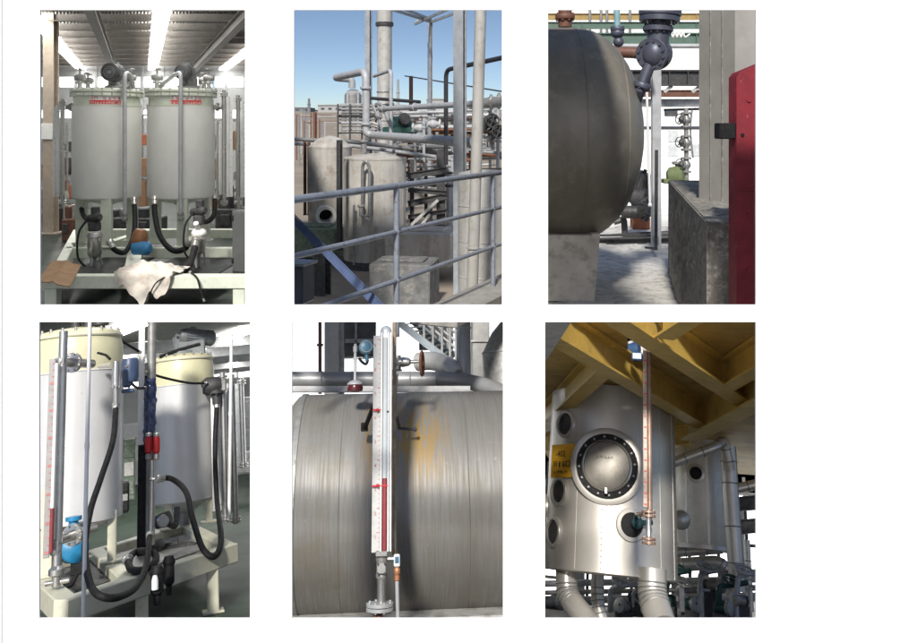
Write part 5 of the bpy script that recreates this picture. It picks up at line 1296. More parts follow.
    pole('thin pale pole standing in front of the skid', 83, 626, 90, 317, 11.0, .022, M_white)
    pole('thin pale pole beside the right hand gauges', 229, 520, 231.5, 335, 19.0, .03, M_white)
    # centre bundle: graduated pole, wrapped pipe, red valves
    Yb = 16.0; ub = P.u(148, 450, Yb)
    t = thing(P, 'graduated_pole', 'white graduated pole between the yellow topped tanks', 'pole', P(141, 445, Yb))
    b = B(); b.beam(P(140.8, 445, Yb), P(142, 317, Yb), 6.5 * ub, .05, V((0, 1, 0)), ch=.005); part(t, 'pole', b, M_white)
    for k in range(9):
        b = B(); b.box(P(142 - .02 * k, 326 + k * 12, Yb - .03), (3.6 * ub, .006, 2.0 * ub * (1 + .6 * (k % 2)))); part(t, 'mark', b, M_tick)
    t = thing(P, 'wrapped_pipe', 'steel pipe wrapped in dark blue film with red valve heads', 'pipe', P(151, 545, Yb - .1))
    b = B(); b.tube([P(150, 545, Yb), P(151, 440, Yb), P(152, 317, Yb)], 4.6 * ub, 18); part(t, 'pipe_run', b, M_dsteel)
    # crinkled film
    b = B(); n1, n2 = 40, 20; from mathutils import noise
    a0, a1 = P(149.5, 442, Yb - .05), P(150.5, 378, Yb - .05); vs = []
    for j in range(n1 + 1):
        for i in range(n2):
            an = 2 * PI * i / n2; c = a0.lerp(a1, j / n1)
            rr = 6.2 * ub * (1 + .22 * noise.noise(V((math.cos(an) * 1.5, math.sin(an) * 1.5, j * .35))) + .08 * noise.noise(V((math.cos(an) * 5, math.sin(an) * 5, j * .8)))) * (.75 if j in (0, n1) else 1)
            vs.append(c + V((math.cos(an) * rr, math.sin(an) * rr * .8, 0)))
    b.add(vs, [(j * n2 + i, j * n2 + (i + 1) % n2, (j + 1) * n2 + (i + 1) % n2, (j + 1) * n2 + i) for j in range(n1) for i in range(n2)]); part(t, 'blue_film', b, mat('dark_blue_film', (.012, .02, .075), .22, var=.2, col2=(.10, .12, .2)), angle=50)
    for px in (148.5, 156.5):
        p = P(px, 453, Yb - .25); b = B(); b.lathe([(2.2 * ub, -.1), (2.4 * ub, 0), (3.6 * ub, .02), (3.7 * ub, 14 * ub), (3.2 * ub, 16 * ub), (3.3 * ub, 19 * ub), (2.6 * ub, 20 * ub)], p, (0, 0, 1), 20); v = part(t, 'valve_head', b, M_red)
        b = B(); b.lathe([(3.3 * ub, 16.4 * ub), (3.5 * ub, 17 * ub), (3.5 * ub, 19.4 * ub), (2.6 * ub, 20.4 * ub)], p, (0, 0, 1), 20); part(v, 'cap', b, M_steel)
        b = B(); b.lathe([(3.1 * ub, -6 * ub), (3.1 * ub, -2 * ub), (2.2 * ub, -.5 * ub), (2.2 * ub, .01)], p, (0, 0, 1), 16); part(v, 'union', b, M_dsteel)
    b = B(); b.tube(fillet([P(152, 460, Yb - .25), P(152, 480, Yb - .25), P(151, 545, Yb - .35)], .2), 2.6 * ub, 14); b.tube(fillet([P(150, 479, Yb - .3), P(160, 479, Yb - .35)], .1), 1.8 * ub, 12); part(t, 'lower_pipe', b, M_steel)
    t = thing(P, 'black_column', 'black square column hung with hose between the tanks', 'column', P(143, 556, Yb + .3))
    b = B(); b.beam(P(144, 560, Yb + .2), P(146, 376, Yb + .2), 14 * ub, .2, V((0, 1, 0)), ch=.01); part(t, 'shaft', b, M_black)
    b = B(); b.cbox(P(144, 558, Yb + .35), (15 * ub, .3, .05), .01); part(t, 'base_plate', b, M_black)
    # hoses
    def hz(label, pts, r): hose(P, label, [P(*q) for q in pts], r, n=10)
    hz('long black hose from the left yellow topped tank sweeping to the floor', ((116, 405, 13.2), (113, 440, 12.6), (101, 478, 12.2), (90, 512, 11.9), (85, 550, 11.6), (92, 588, 10.6), (112, 598, 10.5), (135, 588, 11.2), (146, 566, 12.2), (150, 535, 13.8)), .038)
    hz('black hose arching off the pipe and looping below the right yellow topped tank', ((158, 478.5, 15.6), (172, 479, 15.8), (186, 492, 14.6), (193, 520, 13.6), (203, 549, 13.2), (215, 556, 13.2), (221, 538, 13.8), (217, 500, 18.2), (215, 450, 18.8), (217, 402, 19.2)), .042)
    hz('black hose coil lying at the foot of the black column', ((127, 560, 12.9), (132, 570, 12.4), (146, 569, 12.2), (156, 560, 12.6), (152, 552, 13.2), (136, 552, 13.6), (128, 560, 13.0)), .045)
    hz('thin black cable slung between the pole and the right tank valve', ((146, 372, 15.8), (165, 378, 17), (190, 383, 18.2), (206, 383, 18.8)), .02)
    hz('thin black cable looping from the blue actuator to the pole', ((127, 366, 13.2), (131, 382, 13.4), (138, 388, 14.6), (145, 388, 15.7)), .02)
    hz('thin black cable running over the left yellow dome', ((92, 322.5, 14), (105, 331, 14.2), (120, 340, 14.6), (140, 352, 15.6)), .02)
    # valves on the tanks
    b0_ = P(116, 366, 12.9)
    t = thing(P, 'tank_valve', 'steel ball valve with blue actuator on the left yellow topped tank', 'valve', P(116, 404, 13.1))
    b = B(); b.tube(fillet([P(100, 366, 13.4), P(116, 364, 12.95), P(116, 404, 13.0)], .12), 3.2 * u, 14); b.flange(P(116, 378, 12.97), (0, 0, 1), 5 * u, .06, 14, 6, .015); b.flange(P(116, 384, 12.97), (0, 0, 1), 5 * u, .06, 14, 6, .015); b.lathe([(4.4 * u, -.14), (4.8 * u, 0), (4.4 * u, .14)], P(116, 372, 12.96), (0, 0, 1), 14); part(t, 'body', b, M_steel)
    b = B(); b.tube(fillet([P(98, 353, 13.2), P(106, 355, 13), P(110, 359, 12.9)], .05), .018, 8); part(t, 'lever', b, M_black)
    b = B(); b.cbox(P(127, 378, 13.3), (.13, .14, .26), .03); b.lathe([(.1, -.16), (.12, -.1), (.12, .1), (.1, .16)], P(130, 370, 13.3), (0, 0, 1), 16); b.cbox(P(128, 391, 13.3), (.17, .16, .05), .015); part(t, 'actuator', b, mat('slate_blue', (.06, .09, .17), .4))
    t = thing(P, 'tank_valve', 'dark steel valve on the side of the right yellow topped tank', 'valve', P(218, 400, 19.2))
    b = B(); b.tube(fillet([P(204, 384, 19.6), P(216, 384, 19.2), P(217, 404, 19.2)], .12), .08, 12); b.lathe([(.12, -.16), (.16, -.1), (.16, .1), (.12, .16)], P(212, 386, 19.2), (1, 0, 0), 14); b.flange(P(216, 392, 19.2), (0, 0, 1), .15, .06, 14, 6, .02); part(t, 'body', b, M_dark)
    b = B(); b.cbox(P(220, 386, 19.2), (.22, .2, .22), .03); part(t, 'actuator', b, M_dsteel)
    # blue pump
    p = P.onz(73, 575, ZT); Yp = p.y; q = P(73, 548, Yp)
    t = thing(P, 'blue_pump', 'small bright blue pump head on a black stand under the left tank', 'pump', p)
    b = B(); b.lathe([(.09, -.2), (.16, -.17), (.18, -.08), (.18, .1), (.12, .16), (.06, .2)], q, (.5, -1, .05), 20); b.lathe([(.06, 0), (.06, .22), (.1, .23), (.1, .28)], q + V((0, 0, .1)), (0, 0, 1), 12); b.lathe([(.05, 0), (.05, .26)], q, (-1, -.2, 0), 12); part(t, 'casing', b, mat('bright_blue', (.03, .25, .48), .35))
    b = B(); b.cbox(V((q.x + .06, q.y, (ZT + q.z - .15) / 2)), (.16, .16, q.z - .15 - ZT), .01); b.tube(spline([q + V((-.14, -.1, -.1)), q + V((-.16, -.12, -.35)), q + V((-.02, -.12, -.42)), q + V((.06, -.05, -.3))], 6), .03, 8); part(t, 'stand', b, M_black)
    # pumps under the right tank and pots below the beam
    t = thing(P, 'transfer_pump', 'black transfer pump under the right yellow topped tank', 'pump', P.onz(172, 556, ZT))
    motor_parts(t, P(170, 552, 16.8), (1, -.3, 0), .13, .8, M_dark, M_black)
    b = B(); b.lathe([(.1, -.1), (.2, -.06), (.2, .06), (.1, .1)], P(158, 553, 16.6), (1, -.3, 0), 18); b.lathe([(.1, -.12), (.12, 0), (.1, .12)], P(163, 520, 17.4), (1, -.3, .3), 14); b.tube(fillet([P(163, 520, 17.4), P(176, 528, 17.6), P(177, 508, 18)], .1), .05, 10); part(t, 'casing', b, M_dark)
    b = B(); b.lathe([(.08, -.06), (.1, 0), (.08, .06)], P(163, 521, 17.2), (.2, -1, 0), 14); part(t, 'sight_glass', b, M_steel)
    for k, (px, r0, r1, rr) in enumerate(((157, 566, 596, 6.5), (169, 556, 586, 5.5))):
        Yk = 11.7 + k * .5; uu = P.u(px, 580, Yk); p = P(px, r1, Yk); b = B(); hh = P(px, r0, Yk).z - p.z
        b.lathe([(rr * uu * .5, 0), (rr * uu, .04), (rr * uu, hh * .9), (rr * uu * .8, hh)], p, (0, 0, 1), 20); b.lathe([(rr * uu * .5, -.1), (rr * uu * .55, 0)], p, (0, 0, 1), 14); b.flange(p + V((0, 0, hh * .8)), (0, 0, 1), rr * uu * 1.15, .05, 18)
        solo(P, 'hanging_pot', b, M_black, ('black pot hanging below the front beam beside the skid leg', 'narrower black pot hanging below the front beam')[k], 'pot')
    p = P(155, 602, 11.6); b = B(); b.lathe([(.025, .12), (.04, .13), (.04, .22), (.03, .26), (.02, .28)], p, (0, 0, 1), 14)
    solo(P, 'drain_bottle', b, M_white, 'small white drain bottle under the black pot', 'bottle')
    # gauges on the right
    def gg(px, top, bot, Y, w, label, side, red=0):
        p = P(px, bot, Y); gauge(P, label, p, P(px, top, Y).z - p.z, w, 'steel gauges at the right of the cream skid', scale_side=side, lo_red=red)
    gg(226, 372, 522, 19.4, .17, 'slim steel level gauge beside the right yellow topped tank', -1)
    gg(236, 374, 524, 20.5, .17, 'steel level gauge with a drain cock beside the thin pole', -1)
    gg(244, 378, 468, 27, .24, 'far steel level gauge at the end of the hall', -1)
    # other tanks and racks in the background
    rnd = random.Random(9)
    def cab(px, row, Y, wpx, hpx, label, m):
        p = P(px, row, Y); u_ = P.u(px, row, Y); w_, h_ = wpx * u_, hpx * u_
        t = thing(P, 'workshop_cabinet', label, 'cabinet', p)
        b = B(); b.cbox(p + V((0, 0, h_ / 2)), (w_, .6, h_), .03); part(t, 'case', b, m)
        for k in range(3):
            b = B(); b.cbox(p + V((0, -.31, h_ * (.2 + .3 * k))), (w_ * .8, .04, h_ * .22), .01); part(t, 'drawer', b, M_dsteel if k % 2 else m)
    grn = mat('dull_green', (.07, .10, .07), .6, dirt=(4, .5, .7, (.2, .21, .19))); 
    cab(129, 500, 30, 12, 62, 'narrow green cabinet seen in the gap between the yellow topped tanks', grn)
    cab(130, 462, 38, 16, 40, 'pale cabinet at the far end of the gap between the tanks', m_wall)
    cab(222, 450, 34, 12, 34, 'green cabinet behind the right hand gauges', grn)
    cab(240, 475, 30, 22, 22, 'low grey bench at the end of the hall', M_dsteel)
    cab(248, 448, 36, 10, 50, 'tall grey cabinet at the far right of the hall', M_galv)
    cab(124, 512, 24, 10, 30, 'black cabinet beneath the gap between the tanks', M_black)
skid_hall()
# ================================================================== lower middle: gauge in front of a weathered horizontal tank
def gauge_front():
    P = P5
    # tank
    Yc = 14.6; u = P.u(398, 502, Yc)
    zt, zb = P(398, 392, Yc).z, P(398, 613, Yc).z
    R = (zt - zb) / 2 * .99; o = V((0, Yc, (zt + zb) / 2))
    m = bpy.data.materials.new('weathered_cladding'); m.use_nodes = True
    nt = m.node_tree; N = nt.nodes; L = nt.links; bs = N['Principled BSDF']
    tcn = N.new('ShaderNodeTexCoord')
    def noise(scale, st, det=6, ro=.6):
        mp_ = N.new('ShaderNodeMapping'); mp_.inputs['Scale'].default_value = st; L.new(tcn.outputs['Object'], mp_.inputs['Vector'])
        n_ = N.new('ShaderNodeTexNoise'); n_.inputs['Scale'].default_value = scale; n_.inputs['Detail'].default_value = det; n_.inputs['Roughness'].default_value = ro
        L.new(mp_.outputs[0], n_.inputs['Vector']); return n_.outputs[0]
    def rng(v, a, b_, c=0., d=1.):
        r = N.new('ShaderNodeMapRange'); r.inputs[1].default_value = a; r.inputs[2].default_value = b_; r.inputs[3].default_value = c; r.inputs[4].default_value = d; L.new(v, r.inputs[0]); return r.outputs[0]
    def mix(f_, a, b_):
        x = N.new('ShaderNodeMix'); x.data_type = 'RGBA'
        L.new(f_, x.inputs[0])
        for k, s_ in ((6, a), (7, b_)):
            if isinstance(s_, tuple): x.inputs[k].default_value = (*s_, 1)
            else: L.new(s_, x.inputs[k])
        return x.outputs[2]
    def mul(a, b_):
        x = N.new('ShaderNodeMath'); x.operation = 'MULTIPLY'; L.new(a, x.inputs[0])
        if isinstance(b_, float): x.inputs[1].default_value = b_
        else: L.new(b_, x.inputs[1])
        return x.outputs[0]
    sep = N.new('ShaderNodeSeparateXYZ'); L.new(tcn.outputs['Object'], sep.inputs[0])
    fine = noise(5.0, (7.5, .3, .3)); blot = noise(1.3, (1, 1, 1), 8, .7); broad = noise(1.1, (1.4, .1, .16))
    col = mix(rng(fine, .36, .66), (.25, .245, .235), (.20, .195, .178))
    col = mix(mul(rng(blot, .5, .72), .6), col, (.19, .165, .115))
    col = mix(mul(rng(broad, .5, .7), .35), col, (.14, .13, .10))
    # rust runs, right of the gauge foot only: a stain with a shape of its own
    xa, xb = P(394, 430, Yc - R).x, P(438, 430, Yc - R).x; bx = None
    STX = (xa, xb)
    stn = noise(3.4, (6.0, .6, .6), 7, .72)
    obx = V((P(398, 502, Yc).x, Yc, o.z - R))               # the shell's own origin
    w1 = rng(sep.outputs[0], xa - obx.x - .12, xa - obx.x + .12); w2 = rng(sep.outputs[0], xb - obx.x - .15, xb - obx.x + .25, 1., 0.)
    zlo, zhi = P(398, 500, Yc - R).z - obx.z, P(398, 413, Yc - R * .8).z - obx.z
    w3 = rng(sep.outputs[2], zlo, zlo + .75); w4 = rng(sep.outputs[2], zhi - .15, zhi + .25, 1., 0.)
    stain = mul(mul(mul(w1, w2), mul(w3, w4)), rng(stn, .44, .52))
    col = mix(mul(stain, 1.), col, (.33, .21, .06))
    xc, xd = P(358, 440, Yc - R).x - obx.x, P(374, 440, Yc - R).x - obx.x
    st2 = mul(mul(mul(rng(sep.outputs[0], xc, xc + .1), rng(sep.outputs[0], xd, xd + .1, 1., 0.)), mul(w3, w4)), rng(stn, .44, .56))
    col = mix(mul(st2, .95), col, (.30, .19, .06))
    sp2 = noise(9.0, (1, 1, 1), 8, .75)
    col = mix(mul(rng(sp2, .62, .7), .5), col, (.40, .39, .36))
    L.new(col, bs.inputs['Base Color'])
    bs.inputs['Metallic'].default_value = .2
    L.new(rng(fine, .3, .7, .46, .64), bs.inputs['Roughness'])
    bp = N.new('ShaderNodeBump'); bp.inputs['Strength'].default_value = .12; bp.inputs['Distance'].default_value = .02; L.new(fine, bp.inputs['Height']); L.new(bp.outputs[0], bs.inputs['Normal'])
    t = thing(P, 'horizontal_tank', 'long weathered grey brown horizontal tank behind the white gauge', 'tank', obx)
    X = lambda px: P(px, 502, Yc).x
    b = B(); b.lathe([(R, X(303)), (R, X(345)), (R * 1.0, X(400)), (R, X(470)), (R, X(522))], o, (1, 0, 0), 96); part(t, 'shell', b, m)
    b = B(); b.lathe([(R * .55, X(286)), (R * .8, X(288)), (R * .93, X(292)), (R * .985, X(297)), (R * 1.0, X(302.9))], o, (1, 0, 0), 96); part(t, 'end_cap', b, m, angle=60)
    b = B(); b.lathe([(R * 1.006, X(300)), (R * 1.01, X(300.4)), (R * 1.01, X(305)), (R * 1.006, X(305.4))], o, (1, 0, 0), 96); part(t, 'strap', b, M_dsteel)
    for px in (345, 462, 520):
        b = B(); b.torus(V((X(px), o.y, o.z)), (1, 0, 0), R, .008, 96, 5); part(t, 'seam', b, m)
    # cradle and pale kerb below
    b = B(); p = P(398, 618, Yc - .8); b.cbox((X(398), Yc - .6, p.z - .2), (X(520) - X(276), 1.2, .5), .03)
    solo(P, 'tank_cradle', b, mat('pale_cradle', (.5, .5, .48), .8, var=.1, dirt=(3, .5, .7, (.2, .18, .16))), 'pale concrete cradle just under the weathered tank', 'cradle')
    # --- the gauge
    Yg = 11.6; ug = P.u(382, 440, Yg); g = lambda px, row, dy=0.: P(px, row, Yg + dy)
    t = thing(P, 'level_gauge', 'tall white level gauge with red liquid column and graduated scale', 'level gauge', g(382, 612))
    def zz(row): return P(382, row, Yg).z
    def vbox(px0, px1, r0, r1, dy, th, ch=.004):
        b = B(); x0, x1 = P(px0, 440, Yg).x, P(px1, 440, Yg).x; b.cbox(((x0 + x1) / 2, Yg + dy, (zz(r0) + zz(r1)) / 2), (x1 - x0, th, zz(r0) - zz(r1)), ch); return b
    m_al = mat('bright_aluminium', (.66, .68, .70), .35, .3, var=.04, streak=(6, (1, 1, .04), .2, (.52, .54, .56)))
    b = B(); x = P(385.5, 440, Yg).x; b.lathe([(6.4 * ug, zz(552)), (6.4 * ug, zz(334)), (6.0 * ug, zz(330)), (4.6 * ug, zz(327)), (2 * ug, zz(325.5)), (.001, zz(325))], (x, Yg + .08, 0), (0, 0, 1), 28); part(t, 'housing', b, m_al)
    part(t, 'channel', vbox(380.6, 391, 334, 551, -.02, .05), m_al)
    for a, c in ((380.4, 382.2), (387.6, 389.0), (390.2, 391.6)):
        part(t, 'channel_lip', vbox(a, c, 333, 551, -.07, .06), M_white)
    b = B(); b.lathe([(2.5 * ug, zz(550)), (2.5 * ug, zz(338))], (P(384.9, 440, Yg).x, Yg - .055, 0), (0, 0, 1), 16); it = part(t, 'glass_tube', b, mat('milky_glass', (.5, .54, .56), .15, var=.04))
    b = B(); b.lathe([(2.6 * ug, zz(550)), (2.6 * ug, zz(478))], (P(384.9, 440, Yg).x, Yg - .056, 0), (0, 0, 1), 16); part(it, 'red_column', b, mat('red_liquid', (.27, .05, .055), .35, var=.12, scale=8))
    sc = part(t, 'scale_plate', vbox(372.6, 380.2, 336, 552, -.04, .02), mat('white_scale', (.56, .56, .54), .5, var=.06, dirt=(7, .55, .8, (.4, .37, .32))))
    for k in range(44):
        row = 340 + k * 4.8; big = k % 5 == 0
        part(sc, 'tick', vbox(377.2 if big else 378.6, 380, row - (.5 if big else .3), row + (.5 if big else .3), -.052, .003, .001), mat('faded_red_print', (.55, .22, .2), .6))
    for k in range(9):
        row = 345 + k * 24
        q = P(374, row + 2.2, Yg - .055); tm = text_mb(str(9 - k), q, (1, 0, 0), (0, 0, 1), 4.6 * ug, .003); part(sc, 'lettering', tm, MATS['faded_red_print'])
    for row in (410, 485.5):
        mk = part(t, 'limit_marker', vbox(372.4, 381.5 if row < 450 else 388.5, row - .9, row + .9, -.09, .02, .002), M_red)
        b = B(); b.ball(P(377.5, row, Yg - .1), 1.6 * ug, 10, 8); part(mk, 'knob', b, M_red)
    b = B(); b.ball(P(387.8, 411.5, Yg - .1), 1.1 * ug, 10, 8); part(t, 'screw', b, M_tick)
    part(t, 'tube_clamp', vbox(376.5, 388, 550, 556, 0.02, .22, .01), M_dsteel)
    b = B(); x = P(382.3, 440, Yg).x; b.lathe([(4.6 * ug, zz(579)), (5.4 * ug, zz(577)), (5.4 * ug, zz(574)), (4.4 * ug, zz(572)), (4.4 * ug, zz(563)), (5.4 * ug, zz(561)), (5.4 * ug, zz(558)), (4 * ug, zz(556))], (x, Yg, 0), (0, 0, 1), 20); b.cbox((x, Yg - .06, zz(567)), (9 * ug, .12, 10 * ug), .01); vb = part(t, 'valve_body', b, M_dsteel)
    b = B()
    for dx, dz in ((-3.2, -4), (3.2, -4), (-3.2, 4), (3.2, 4)): b.lathe([(1 * ug, 0), (1 * ug, .03)], (x + dx * ug, Yg - .12, zz(567) + dz * ug), (0, -1, 0), 6)
    part(vb, 'bolts', b, M_dark)['kind'] = 'stuff'
    b = B(); b.lathe([(4.2 * ug, zz(603)), (4.0 * ug, zz(585)), (4.4 * ug, zz(579))], (x, Yg, 0), (0, 0, 1), 20); part(t, 'lower_pipe', b, M_steel)
    for row in (604.5, 609):
        b = B(); b.flange((P(381, 440, Yg).x, Yg, zz(row)), (0, 0, 1), 13 * ug, 3.2 * ug, 32, 8, 1.1 * ug); part(t, 'flange', b, M_galv)
    b = B(); b.lathe([(4 * ug, zz(626)), (4 * ug, zz(610))], (P(379, 440, Yg).x, Yg, 0), (0, 0, 1), 16); part(t, 'stub_pipe', b, M_rust)
    # transmitter on the side
    part(t, 'transmitter', vbox(394, 399.8, 554, 566.5, -.05, .1, .012), M_white)
    part(t, 'display', vbox(395.2, 398.6, 556, 562.5, -.105, .012, .002), mat('blue_display', (.05, .16, .3), .25))
    b = B(); b.cyl(P(388, 559, Yg), P(395, 559, Yg - .02), .03, None, 10); part(t, 'arm', b, M_steel)
    b = B(); xq = P(397, 570, Yg).x; b.lathe([(1.6 * ug, zz(581)), (2.6 * ug, zz(580)), (2.6 * ug, zz(576)), (1.8 * ug, zz(575)), (3 * ug, zz(573)), (3 * ug, zz(569)), (2 * ug, zz(567))], (xq, Yg - .05, 0), (0, 0, 1), 12); part(t, 'brass_gland', b, mat('copper_orange', (.55, .24, .12), .4, .3))
    b = B(); b.tube([P(397, 581, Yg - .05), P(398, 626, Yg - .05)], 1.9 * ug, 12); part(t, 'conduit', b, M_galv)
    b = B(); b.tube([P(394.5, 317, Yg + .3), P(394.2, 440, Yg + .3), P(394, 555, Yg + .2)], 2.1 * ug, 14)
    solo(P, 'brown_riser', b, mat('rusty_cream_pipe', (.42, .33, .22), .7, var=.2, scale=6, dirt=(4, .5, .7, (.25, .13, .06))), 'rust streaked brown riser pipe right behind the white gauge', 'pipe')
    # black support arms behind the gauge
    t = thing(P, 'support_bracket', 'black slanted support bracket holding the gauge to the tank', 'bracket', P(363, 430, 12.8))
    b = B(); b.beam(P(375, 402, 11.9), P(365, 428, 12.9), .05, .04); b.cbox(P(364.5, 427, 12.9), (.1, .08, .12), .01); part(t, 'arm', b, M_black)
    t = thing(P, 'pressure_tap', 'short dark tap rod on the tank right of the gauge', 'tap', P(398, 428, 12.9))
    b = B(); b.tube([P(397, 418, 12.6), P(399.5, 428, 12.9)], .025, 8); b.tube([P(398, 428, 12.9), P(415, 429.5, 13.0)], .02, 8); b.ball(P(415, 429.5, 13), .03, 8, 6); part(t, 'rod', b, M_dark)
    # top valve with rusty handwheel
    t = thing(P, 'wheel_valve', 'steel gate valve with a rusty handwheel seen edge on', 'valve', P(400, 372, 12.4))
    Yv = 12.6; uv = P.u(405, 362, Yv)
    b = B(); b.lathe([(4.5 * uv, -12 * uv), (6 * uv, -11 * uv), (6 * uv, -9 * uv), (4 * uv, -8 * uv), (5 * uv, -3 * uv), (4 * uv, 3 * uv), (2 * uv, 5 * uv), (1.4 * uv, 16 * uv)], P(406, 362, Yv), (1, 0, .02), 18); b.lathe([(5 * uv, -7 * uv), (5.6 * uv, -6 * uv), (4 * uv, -5 * uv), (4 * uv, 8 * uv)], P(397, 364, Yv), (0, 0, 1), 16); part(t, 'body', b, M_steel)
    b = B(); handwheel(b, P(422, 363.5, Yv), V((1, -.18, 0)).normalized(), 11.5 * uv, 1.3 * uv); part(t, 'handwheel', b, M_rust)
    b = B(); b.tube(fillet([P(396, 374, Yv), P(395, 388, Yv), P(394.5, 396, Yv)], .05), 2.4 * uv, 12); part(t, 'drop_pipe', b, M_steel)
    # alarm beacon on a stem
    t = thing(P, 'alarm_beacon', 'dark red beacon on a thin stem above the weathered tank', 'beacon', P(355, 392, 13.2))
    ua = P.u(355, 380, 13.2)
    b = B(); b.lathe([(3 * ua, -1 * ua), (7.6 * ua, 0), (8 * ua, 3 * ua), (7.4 * ua, 6.5 * ua), (5 * ua, 9 * ua), (1.5 * ua, 10 * ua)], P(355, 391, 13.2), (0, 0, 1), 24); part(t, 'lens', b, mat('dark_red_lens', (.09, .015, .02), .25, var=.1))
    b = B(); b.lathe([(7.9 * ua, 6 * ua), (7.9 * ua, 7.4 * ua), (5.2 * ua, 9.6 * ua), (2 * ua, 10.5 * ua)], P(355, 391, 13.2), (0, 0, 1), 24); part(t, 'cap', b, M_galv)
    b = B(); b.tube([P(355, 382, 13.2), P(355.3, 344, 13.2)], 1.4 * ua, 12); b.lathe([(2.2 * ua, 0), (2.4 * ua, 5 * ua), (1 * ua, 7 * ua)], P(355.3, 352, 13.2), (0, 0, 1), 12); b.cyl(P(353, 358.5, 13.2), P(371, 357.5, 13.2), 1.2 * ua, None, 10); part(t, 'stem', b, M_galv)
    t = thing(P, 'blue_transmitter', 'round blue transmitter head left of the gauge top', 'transmitter', P(366, 358, 13))
    b = B(); b.lathe([(4 * ua, -4 * ua), (7 * ua, -3.4 * ua), (7 * ua, 3 * ua), (5.4 * ua, 4 * ua)], P(366, 347, 13), (.15, -1, .05), 24); b.cyl(P(366.5, 352, 13), P(367, 361, 13), 1.8 * ua, None, 12); b.cyl(P(366, 347, 13), P(374, 347, 13), 3 * ua, None, 14); part(t, 'case', b, mat('teal_blue_paint', (.07, .19, .28), .4, var=.1))
    b = B(); b.torus(P(366, 347, 13) + V((.15, -1, .05)).normalized() * 4 * ua, (.15, -1, .05), 5.4 * ua, .6 * ua, 24, 6); part(t, 'cover_ring', b, M_dsteel)
    b = B(); b.tube(spline([P(368, 360, 13), P(366, 364, 13), P(362, 362, 13), P(359, 358, 13)], 5), .02, 8); part(t, 'cable', b, M_black)
    # big pipe behind the tank
    Yp = 18.2; up_ = P.u(398, 380, Yp)
    m_pipe = mat('clad_grey_pipe', (.36, .37, .38), .45, .3, var=.08, scale=2, streak=(3, (.15, 1, 1), .3, (.26, .26, .27)))
    t = thing(P, 'clad_pipe', 'thick grey clad pipe running along behind the weathered tank', 'pipe', P(398, 390, Yp))
    b = B(); b.tube(fillet([P(280, 379.5, Yp), P(462, 379.5, Yp), P(492, 388, Yp - .6), P(520, 400, Yp - 1)], .6), 7.6 * up_, 24); part(t, 'pipe_run', b, m_pipe)
    for px in (322, 352, 410, 436, 462):
        b = B(); b.torus(P(px, 379.5, Yp), (1, 0, 0), 7.7 * up_, .015, 28, 6); part(t, 'band', b, m_pipe)
    t = thing(P, 'riser_pipe', 'thick grey riser pipe with a clad elbow right of the stair', 'pipe', P(464, 380, Yp))
    b = B(); b.tube([P(463.5, 316.5, Yp + .2), P(463.5, 378, Yp + .2)], 7.4 * up_, 24); part(t, 'pipe_run', b, mat('pipe_grey_blue', (.33, .35, .38), .4, .2, var=.06))
    b = B(); b.torus(P(463.5, 328, Yp + .2), (0, 0, 1), 7.5 * up_, .02, 28, 6); part(t, 'band', b, M_galv)
    b = B(); b.tube(spline([P(418, 362, Yp + .8), P(432, 361, Yp + .6), P(448, 366, Yp + .3), P(458, 376, Yp + .1)], 8), 9.5 * up_, 20); part(t, 'branch', b, m_tw := mat('pale_cladding', (.62, .62, .61), .35, .35, var=.06))
    t = thing(P, 'cable_tray', 'flat pale cable tray lying behind the top of the tank', 'tray', P(398, 392, 17))
    for row in (387.5, 390.2):
        b = B(); b.beam(P(292, row, 17), P(470, row, 17), .12, .05); part(t, 'rail', b, M_galv)
    b = B(); b.tube(fillet([P(290, 391, 16.8), P(468, 391, 16.8), P(486, 396, 16.2)], .3), .03, 8); part(t, 'conduit', b, M_galv)
    # building frame, stair and vessel behind
    Yb = 22.0; ub = P.u(398, 350, Yb)
    t = thing(P, 'concrete_column', 'pale concrete column with a brown pipe beside it', 'column', P(332, 392, Yb))
    b = B(); b.beam(P(332, 395, Yb), P(332, 316.5, Yb), 13.5 * ub, .5, V((0, 1, 0)), ch=.02); part(t, 'shaft', b, mat('pale_concrete', (.55, .55, .53), .8, var=.08, bump=.2))
    b = B(); b.beam(P(341.5, 395, Yb + .2), P(341.5, 316.5, Yb + .2), 5.5 * ub, .2, V((0, 1, 0))); part(t, 'panel', b, M_dsteel)
    t = thing(P, 'brown_downpipe', 'thin brown downpipe with a clamp at the left of the pale column', 'pipe', P(320, 392, Yb - .5))
    b = B(); b.tube([P(320, 394, Yb - .5), P(320, 316.5, Yb - .5)], 1.7 * ub, 12); part(t, 'pipe_run', b, M_brown)
    b = B(); b.flange(P(320, 345, Yb - .5), (0, 0, 1), 3.2 * ub, 2 * ub, 14); part(t, 'clamp', b, M_brown)
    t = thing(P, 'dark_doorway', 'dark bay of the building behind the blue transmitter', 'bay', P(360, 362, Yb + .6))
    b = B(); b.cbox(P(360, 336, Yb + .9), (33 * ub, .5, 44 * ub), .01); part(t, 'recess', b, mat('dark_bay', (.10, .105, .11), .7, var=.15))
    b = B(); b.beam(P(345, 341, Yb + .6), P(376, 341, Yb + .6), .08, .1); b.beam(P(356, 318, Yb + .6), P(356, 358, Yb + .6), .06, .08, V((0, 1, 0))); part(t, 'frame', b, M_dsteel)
    t = thing(P, 'steel_stair', 'grey blue steel stair with handrails climbing behind the gauge', 'stair', P(450, 362, Yb))
    m_st = mat('stair_grey_blue', (.30, .35, .39), .5, .1, var=.08)
    for a, c, dy in (((392, 317), (447, 360), 0), ((408, 317), (455, 356), .9)):
        b = B(); b.beam(P(*a, Yb + dy), P(*c, Yb + dy - .4), .05, .17); part(t, 'stringer', b, m_st)
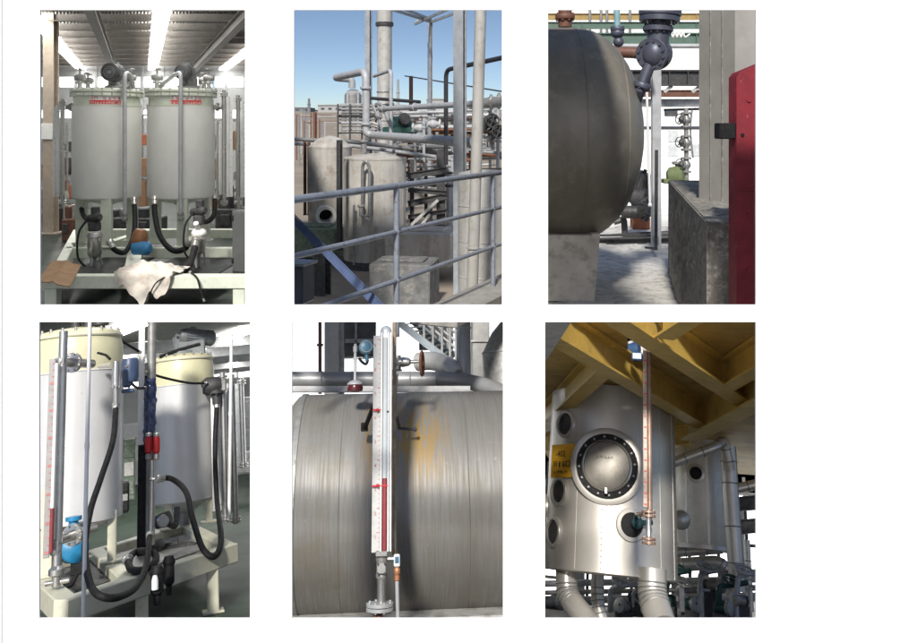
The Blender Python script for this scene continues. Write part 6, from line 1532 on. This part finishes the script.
    for k in range(12):
        f_ = k / 11; b = B(); b.beam(P(393 + 52 * f_, 317 + 41 * f_, Yb + .02), P(405 + 46 * f_, 317 + 37 * f_, Yb + .8), .28, .03); part(t, 'tread', b, M_dsteel)
    for a, c, dy in (((418, 317), (456, 348), .2), ((426, 317), (457, 342), .2), ((434, 316.5), (462, 338), 1.0)):
        b = B(); b.tube([P(*a, Yb + dy), P(*c, Yb + dy - .3)], .035, 10); part(t, 'handrail', b, M_galv)
    for px, r0, r1 in ((424, 319, 342), (433, 322, 350), (442, 317, 356), (450, 318, 360), (456, 318, 360)):
        b = B(); b.cyl(P(px, r1, Yb - .1), P(px, r0, Yb - .1), .03, None, 8); part(t, 'baluster', b, M_galv)
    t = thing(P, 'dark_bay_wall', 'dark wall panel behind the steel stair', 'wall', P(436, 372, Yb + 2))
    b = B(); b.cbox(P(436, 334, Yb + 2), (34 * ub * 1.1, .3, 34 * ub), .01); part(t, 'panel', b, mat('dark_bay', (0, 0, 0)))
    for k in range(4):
        b = B(); b.beam(P(424 + k * 8, 318, Yb + 1.7), P(424 + k * 8, 350, Yb + 1.7), .08, .06, V((0, 1, 0))); part(t, 'batten', b, M_dsteel)
    t = thing(P, 'concrete_column', 'grey concrete column between riser pipe and coned vessel', 'column', P(480, 380, Yb))
    b = B(); b.beam(P(480, 390, Yb), P(480, 316.5, Yb), 17 * ub, .6, V((0, 1, 0)), ch=.02); part(t, 'shaft', b, mat('grey_column', (.40, .40, .39), .8, var=.08, bump=.2))
    b = B(); b.beam(P(471, 341, Yb - .34), P(489, 341, Yb - .34), .05, .04); part(t, 'joint', b, M_dsteel)
    t = thing(P, 'coned_vessel', 'dark grey vessel with a sloping conical top', 'vessel', P(503, 395, 18.8))
    ux_ = P.u(503, 370, 18.8); xv = P(507, 370, 18.8).x
    b = B(); b.lathe([(24 * ux_, P(500, 402, 18.8).z), (24 * ux_, P(500, 353, 18.8).z), (14 * ux_, P(500, 333, 18.8).z), (3.5 * ux_, P(500, 321, 18.8).z), (3 * ux_, P(500, 317, 18.8).z)], (xv, 18.8, 0), (0, 0, 1), 40); part(t, 'shell', b, M_dsteel)
    b = B(); b.torus((xv, 18.8, P(500, 353, 18.8).z), (0, 0, 1), 24 * ux_, .02, 40, 6); part(t, 'seam_ring', b, M_galv)
    # overcast sky behind everything
    Yw = 27.0; uw = P.u(398, 350, Yw)
    b = B(); p0, p1 = P(262, 317, Yw), P(534, 317, Yw); z1 = P(398, 317, Yw).z; z0 = P(398, 470, Yw).z
    b.box(((p0.x + p1.x) / 2, Yw + .3, (z0 + z1) / 2), (p1.x - p0.x, .6, z1 - z0))
    struct(P, 'sky', b, mat('overcast_sky', (.8, .8, .8), 1.0, var=0, spec=0, emit=((.97, .985, 1.0), 1.15), rv=0))
    # yard slab
    b = B(); zf = o.z - R - .9
    b.add([P.onz(270, 640, zf), P.onz(526, 640, zf), V((P(530, 500, Yw).x, Yw, zf)), V((P(266, 500, Yw).x, Yw, zf))], [(0, 1, 2, 3)])
    struct(P, 'yard_slab', b, M_conc)
gauge_front()
# ================================================================== lower right: looking up at a clad vessel under a yellow deck
def under_deck():
    P = P6
    m_y = mat('yellow_deck_paint', (0.66, 0.45, 0.11), .5, var=.1, scale=2, dirt=(3, .55, .8, (0.30, 0.20, 0.07)))
    m_yp = mat('yellow_plate_paint', (0.55, 0.38, 0.11), .6, var=.14, scale=1.5, dirt=(2, .5, .75, (0.22, 0.15, 0.06)))
    m_clad = mat('aluminium_cladding', (.66, .63, .57), .36, .5, var=.06, scale=1.5, streak=(2.5, (1, 1, .12), .35, (.50, .48, .44)), dirt=(3, .6, .85, (.42, .37, .3)), bump=.03)
    ZD = P(650, 322, 9.6).z
    # deck plate with one small opening
    zP = ZD + .42
    near, far = P.onz(545, 316, zP + .04).y, 26.0
    hx0, hx1 = P.onz(628, 352, zP), P.onz(650, 352, zP); hy0, hy1 = P.onz(638, 338, zP).y, P.onz(638, 366, zP).y
    XA, XB = P(532, 340, near).x - .1, P(775, 340, far).x + .4
    xl = lambda y: P(530, 400, y).x; xr = lambda y: P(772, 400, y).x
    t = thing(P, 'yellow_deck', 'yellow painted steel deck on crossed beams above the clad vessel', 'deck', P.onz(650, 380, ZD))
    cuts = [near, hy0, hy1, 14.2, 17, 20, far]
    for a, c in zip(cuts[:-1], cuts[1:]):
        spans = [(0, 1)]
        xs = [xl(a) - .1, xr(c)]
        if abs(a - hy0) < 1e-6: segs = [(xs[0], hx0.x), (hx1.x, xs[1])]
        else: segs = [(xs[0], xs[1])]
        for s0, s1 in segs:
            b = B()
            if a == near:
                e0, e1 = P.onz(528, 315.5, zP + .035), P.onz(774, 315.5, zP + .035)
                b.prism([V((e0.x, e0.y, zP)), V((e1.x, e1.y, zP)), V((s1, c - .012, zP)), V((s0, c - .012, zP))], (0, 0, .03))
            else: b.box(((s0 + s1) / 2, (a + c) / 2, zP + .02), (s1 - s0, c - a - .012, .03))
            part(t, 'deck_plate', b, m_yp)
    def bm(a, c, w, h, zb=ZD):
        p, q = P.onz(*a, zb), P.onz(*c, zb); p.z = q.z = zb + h / 2
        b = B(); b.ibeam(p, q, w, h, .03)
        d_ = (q - p).normalized()                           # ends cut to a mitre
        def row_of(pt): g_ = P.R @ pt; return HROW - FPX * g_.z / g_.y
        for i in range(24):
            k_ = 0
            while row_of(b.v[i] + d_ * k_ * (1 if i < 12 else -1)) < 315.5 and k_ < 4: k_ += .02
            if k_ >= 2.5: k_ = 0
            b.v[i] = b.v[i] + d_ * k_ * (1 if i < 12 else -1)
        part(t, 'beam', b, m_y)
    bm((607, 316), (748, 408), .30, .42)
    bm((530, 327), (706, 430), .28, .42)
    bm((606, 372), (536, 436), .26, .40, ZD + .01)
    bm((698, 318), (664, 339), .24, .40, ZD + .01)
    bm((775, 362), (726, 390), .24, .40, ZD + .01)
    bm((690, 441), (775, 396), .34, .62, ZD - .12)
    bm((545, 452), (690, 446), .26, .4, ZD + .02)
    # grey steel plate in the upper left
    b = B(); pts = [P.onz(532, 318, ZD - .06), P.onz(574, 318, ZD - .06), P.onz(545, 362, ZD - .06), P.onz(530, 372, ZD - .06)]
    b.prism(pts, (0, 0, .05)); solo(P, 'grey_soffit_plate', b, M_galv, 'plain grey steel plate beside the yellow deck beams', 'plate')
    # clad vessel
    Y = 16.2; u = P.u(612, 500, Y); R = 64.5 * u; c = V((P(611, 500, Y).x, Y, 0)); zb = P(611, 574, Y - R).z; ztop = ZD + .40
    t = thing(P, 'clad_vessel', 'large aluminium clad vessel with round manhole and portholes', 'vessel', V((c.x, Y, zb)))
    b = B(); b.lathe([(R * .5, zb - .02), (R * .97, zb - .015), (R * 1.0, zb), (R, zb + .05), (R * .995, zb + 1.2), (R * .985, ztop)], c, (0, 0, 1), 96); sh = part(t, 'shell', b, m_clad)
    for an in (-1.35, -.52, -.10, .42, .86, 1.25):
        x, y = c.x + math.sin(an) * R, c.y - math.cos(an) * R
        b = B(); b.beam((x, y, zb + .02), (c.x + math.sin(an) * R * .986, c.y - math.cos(an) * R * .986, ztop), .05, .012, V((math.sin(an), -math.cos(an), 0))); part(t, 'lap_seam', b, m_clad)
    for k in range(34):
        an = -.10; z = zb + .06 + k * .085
        if k > 12: break
        b = B(); b.lathe([(.012, 0), (.008, .012)], (c.x + math.sin(an) * (R + .004), c.y - math.cos(an) * (R + .004), z), (math.sin(an), -math.cos(an), 0), 8); part(t, 'rivet', b, M_dsteel)
    def at_shell(px, row):                                  # the point of the shell seen at a pixel
        lo, hi = Y - R * 1.05, Y
        r0 = P(px, row, 1.0)
        best = None
        A = r0.x ** 2 + 1; Bq = -2 * (r0.x * c.x + c.y); Cq = c.x ** 2 + c.y ** 2 - R * R
        D = max(0, Bq * Bq - 4 * A * Cq); y = (-Bq - math.sqrt(D)) / (2 * A)
        p = r0 * y; nn = V((p.x - c.x, p.y - c.y, 0)).normalized(); return p, nn
    def ring(name, px, row, prof, m, parent=None, seg=40, label=None):
        p, nn = at_shell(px, row); b = B(); b.lathe(prof, p - nn * .02, nn, seg); return part(parent or t, name, b, m, label)
    # big manhole
    r0 = 35 * u
    mh = ring('manhole', 607, 466, [(r0, 0), (r0, .03), (r0 * .985, .035), (r0 * .85, .04), (r0 * .84, .025), (r0 * .7, .024), (0.001, .02)], m_clad)
    ring('dark_gasket', 607, 466, [(r0 * .835, .03), (r0 * .83, .06), (r0 * .66, .065), (r0 * .65, .03)], M_black, mh)
    ring('cover_ring', 607, 466, [(r0 * .68, .05), (r0 * .68, .10), (r0 * .65, .11), (r0 * .63, .10), (r0 * .63, .06)], M_steel, mh)
    ring('cover', 607, 466, [(r0 * .63, .06), (r0 * .61, .085), (r0 * .48, .125), (r0 * .25, .15), (0.001, .155)], mat('hazed_steel_cover', (.34, .32, .28), .55, .45, var=.15, scale=3, dirt=(4, .5, .75, (.22, .19, .15))), mh)
    p, nn = at_shell(607, 466); ex = V((-nn.y, nn.x, 0))
    for k in range(16):
        an = 2 * PI * k / 16 + .1; q = p + (ex * math.cos(an) + V((0, 0, 1)) * math.sin(an)) * r0 * .755 + nn * .03
        b = B(); b.lathe([(.022, 0), (.022, .04), (.012, .045), (.012, .07)], q, nn, 6); part(mh, 'bolt', b, M_dsteel)
    b = B(); b.cbox(p + nn * .13 - V((0, 0, r0 * .65)), (.05, .06, .1), .01); part(mh, 'latch', b, M_steel)
    tm = B(); glyphs(tm, p + nn * .165 - ex * r0 * .28 + V((0, 0, r0 * .16)), ex, V((0, 0, 1)) * .97 + nn * -.2, 6, r0 * .075, 5, .003, dens=4); tm.flat = True; part(mh, 'lettering', tm, M_dark)['kind'] = 'stuff'
    # portholes
    for px, row, rr in ((566, 424, 13.5), (559.5, 491.5, 13.5), (554, 532, 14), (546.5, 507, 12)):
        q = rr * u
        ph = ring('porthole', px, row, [(q, 0), (q, .045), (q * .96, .06), (q * .78, .065), (q * .75, .02), (.001, .015)], m_clad, None, 32)
        ring('dark_glass', px, row, [(q * .745, .022), (q * .74, .03), (.001, .032)], M_dark, ph, 32)
    q = 14.5 * u; ph = ring('hand_hole', 631, 525, [(q, 0), (q, .045), (q * .97, .06), (q * .74, .065), (q * .72, .02), (.001, .015)], m_clad, None, 32)
    ring('dark_recess', 631, 525, [(q * .715, .022), (q * .71, .04), (.001, .042)], M_black, ph, 32)
    p, nn = at_shell(634, 523); b = B(); b.lathe([(.05, 0), (.09, .05), (.09, .12), (.05, .16)], p + nn * .05, nn, 14); b.cbox(p + nn * .14 + V((0, 0, .06)), (.12, .1, .14), .02); b.tube([p + nn * .1, p + nn * .22 + V((.2, 0, .02))], .04, 10); part(ph, 'small_valve', b, mat('dark_teal', (.03, .09, .10), .4))
    # yellow sign
    p, nn = at_shell(564, 461); ex = V((-nn.y, nn.x, 0)); sg = thing(P, 'yellow_sign', 'small yellow sign fixed on the clad vessel beside the manhole', 'sign', p)
    ws, hs = 22 * u, 31 * u
    # the sign stands across the curve: its real width is larger than it shows
    fs_ = 1 / max(.35, abs(nn.dot(V((p.x, p.y, 0)).normalized())))
    ws *= min(2.2, fs_)
    b = B(); Rm = Matrix((ex, nn, V((0, 0, 1)))).transposed(); b.cbox(p + nn * .03, (ws, .02, hs), .004, Rm); pl = part(sg, 'plate', b, mat('sign_yellow', (.85, .45, .02), .5, var=.05))
    o_ = p + nn * .043
    tm = text_mb('-402', o_ - ex * ws * .30 + V((0, 0, hs * .12)), ex, (0, 0, 1), hs * .26, .004); part(pl, 'lettering', tm, M_tick)['kind'] = 'stuff'
    tm = B(); glyphs(tm, o_ - ex * ws * .38 - V((0, 0, hs * .2)), ex, (0, 0, 1), 4, hs * .2, 12, .004, 1.1 * ws / hs * .95); glyphs(tm, o_ - ex * ws * .36 - V((0, 0, hs * .38)), ex, (0, 0, 1), 7, hs * .09, 15, .004, 1.1 * ws / hs, 4); tm.flat = True; part(pl, 'lettering', tm, M_tick)['kind'] = 'stuff'
    # copper brown gauge
    Yg = 12.4; ug = P.u(647, 440, Yg)
    m_cu = mat('copper_brown_gauge', (.40, .28, .21), .45, .3, var=.15, scale=6, dirt=(7, .5, .75, (.25, .12, .08)))
    t2 = thing(P, 'level_gauge', 'slim copper brown level gauge hanging past the clad vessel', 'level gauge', P(649, 542, Yg))
    zz = lambda r_: P(648, r_, Yg).z
    x0, x1 = P(649, 540, Yg).x, P(649, 540, Yg).x
    b = B(); b.lathe([(2.6 * ug, zz(510)), (2.6 * ug, zz(336))], (P(649.5, 470, Yg).x, Yg, 0), (0, 0, 1), 16); part(t2, 'chamber', b, m_cu)
    b = B(); b.cbox((P(645.2, 470, Yg).x, Yg - .04, (zz(508) + zz(345)) / 2), (4.2 * ug, .05, zz(345) - zz(508)), .006); sp = part(t2, 'scale_plate', b, mat('worn_scale', (.56, .44, .36), .5, var=.12, scale=8, dirt=(9, .5, .7, (.35, .2, .14))))
    for k in range(14):
        b = B(); b.box((P(645.4, 470, Yg).x, Yg - .068, zz(505 - k * 11)), (2.6 * ug, .003, .02)); part(sp, 'tick', b, M_redlab)
    for r_ in (512, 516, 539, 543):
        b = B(); b.flange((P(648.5, 470, Yg).x, Yg, zz(r_)), (0, 0, 1), 6.6 * ug, 2.2 * ug, 18, 6, .8 * ug); part(t2, 'flange', b, m_cu)
    b = B(); b.lathe([(3.4 * ug, zz(540)), (2.2 * ug, zz(535)), (2.6 * ug, zz(520)), (3.2 * ug, zz(516))], (P(648.5, 470, Yg).x, Yg, 0), (0, 0, 1), 16); part(t2, 'sight_glass', b, M_steel)
    p, nn = at_shell(636, 514); b = B(); b.tube(fillet([p, P(640, 514, Yg + .3), P(648, 514, Yg)], .1), 2 * ug, 12); part(t2, 'side_arm', b, m_cu)
    # instrument seen through the deck opening
    t2 = thing(P, 'deck_instrument', 'blue and white instrument standing over the small deck opening', 'instrument', P.onz(635, 352, zP))
    b = B(); b.lathe([(.07, -.1), (.1, -.06), (.1, .06), (.07, .1)], P(633, 349, 12.9), (1, -.4, 0), 16); b.cbox(P(637, 357, 12.7), (.16, .14, .12), .02); part(t2, 'case', b, mat('deep_blue_case', (.06, .12, .25), .35))
    b = B(); b.lathe([(.045, 0), (.055, .04), (.03, .06)], P(631, 345, 12.9), (0, -1, 0), 14); b.cbox(P(640, 350, 13), (.1, .05, .16), .01); part(t2, 'dial', b, M_white)
    # ducts below
    m_du = m_clad
    def duct(label, pts, rpx, Yd):
        uu = P.u(pts[0][0], pts[0][1], Yd); q = [P(a, b_, Yd + d_) for a, b_, d_ in pts]
        tt = thing(P, 'clad_duct', label, 'duct', q[-1]); b = B(); b.tube(fillet(q, .35, 4), rpx * uu, 26); part(tt, 'duct_run', b, m_du)
        fl = fillet(q, .35, 4)
        for k in range(1, len(fl) - 1):
            b = B(); b.torus(fl[k], fl[k + 1] - fl[k - 1], rpx * uu * 1.004, .012, 26, 5); part(tt, 'seam', b, M_dsteel)
    duct('clad duct elbow dropping from the left under side of the vessel', [(566, 570, 0), (567, 596, 0), (592, 626, -.5)], 10.5, 15.8)
    duct('thick clad duct dropping from the middle of the vessel', [(652, 568, 0), (652, 596, 0), (662, 626, -.3)], 14.5, 15.3)
    duct('slim clad duct behind the left elbow', [(598, 568, 1.2), (597, 600, 1.2), (603, 626, 1.2)], 7, 16.2)
    # second vessel
    Y2 = 21.0; u2 = P.u(702, 500, Y2); c2 = V((P(703, 500, Y2).x, Y2, 0)); R2 = 27.5 * u2; zb2 = P(703, 546, Y2 - R2).z; zt2 = P(703, 442, Y2).z
    t = thing(P, 'second_vessel', 'smaller clad vessel with one round port behind the large one', 'vessel', V((c2.x, Y2, zb2)))
    b = B(); b.lathe([(R2 * .4, zb2 - .03), (R2 * .98, zb2 - .02), (R2, zb2), (R2, zt2), (R2 * .9, zt2 + .12), (R2 * .3, zt2 + .25), (.001, zt2 + .26)], c2, (0, 0, 1), 64); m_c2 = mat('lightened_cladding', (.80, .78, .72), .42, .3, var=.06, streak=(2.5, (1, 1, .12), .3, (.6, .58, .53))); part(t, 'shell', b, m_c2)  # cladding colour lightened to offset the shade under the deck
    b = B(); b.lathe([(R2 * 1.0, -.06), (R2 * 1.025, -.05), (R2 * 1.025, .03), (R2, .04)], c2 + V((0, 0, zb2)), (0, 0, 1), 64); part(t, 'lower_rim', b, m_clad)
    p = P(696, 473.5, Y2 - R2 * .97); q = 9 * u2; b = B(); b.lathe([(q, -.08), (q, .08), (q * .7, .1), (q * .68, .03), (.001, .02)], p, (-.1, -1, 0), 28); po = part(t, 'port', b, m_clad)
    b = B(); b.lathe([(q * .66, .03), (q * .66, .07), (q * .3, .09), (.001, .09)], p, (-.1, -1, 0), 24); part(po, 'dark_cover', b, M_black)
    b = B(); b.ball(P(681, 520, 19), 9.5 * P.u(681, 520, 19), 20, 14); part(t, 'ball_joint', b, m_clad)
    for an in (-.7, .1, .8):
        b = B(); b.beam((c2.x + math.sin(an) * R2, Y2 - math.cos(an) * R2, zb2), (c2.x + math.sin(an) * R2, Y2 - math.cos(an) * R2, zt2), .05, .01, V((math.sin(an), -math.cos(an), 0))); part(t, 'lap_seam', b, m_clad)
    def pipe(label, pts, rpx, m=m_clad, bands=True):
        q = [P(a[0], a[1], a[2] + 2.3) for a in pts]; uu = P.u(pts[0][0], pts[0][1], pts[0][2] + 2.3); b = B(); fl = fillet(q, .5, 6); b.tube(fl, rpx * uu, 20)
        tt = thing(P, 'clad_pipe', label, 'pipe', low(b)); part(tt, 'pipe_run', b, m)
        if bands:
            for k in range(len(q) - 1):
                for f_ in (.3, .7):
                    b = B(); b.torus(q[k].lerp(q[k + 1], f_), q[k + 1] - q[k], rpx * uu * 1.01, .012, 20, 5); part(tt, 'band', b, M_dsteel)
    pipe('clad pipe climbing across the top of the second vessel', [(672, 463, 17.0), (716, 447, 17.0), (724, 440, 17.2), (730, 470, 17.4)], 5)
    pipe('tall clad pipe standing beside the second vessel', [(728, 446, 17.6), (731, 500, 17.6), (738, 592, 17.6)], 8)
    pipe('pale lagged pipe running under the second vessel', [(670, 553, 18.6), (722, 549, 18.6)], 4.5)
    pipe('clad pipe bending down below the second vessel', [(668, 566, 19), (718, 562, 19), (728, 570, 19), (730, 596, 19)], 6.5)
    pipe('thin pale pipe at the right in front of the windows', [(747, 540, 20), (751, 612, 20)], 3)
    pipe('second thin pale pipe beside the windows', [(741, 500, 21), (745, 604, 21)], 2.2)
    pipe('level lagged pipe passing in front of the right windows', [(736, 489, 20), (775, 480, 20)], 5)
    # rear: bright windows with dark frames
    Yw = 28.0; uw = P.u(650, 560, Yw)
    zb_, zt_ = P(650, 626, Yw).z, P(650, 470, Yw).z
    t = thing(P, 'window_wall', 'wall of bright windows in dark frames behind the vessels', 'window wall', P(650, 626, Yw))
    pxs = [530 + 14.5 * i for i in range(18)]; rows = [486, 512, 536, 560, 588, 612]
    for a, c_ in zip(pxs[:-1], pxs[1:]):
        for ra, rb in zip(rows[:-1], rows[1:]):
            x0, x1 = P(a, 560, Yw).x + .04, P(c_, 560, Yw).x - .04; z1, z0 = P(650, ra, Yw).z - .04, P(650, rb, Yw).z + .04
            b = B(); b.box(((x0 + x1) / 2, Yw, (z0 + z1) / 2), (x1 - x0, .03, z1 - z0)); part(t, 'pane', b, M_glow if (ra > 530 or a > 720) and not (ra > 580 and a > 725) else M_dsteel)
    for a in pxs:
        b = B(); b.box((P(a, 560, Yw).x, Yw - .03, (zb_ + zt_) / 2), (.09, .12, zt_ - zb_)); part(t, 'mullion', b, M_dark)
    for r_ in rows:
        b = B(); b.box((P(650, r_, Yw).x, Yw - .035, P(650, r_, Yw).z), (P(776, r_, Yw).x - P(530, r_, Yw).x, .1, .09)); part(t, 'transom', b, M_dark)
    b = B(); b.box((P(652, 400, Yw).x, Yw + .2, (zt_ + P(650, 380, Yw).z) / 2 + .3), (P(780, 400, Yw).x - P(526, 400, Yw).x, .3, P(650, 380, Yw).z - zt_)); part(t, 'dark_panel', b, M_dsteel)
    # dark girders by the right window
    for k, r_ in enumerate((505, 528)):
        b = B(); b.ibeam(P(728, r_, 22), P(776, r_ - 4, 22), .2, .3, .03); solo(P, 'dark_girder', b, M_dark, ('upper dark girder across the right windows', 'lower dark girder across the right windows')[k], 'girder')
    # machinery along the bottom
    FZ = P(650, 624, 18).z
    b = B(); b.add([V((P(532, 620, 15).x, 15, FZ)), V((P(810, 620, 15).x, 15, FZ)), V((P(810, 600, Yw).x, Yw, FZ)), V((P(532, 600, Yw).x, Yw, FZ))], [(0, 1, 2, 3)])
    struct(P, 'plant_floor', b, M_conc)
    rnd = random.Random(4)
    m_dg = mat('dark_green_iron', (.02, .07, .06), .4)
    names = ['dark green pump among the pipes under the second vessel', 'black motor driven pump below the big duct', 'dark pump seen between the two clad ducts', 'green pump in front of the bright windows', 'black pump at the foot of the tall clad pipe', 'small dark pump beneath the hand hole', 'dark pump beside the left elbow duct', 'squat pump below the second vessel']
    for k, (px, row, Y_) in enumerate(((712, 585, 20), (690, 604, 19), (624, 606, 19.5), (668, 600, 21), (740, 600, 19), (636, 596, 22), (552, 602, 20), (722, 608, 17.5))):
        p = P(px, row, Y_); s_ = P.u(px, row, Y_) * 10
        t = thing(P, 'pump', names[k], 'pump', V((p.x, p.y, FZ)))
        motor_parts(t, p, (math.cos(k), -.5, .1), s_ * .55, s_ * 1.5, (M_dsteel, m_dg)[k % 2], M_dark)
        b = B(); b.lathe([(s_ * .3, -s_ * .3), (s_ * .7, -s_ * .2), (s_ * .7, s_ * .2), (s_ * .3, s_ * .3)], p + V((s_ * .9 * math.cos(k), -.3 * s_, 0)), (math.cos(k), -.5, .1), 16); b.tube(fillet([p + V((s_ * .9, -.3 * s_, 0)), p + V((s_ * .9, -.3 * s_, s_ * 1.4)), p + V((s_ * 2.0, 0, s_ * 1.4))], s_ * .4), s_ * .16, 10); part(t, 'casing', b, M_dsteel)
        b = B(); b.cbox((p.x, p.y, (FZ + p.z - s_ * .5) / 2), (s_ * 1.8, s_ * .9, max(.05, p.z - s_ * .5 - FZ)), .02); part(t, 'pedestal', b, M_dark)
    for k, (r_, rp_, mm) in enumerate(((583, 3, M_galv), (592, 2.2, M_dsteel), (600, 3.5, M_galv))):
        pipe(('upper grey pipe of the floor rack under the vessels', 'thin middle pipe of the floor rack under the vessels', 'lowest grey pipe of the floor rack under the vessels')[k], [(530, r_ + 1, 20 + k * .3), (774, r_ - 4, 20 + k * .3)], rp_, mm, False)
    for k, px in enumerate((580, 617, 676, 704, 735)):
        b = B(); p_, q_ = P(px, 622, 23.5), P(px, 556, 23.5); b.ibeam(p_, q_, .22, .22, .03, V((0, 1, 0))); b.cbox(p_, (.4, .4, .06), .01)
        solo(P, 'rack_post', b, M_galv, 'grey rack post %s' % ('behind the left elbow duct', 'between the slim and thick ducts', 'right of the thick duct', 'under the middle of the second vessel', 'behind the tall clad pipe')[k], 'post')
    b = B(); pA, pB = P(530, 612, 18.6), P(800, 608, 18.6); b.cbox(((pA.x + pB.x) / 2, 19.2, (pA.z + FZ) / 2), (pB.x - pA.x, .8, pA.z - FZ), .03); b.cbox(((pA.x + pB.x) / 2, 19.2, pA.z + .02), (pB.x - pA.x + .1, .9, .06), .01)
    solo(P, 'low_bund_wall', b, M_dsteel, 'low dark bund wall along the plant floor', 'wall')
    for k in range(6):
        px = (700, 718, 736, 682, 664, 610, 622, 640, 752)[k]; p = P(px, rnd.uniform(585, 600), 19.5 + rnd.uniform(-1, 1)); q = P(px + rnd.uniform(-6, 10), rnd.uniform(570, 590), 19.5)
        b = B(); s1 = p + V((0, 0, -.4)); b.tube(fillet([s1, p, q, q + V((.4, 0, .1))], .15), .05, 8); handwheel(b, q + V((.1, 0, .12)), V((.2, -.5, 1)).normalized(), .17, .025)
        solo(P, 'valve_pipe', b, (M_dsteel, m_dg, M_galv)[k % 3], '%s bent pipe with a handwheel %s' % (('dull steel', 'dark green', 'grey')[k % 3], ('below the second vessel', 'beside the tall clad pipe', 'at the right edge pumps', 'below the ball joint', 'right of the thick duct', 'left of the thick duct')[k]), 'pipe', 'thin valve pipes among the pumps')
under_deck()
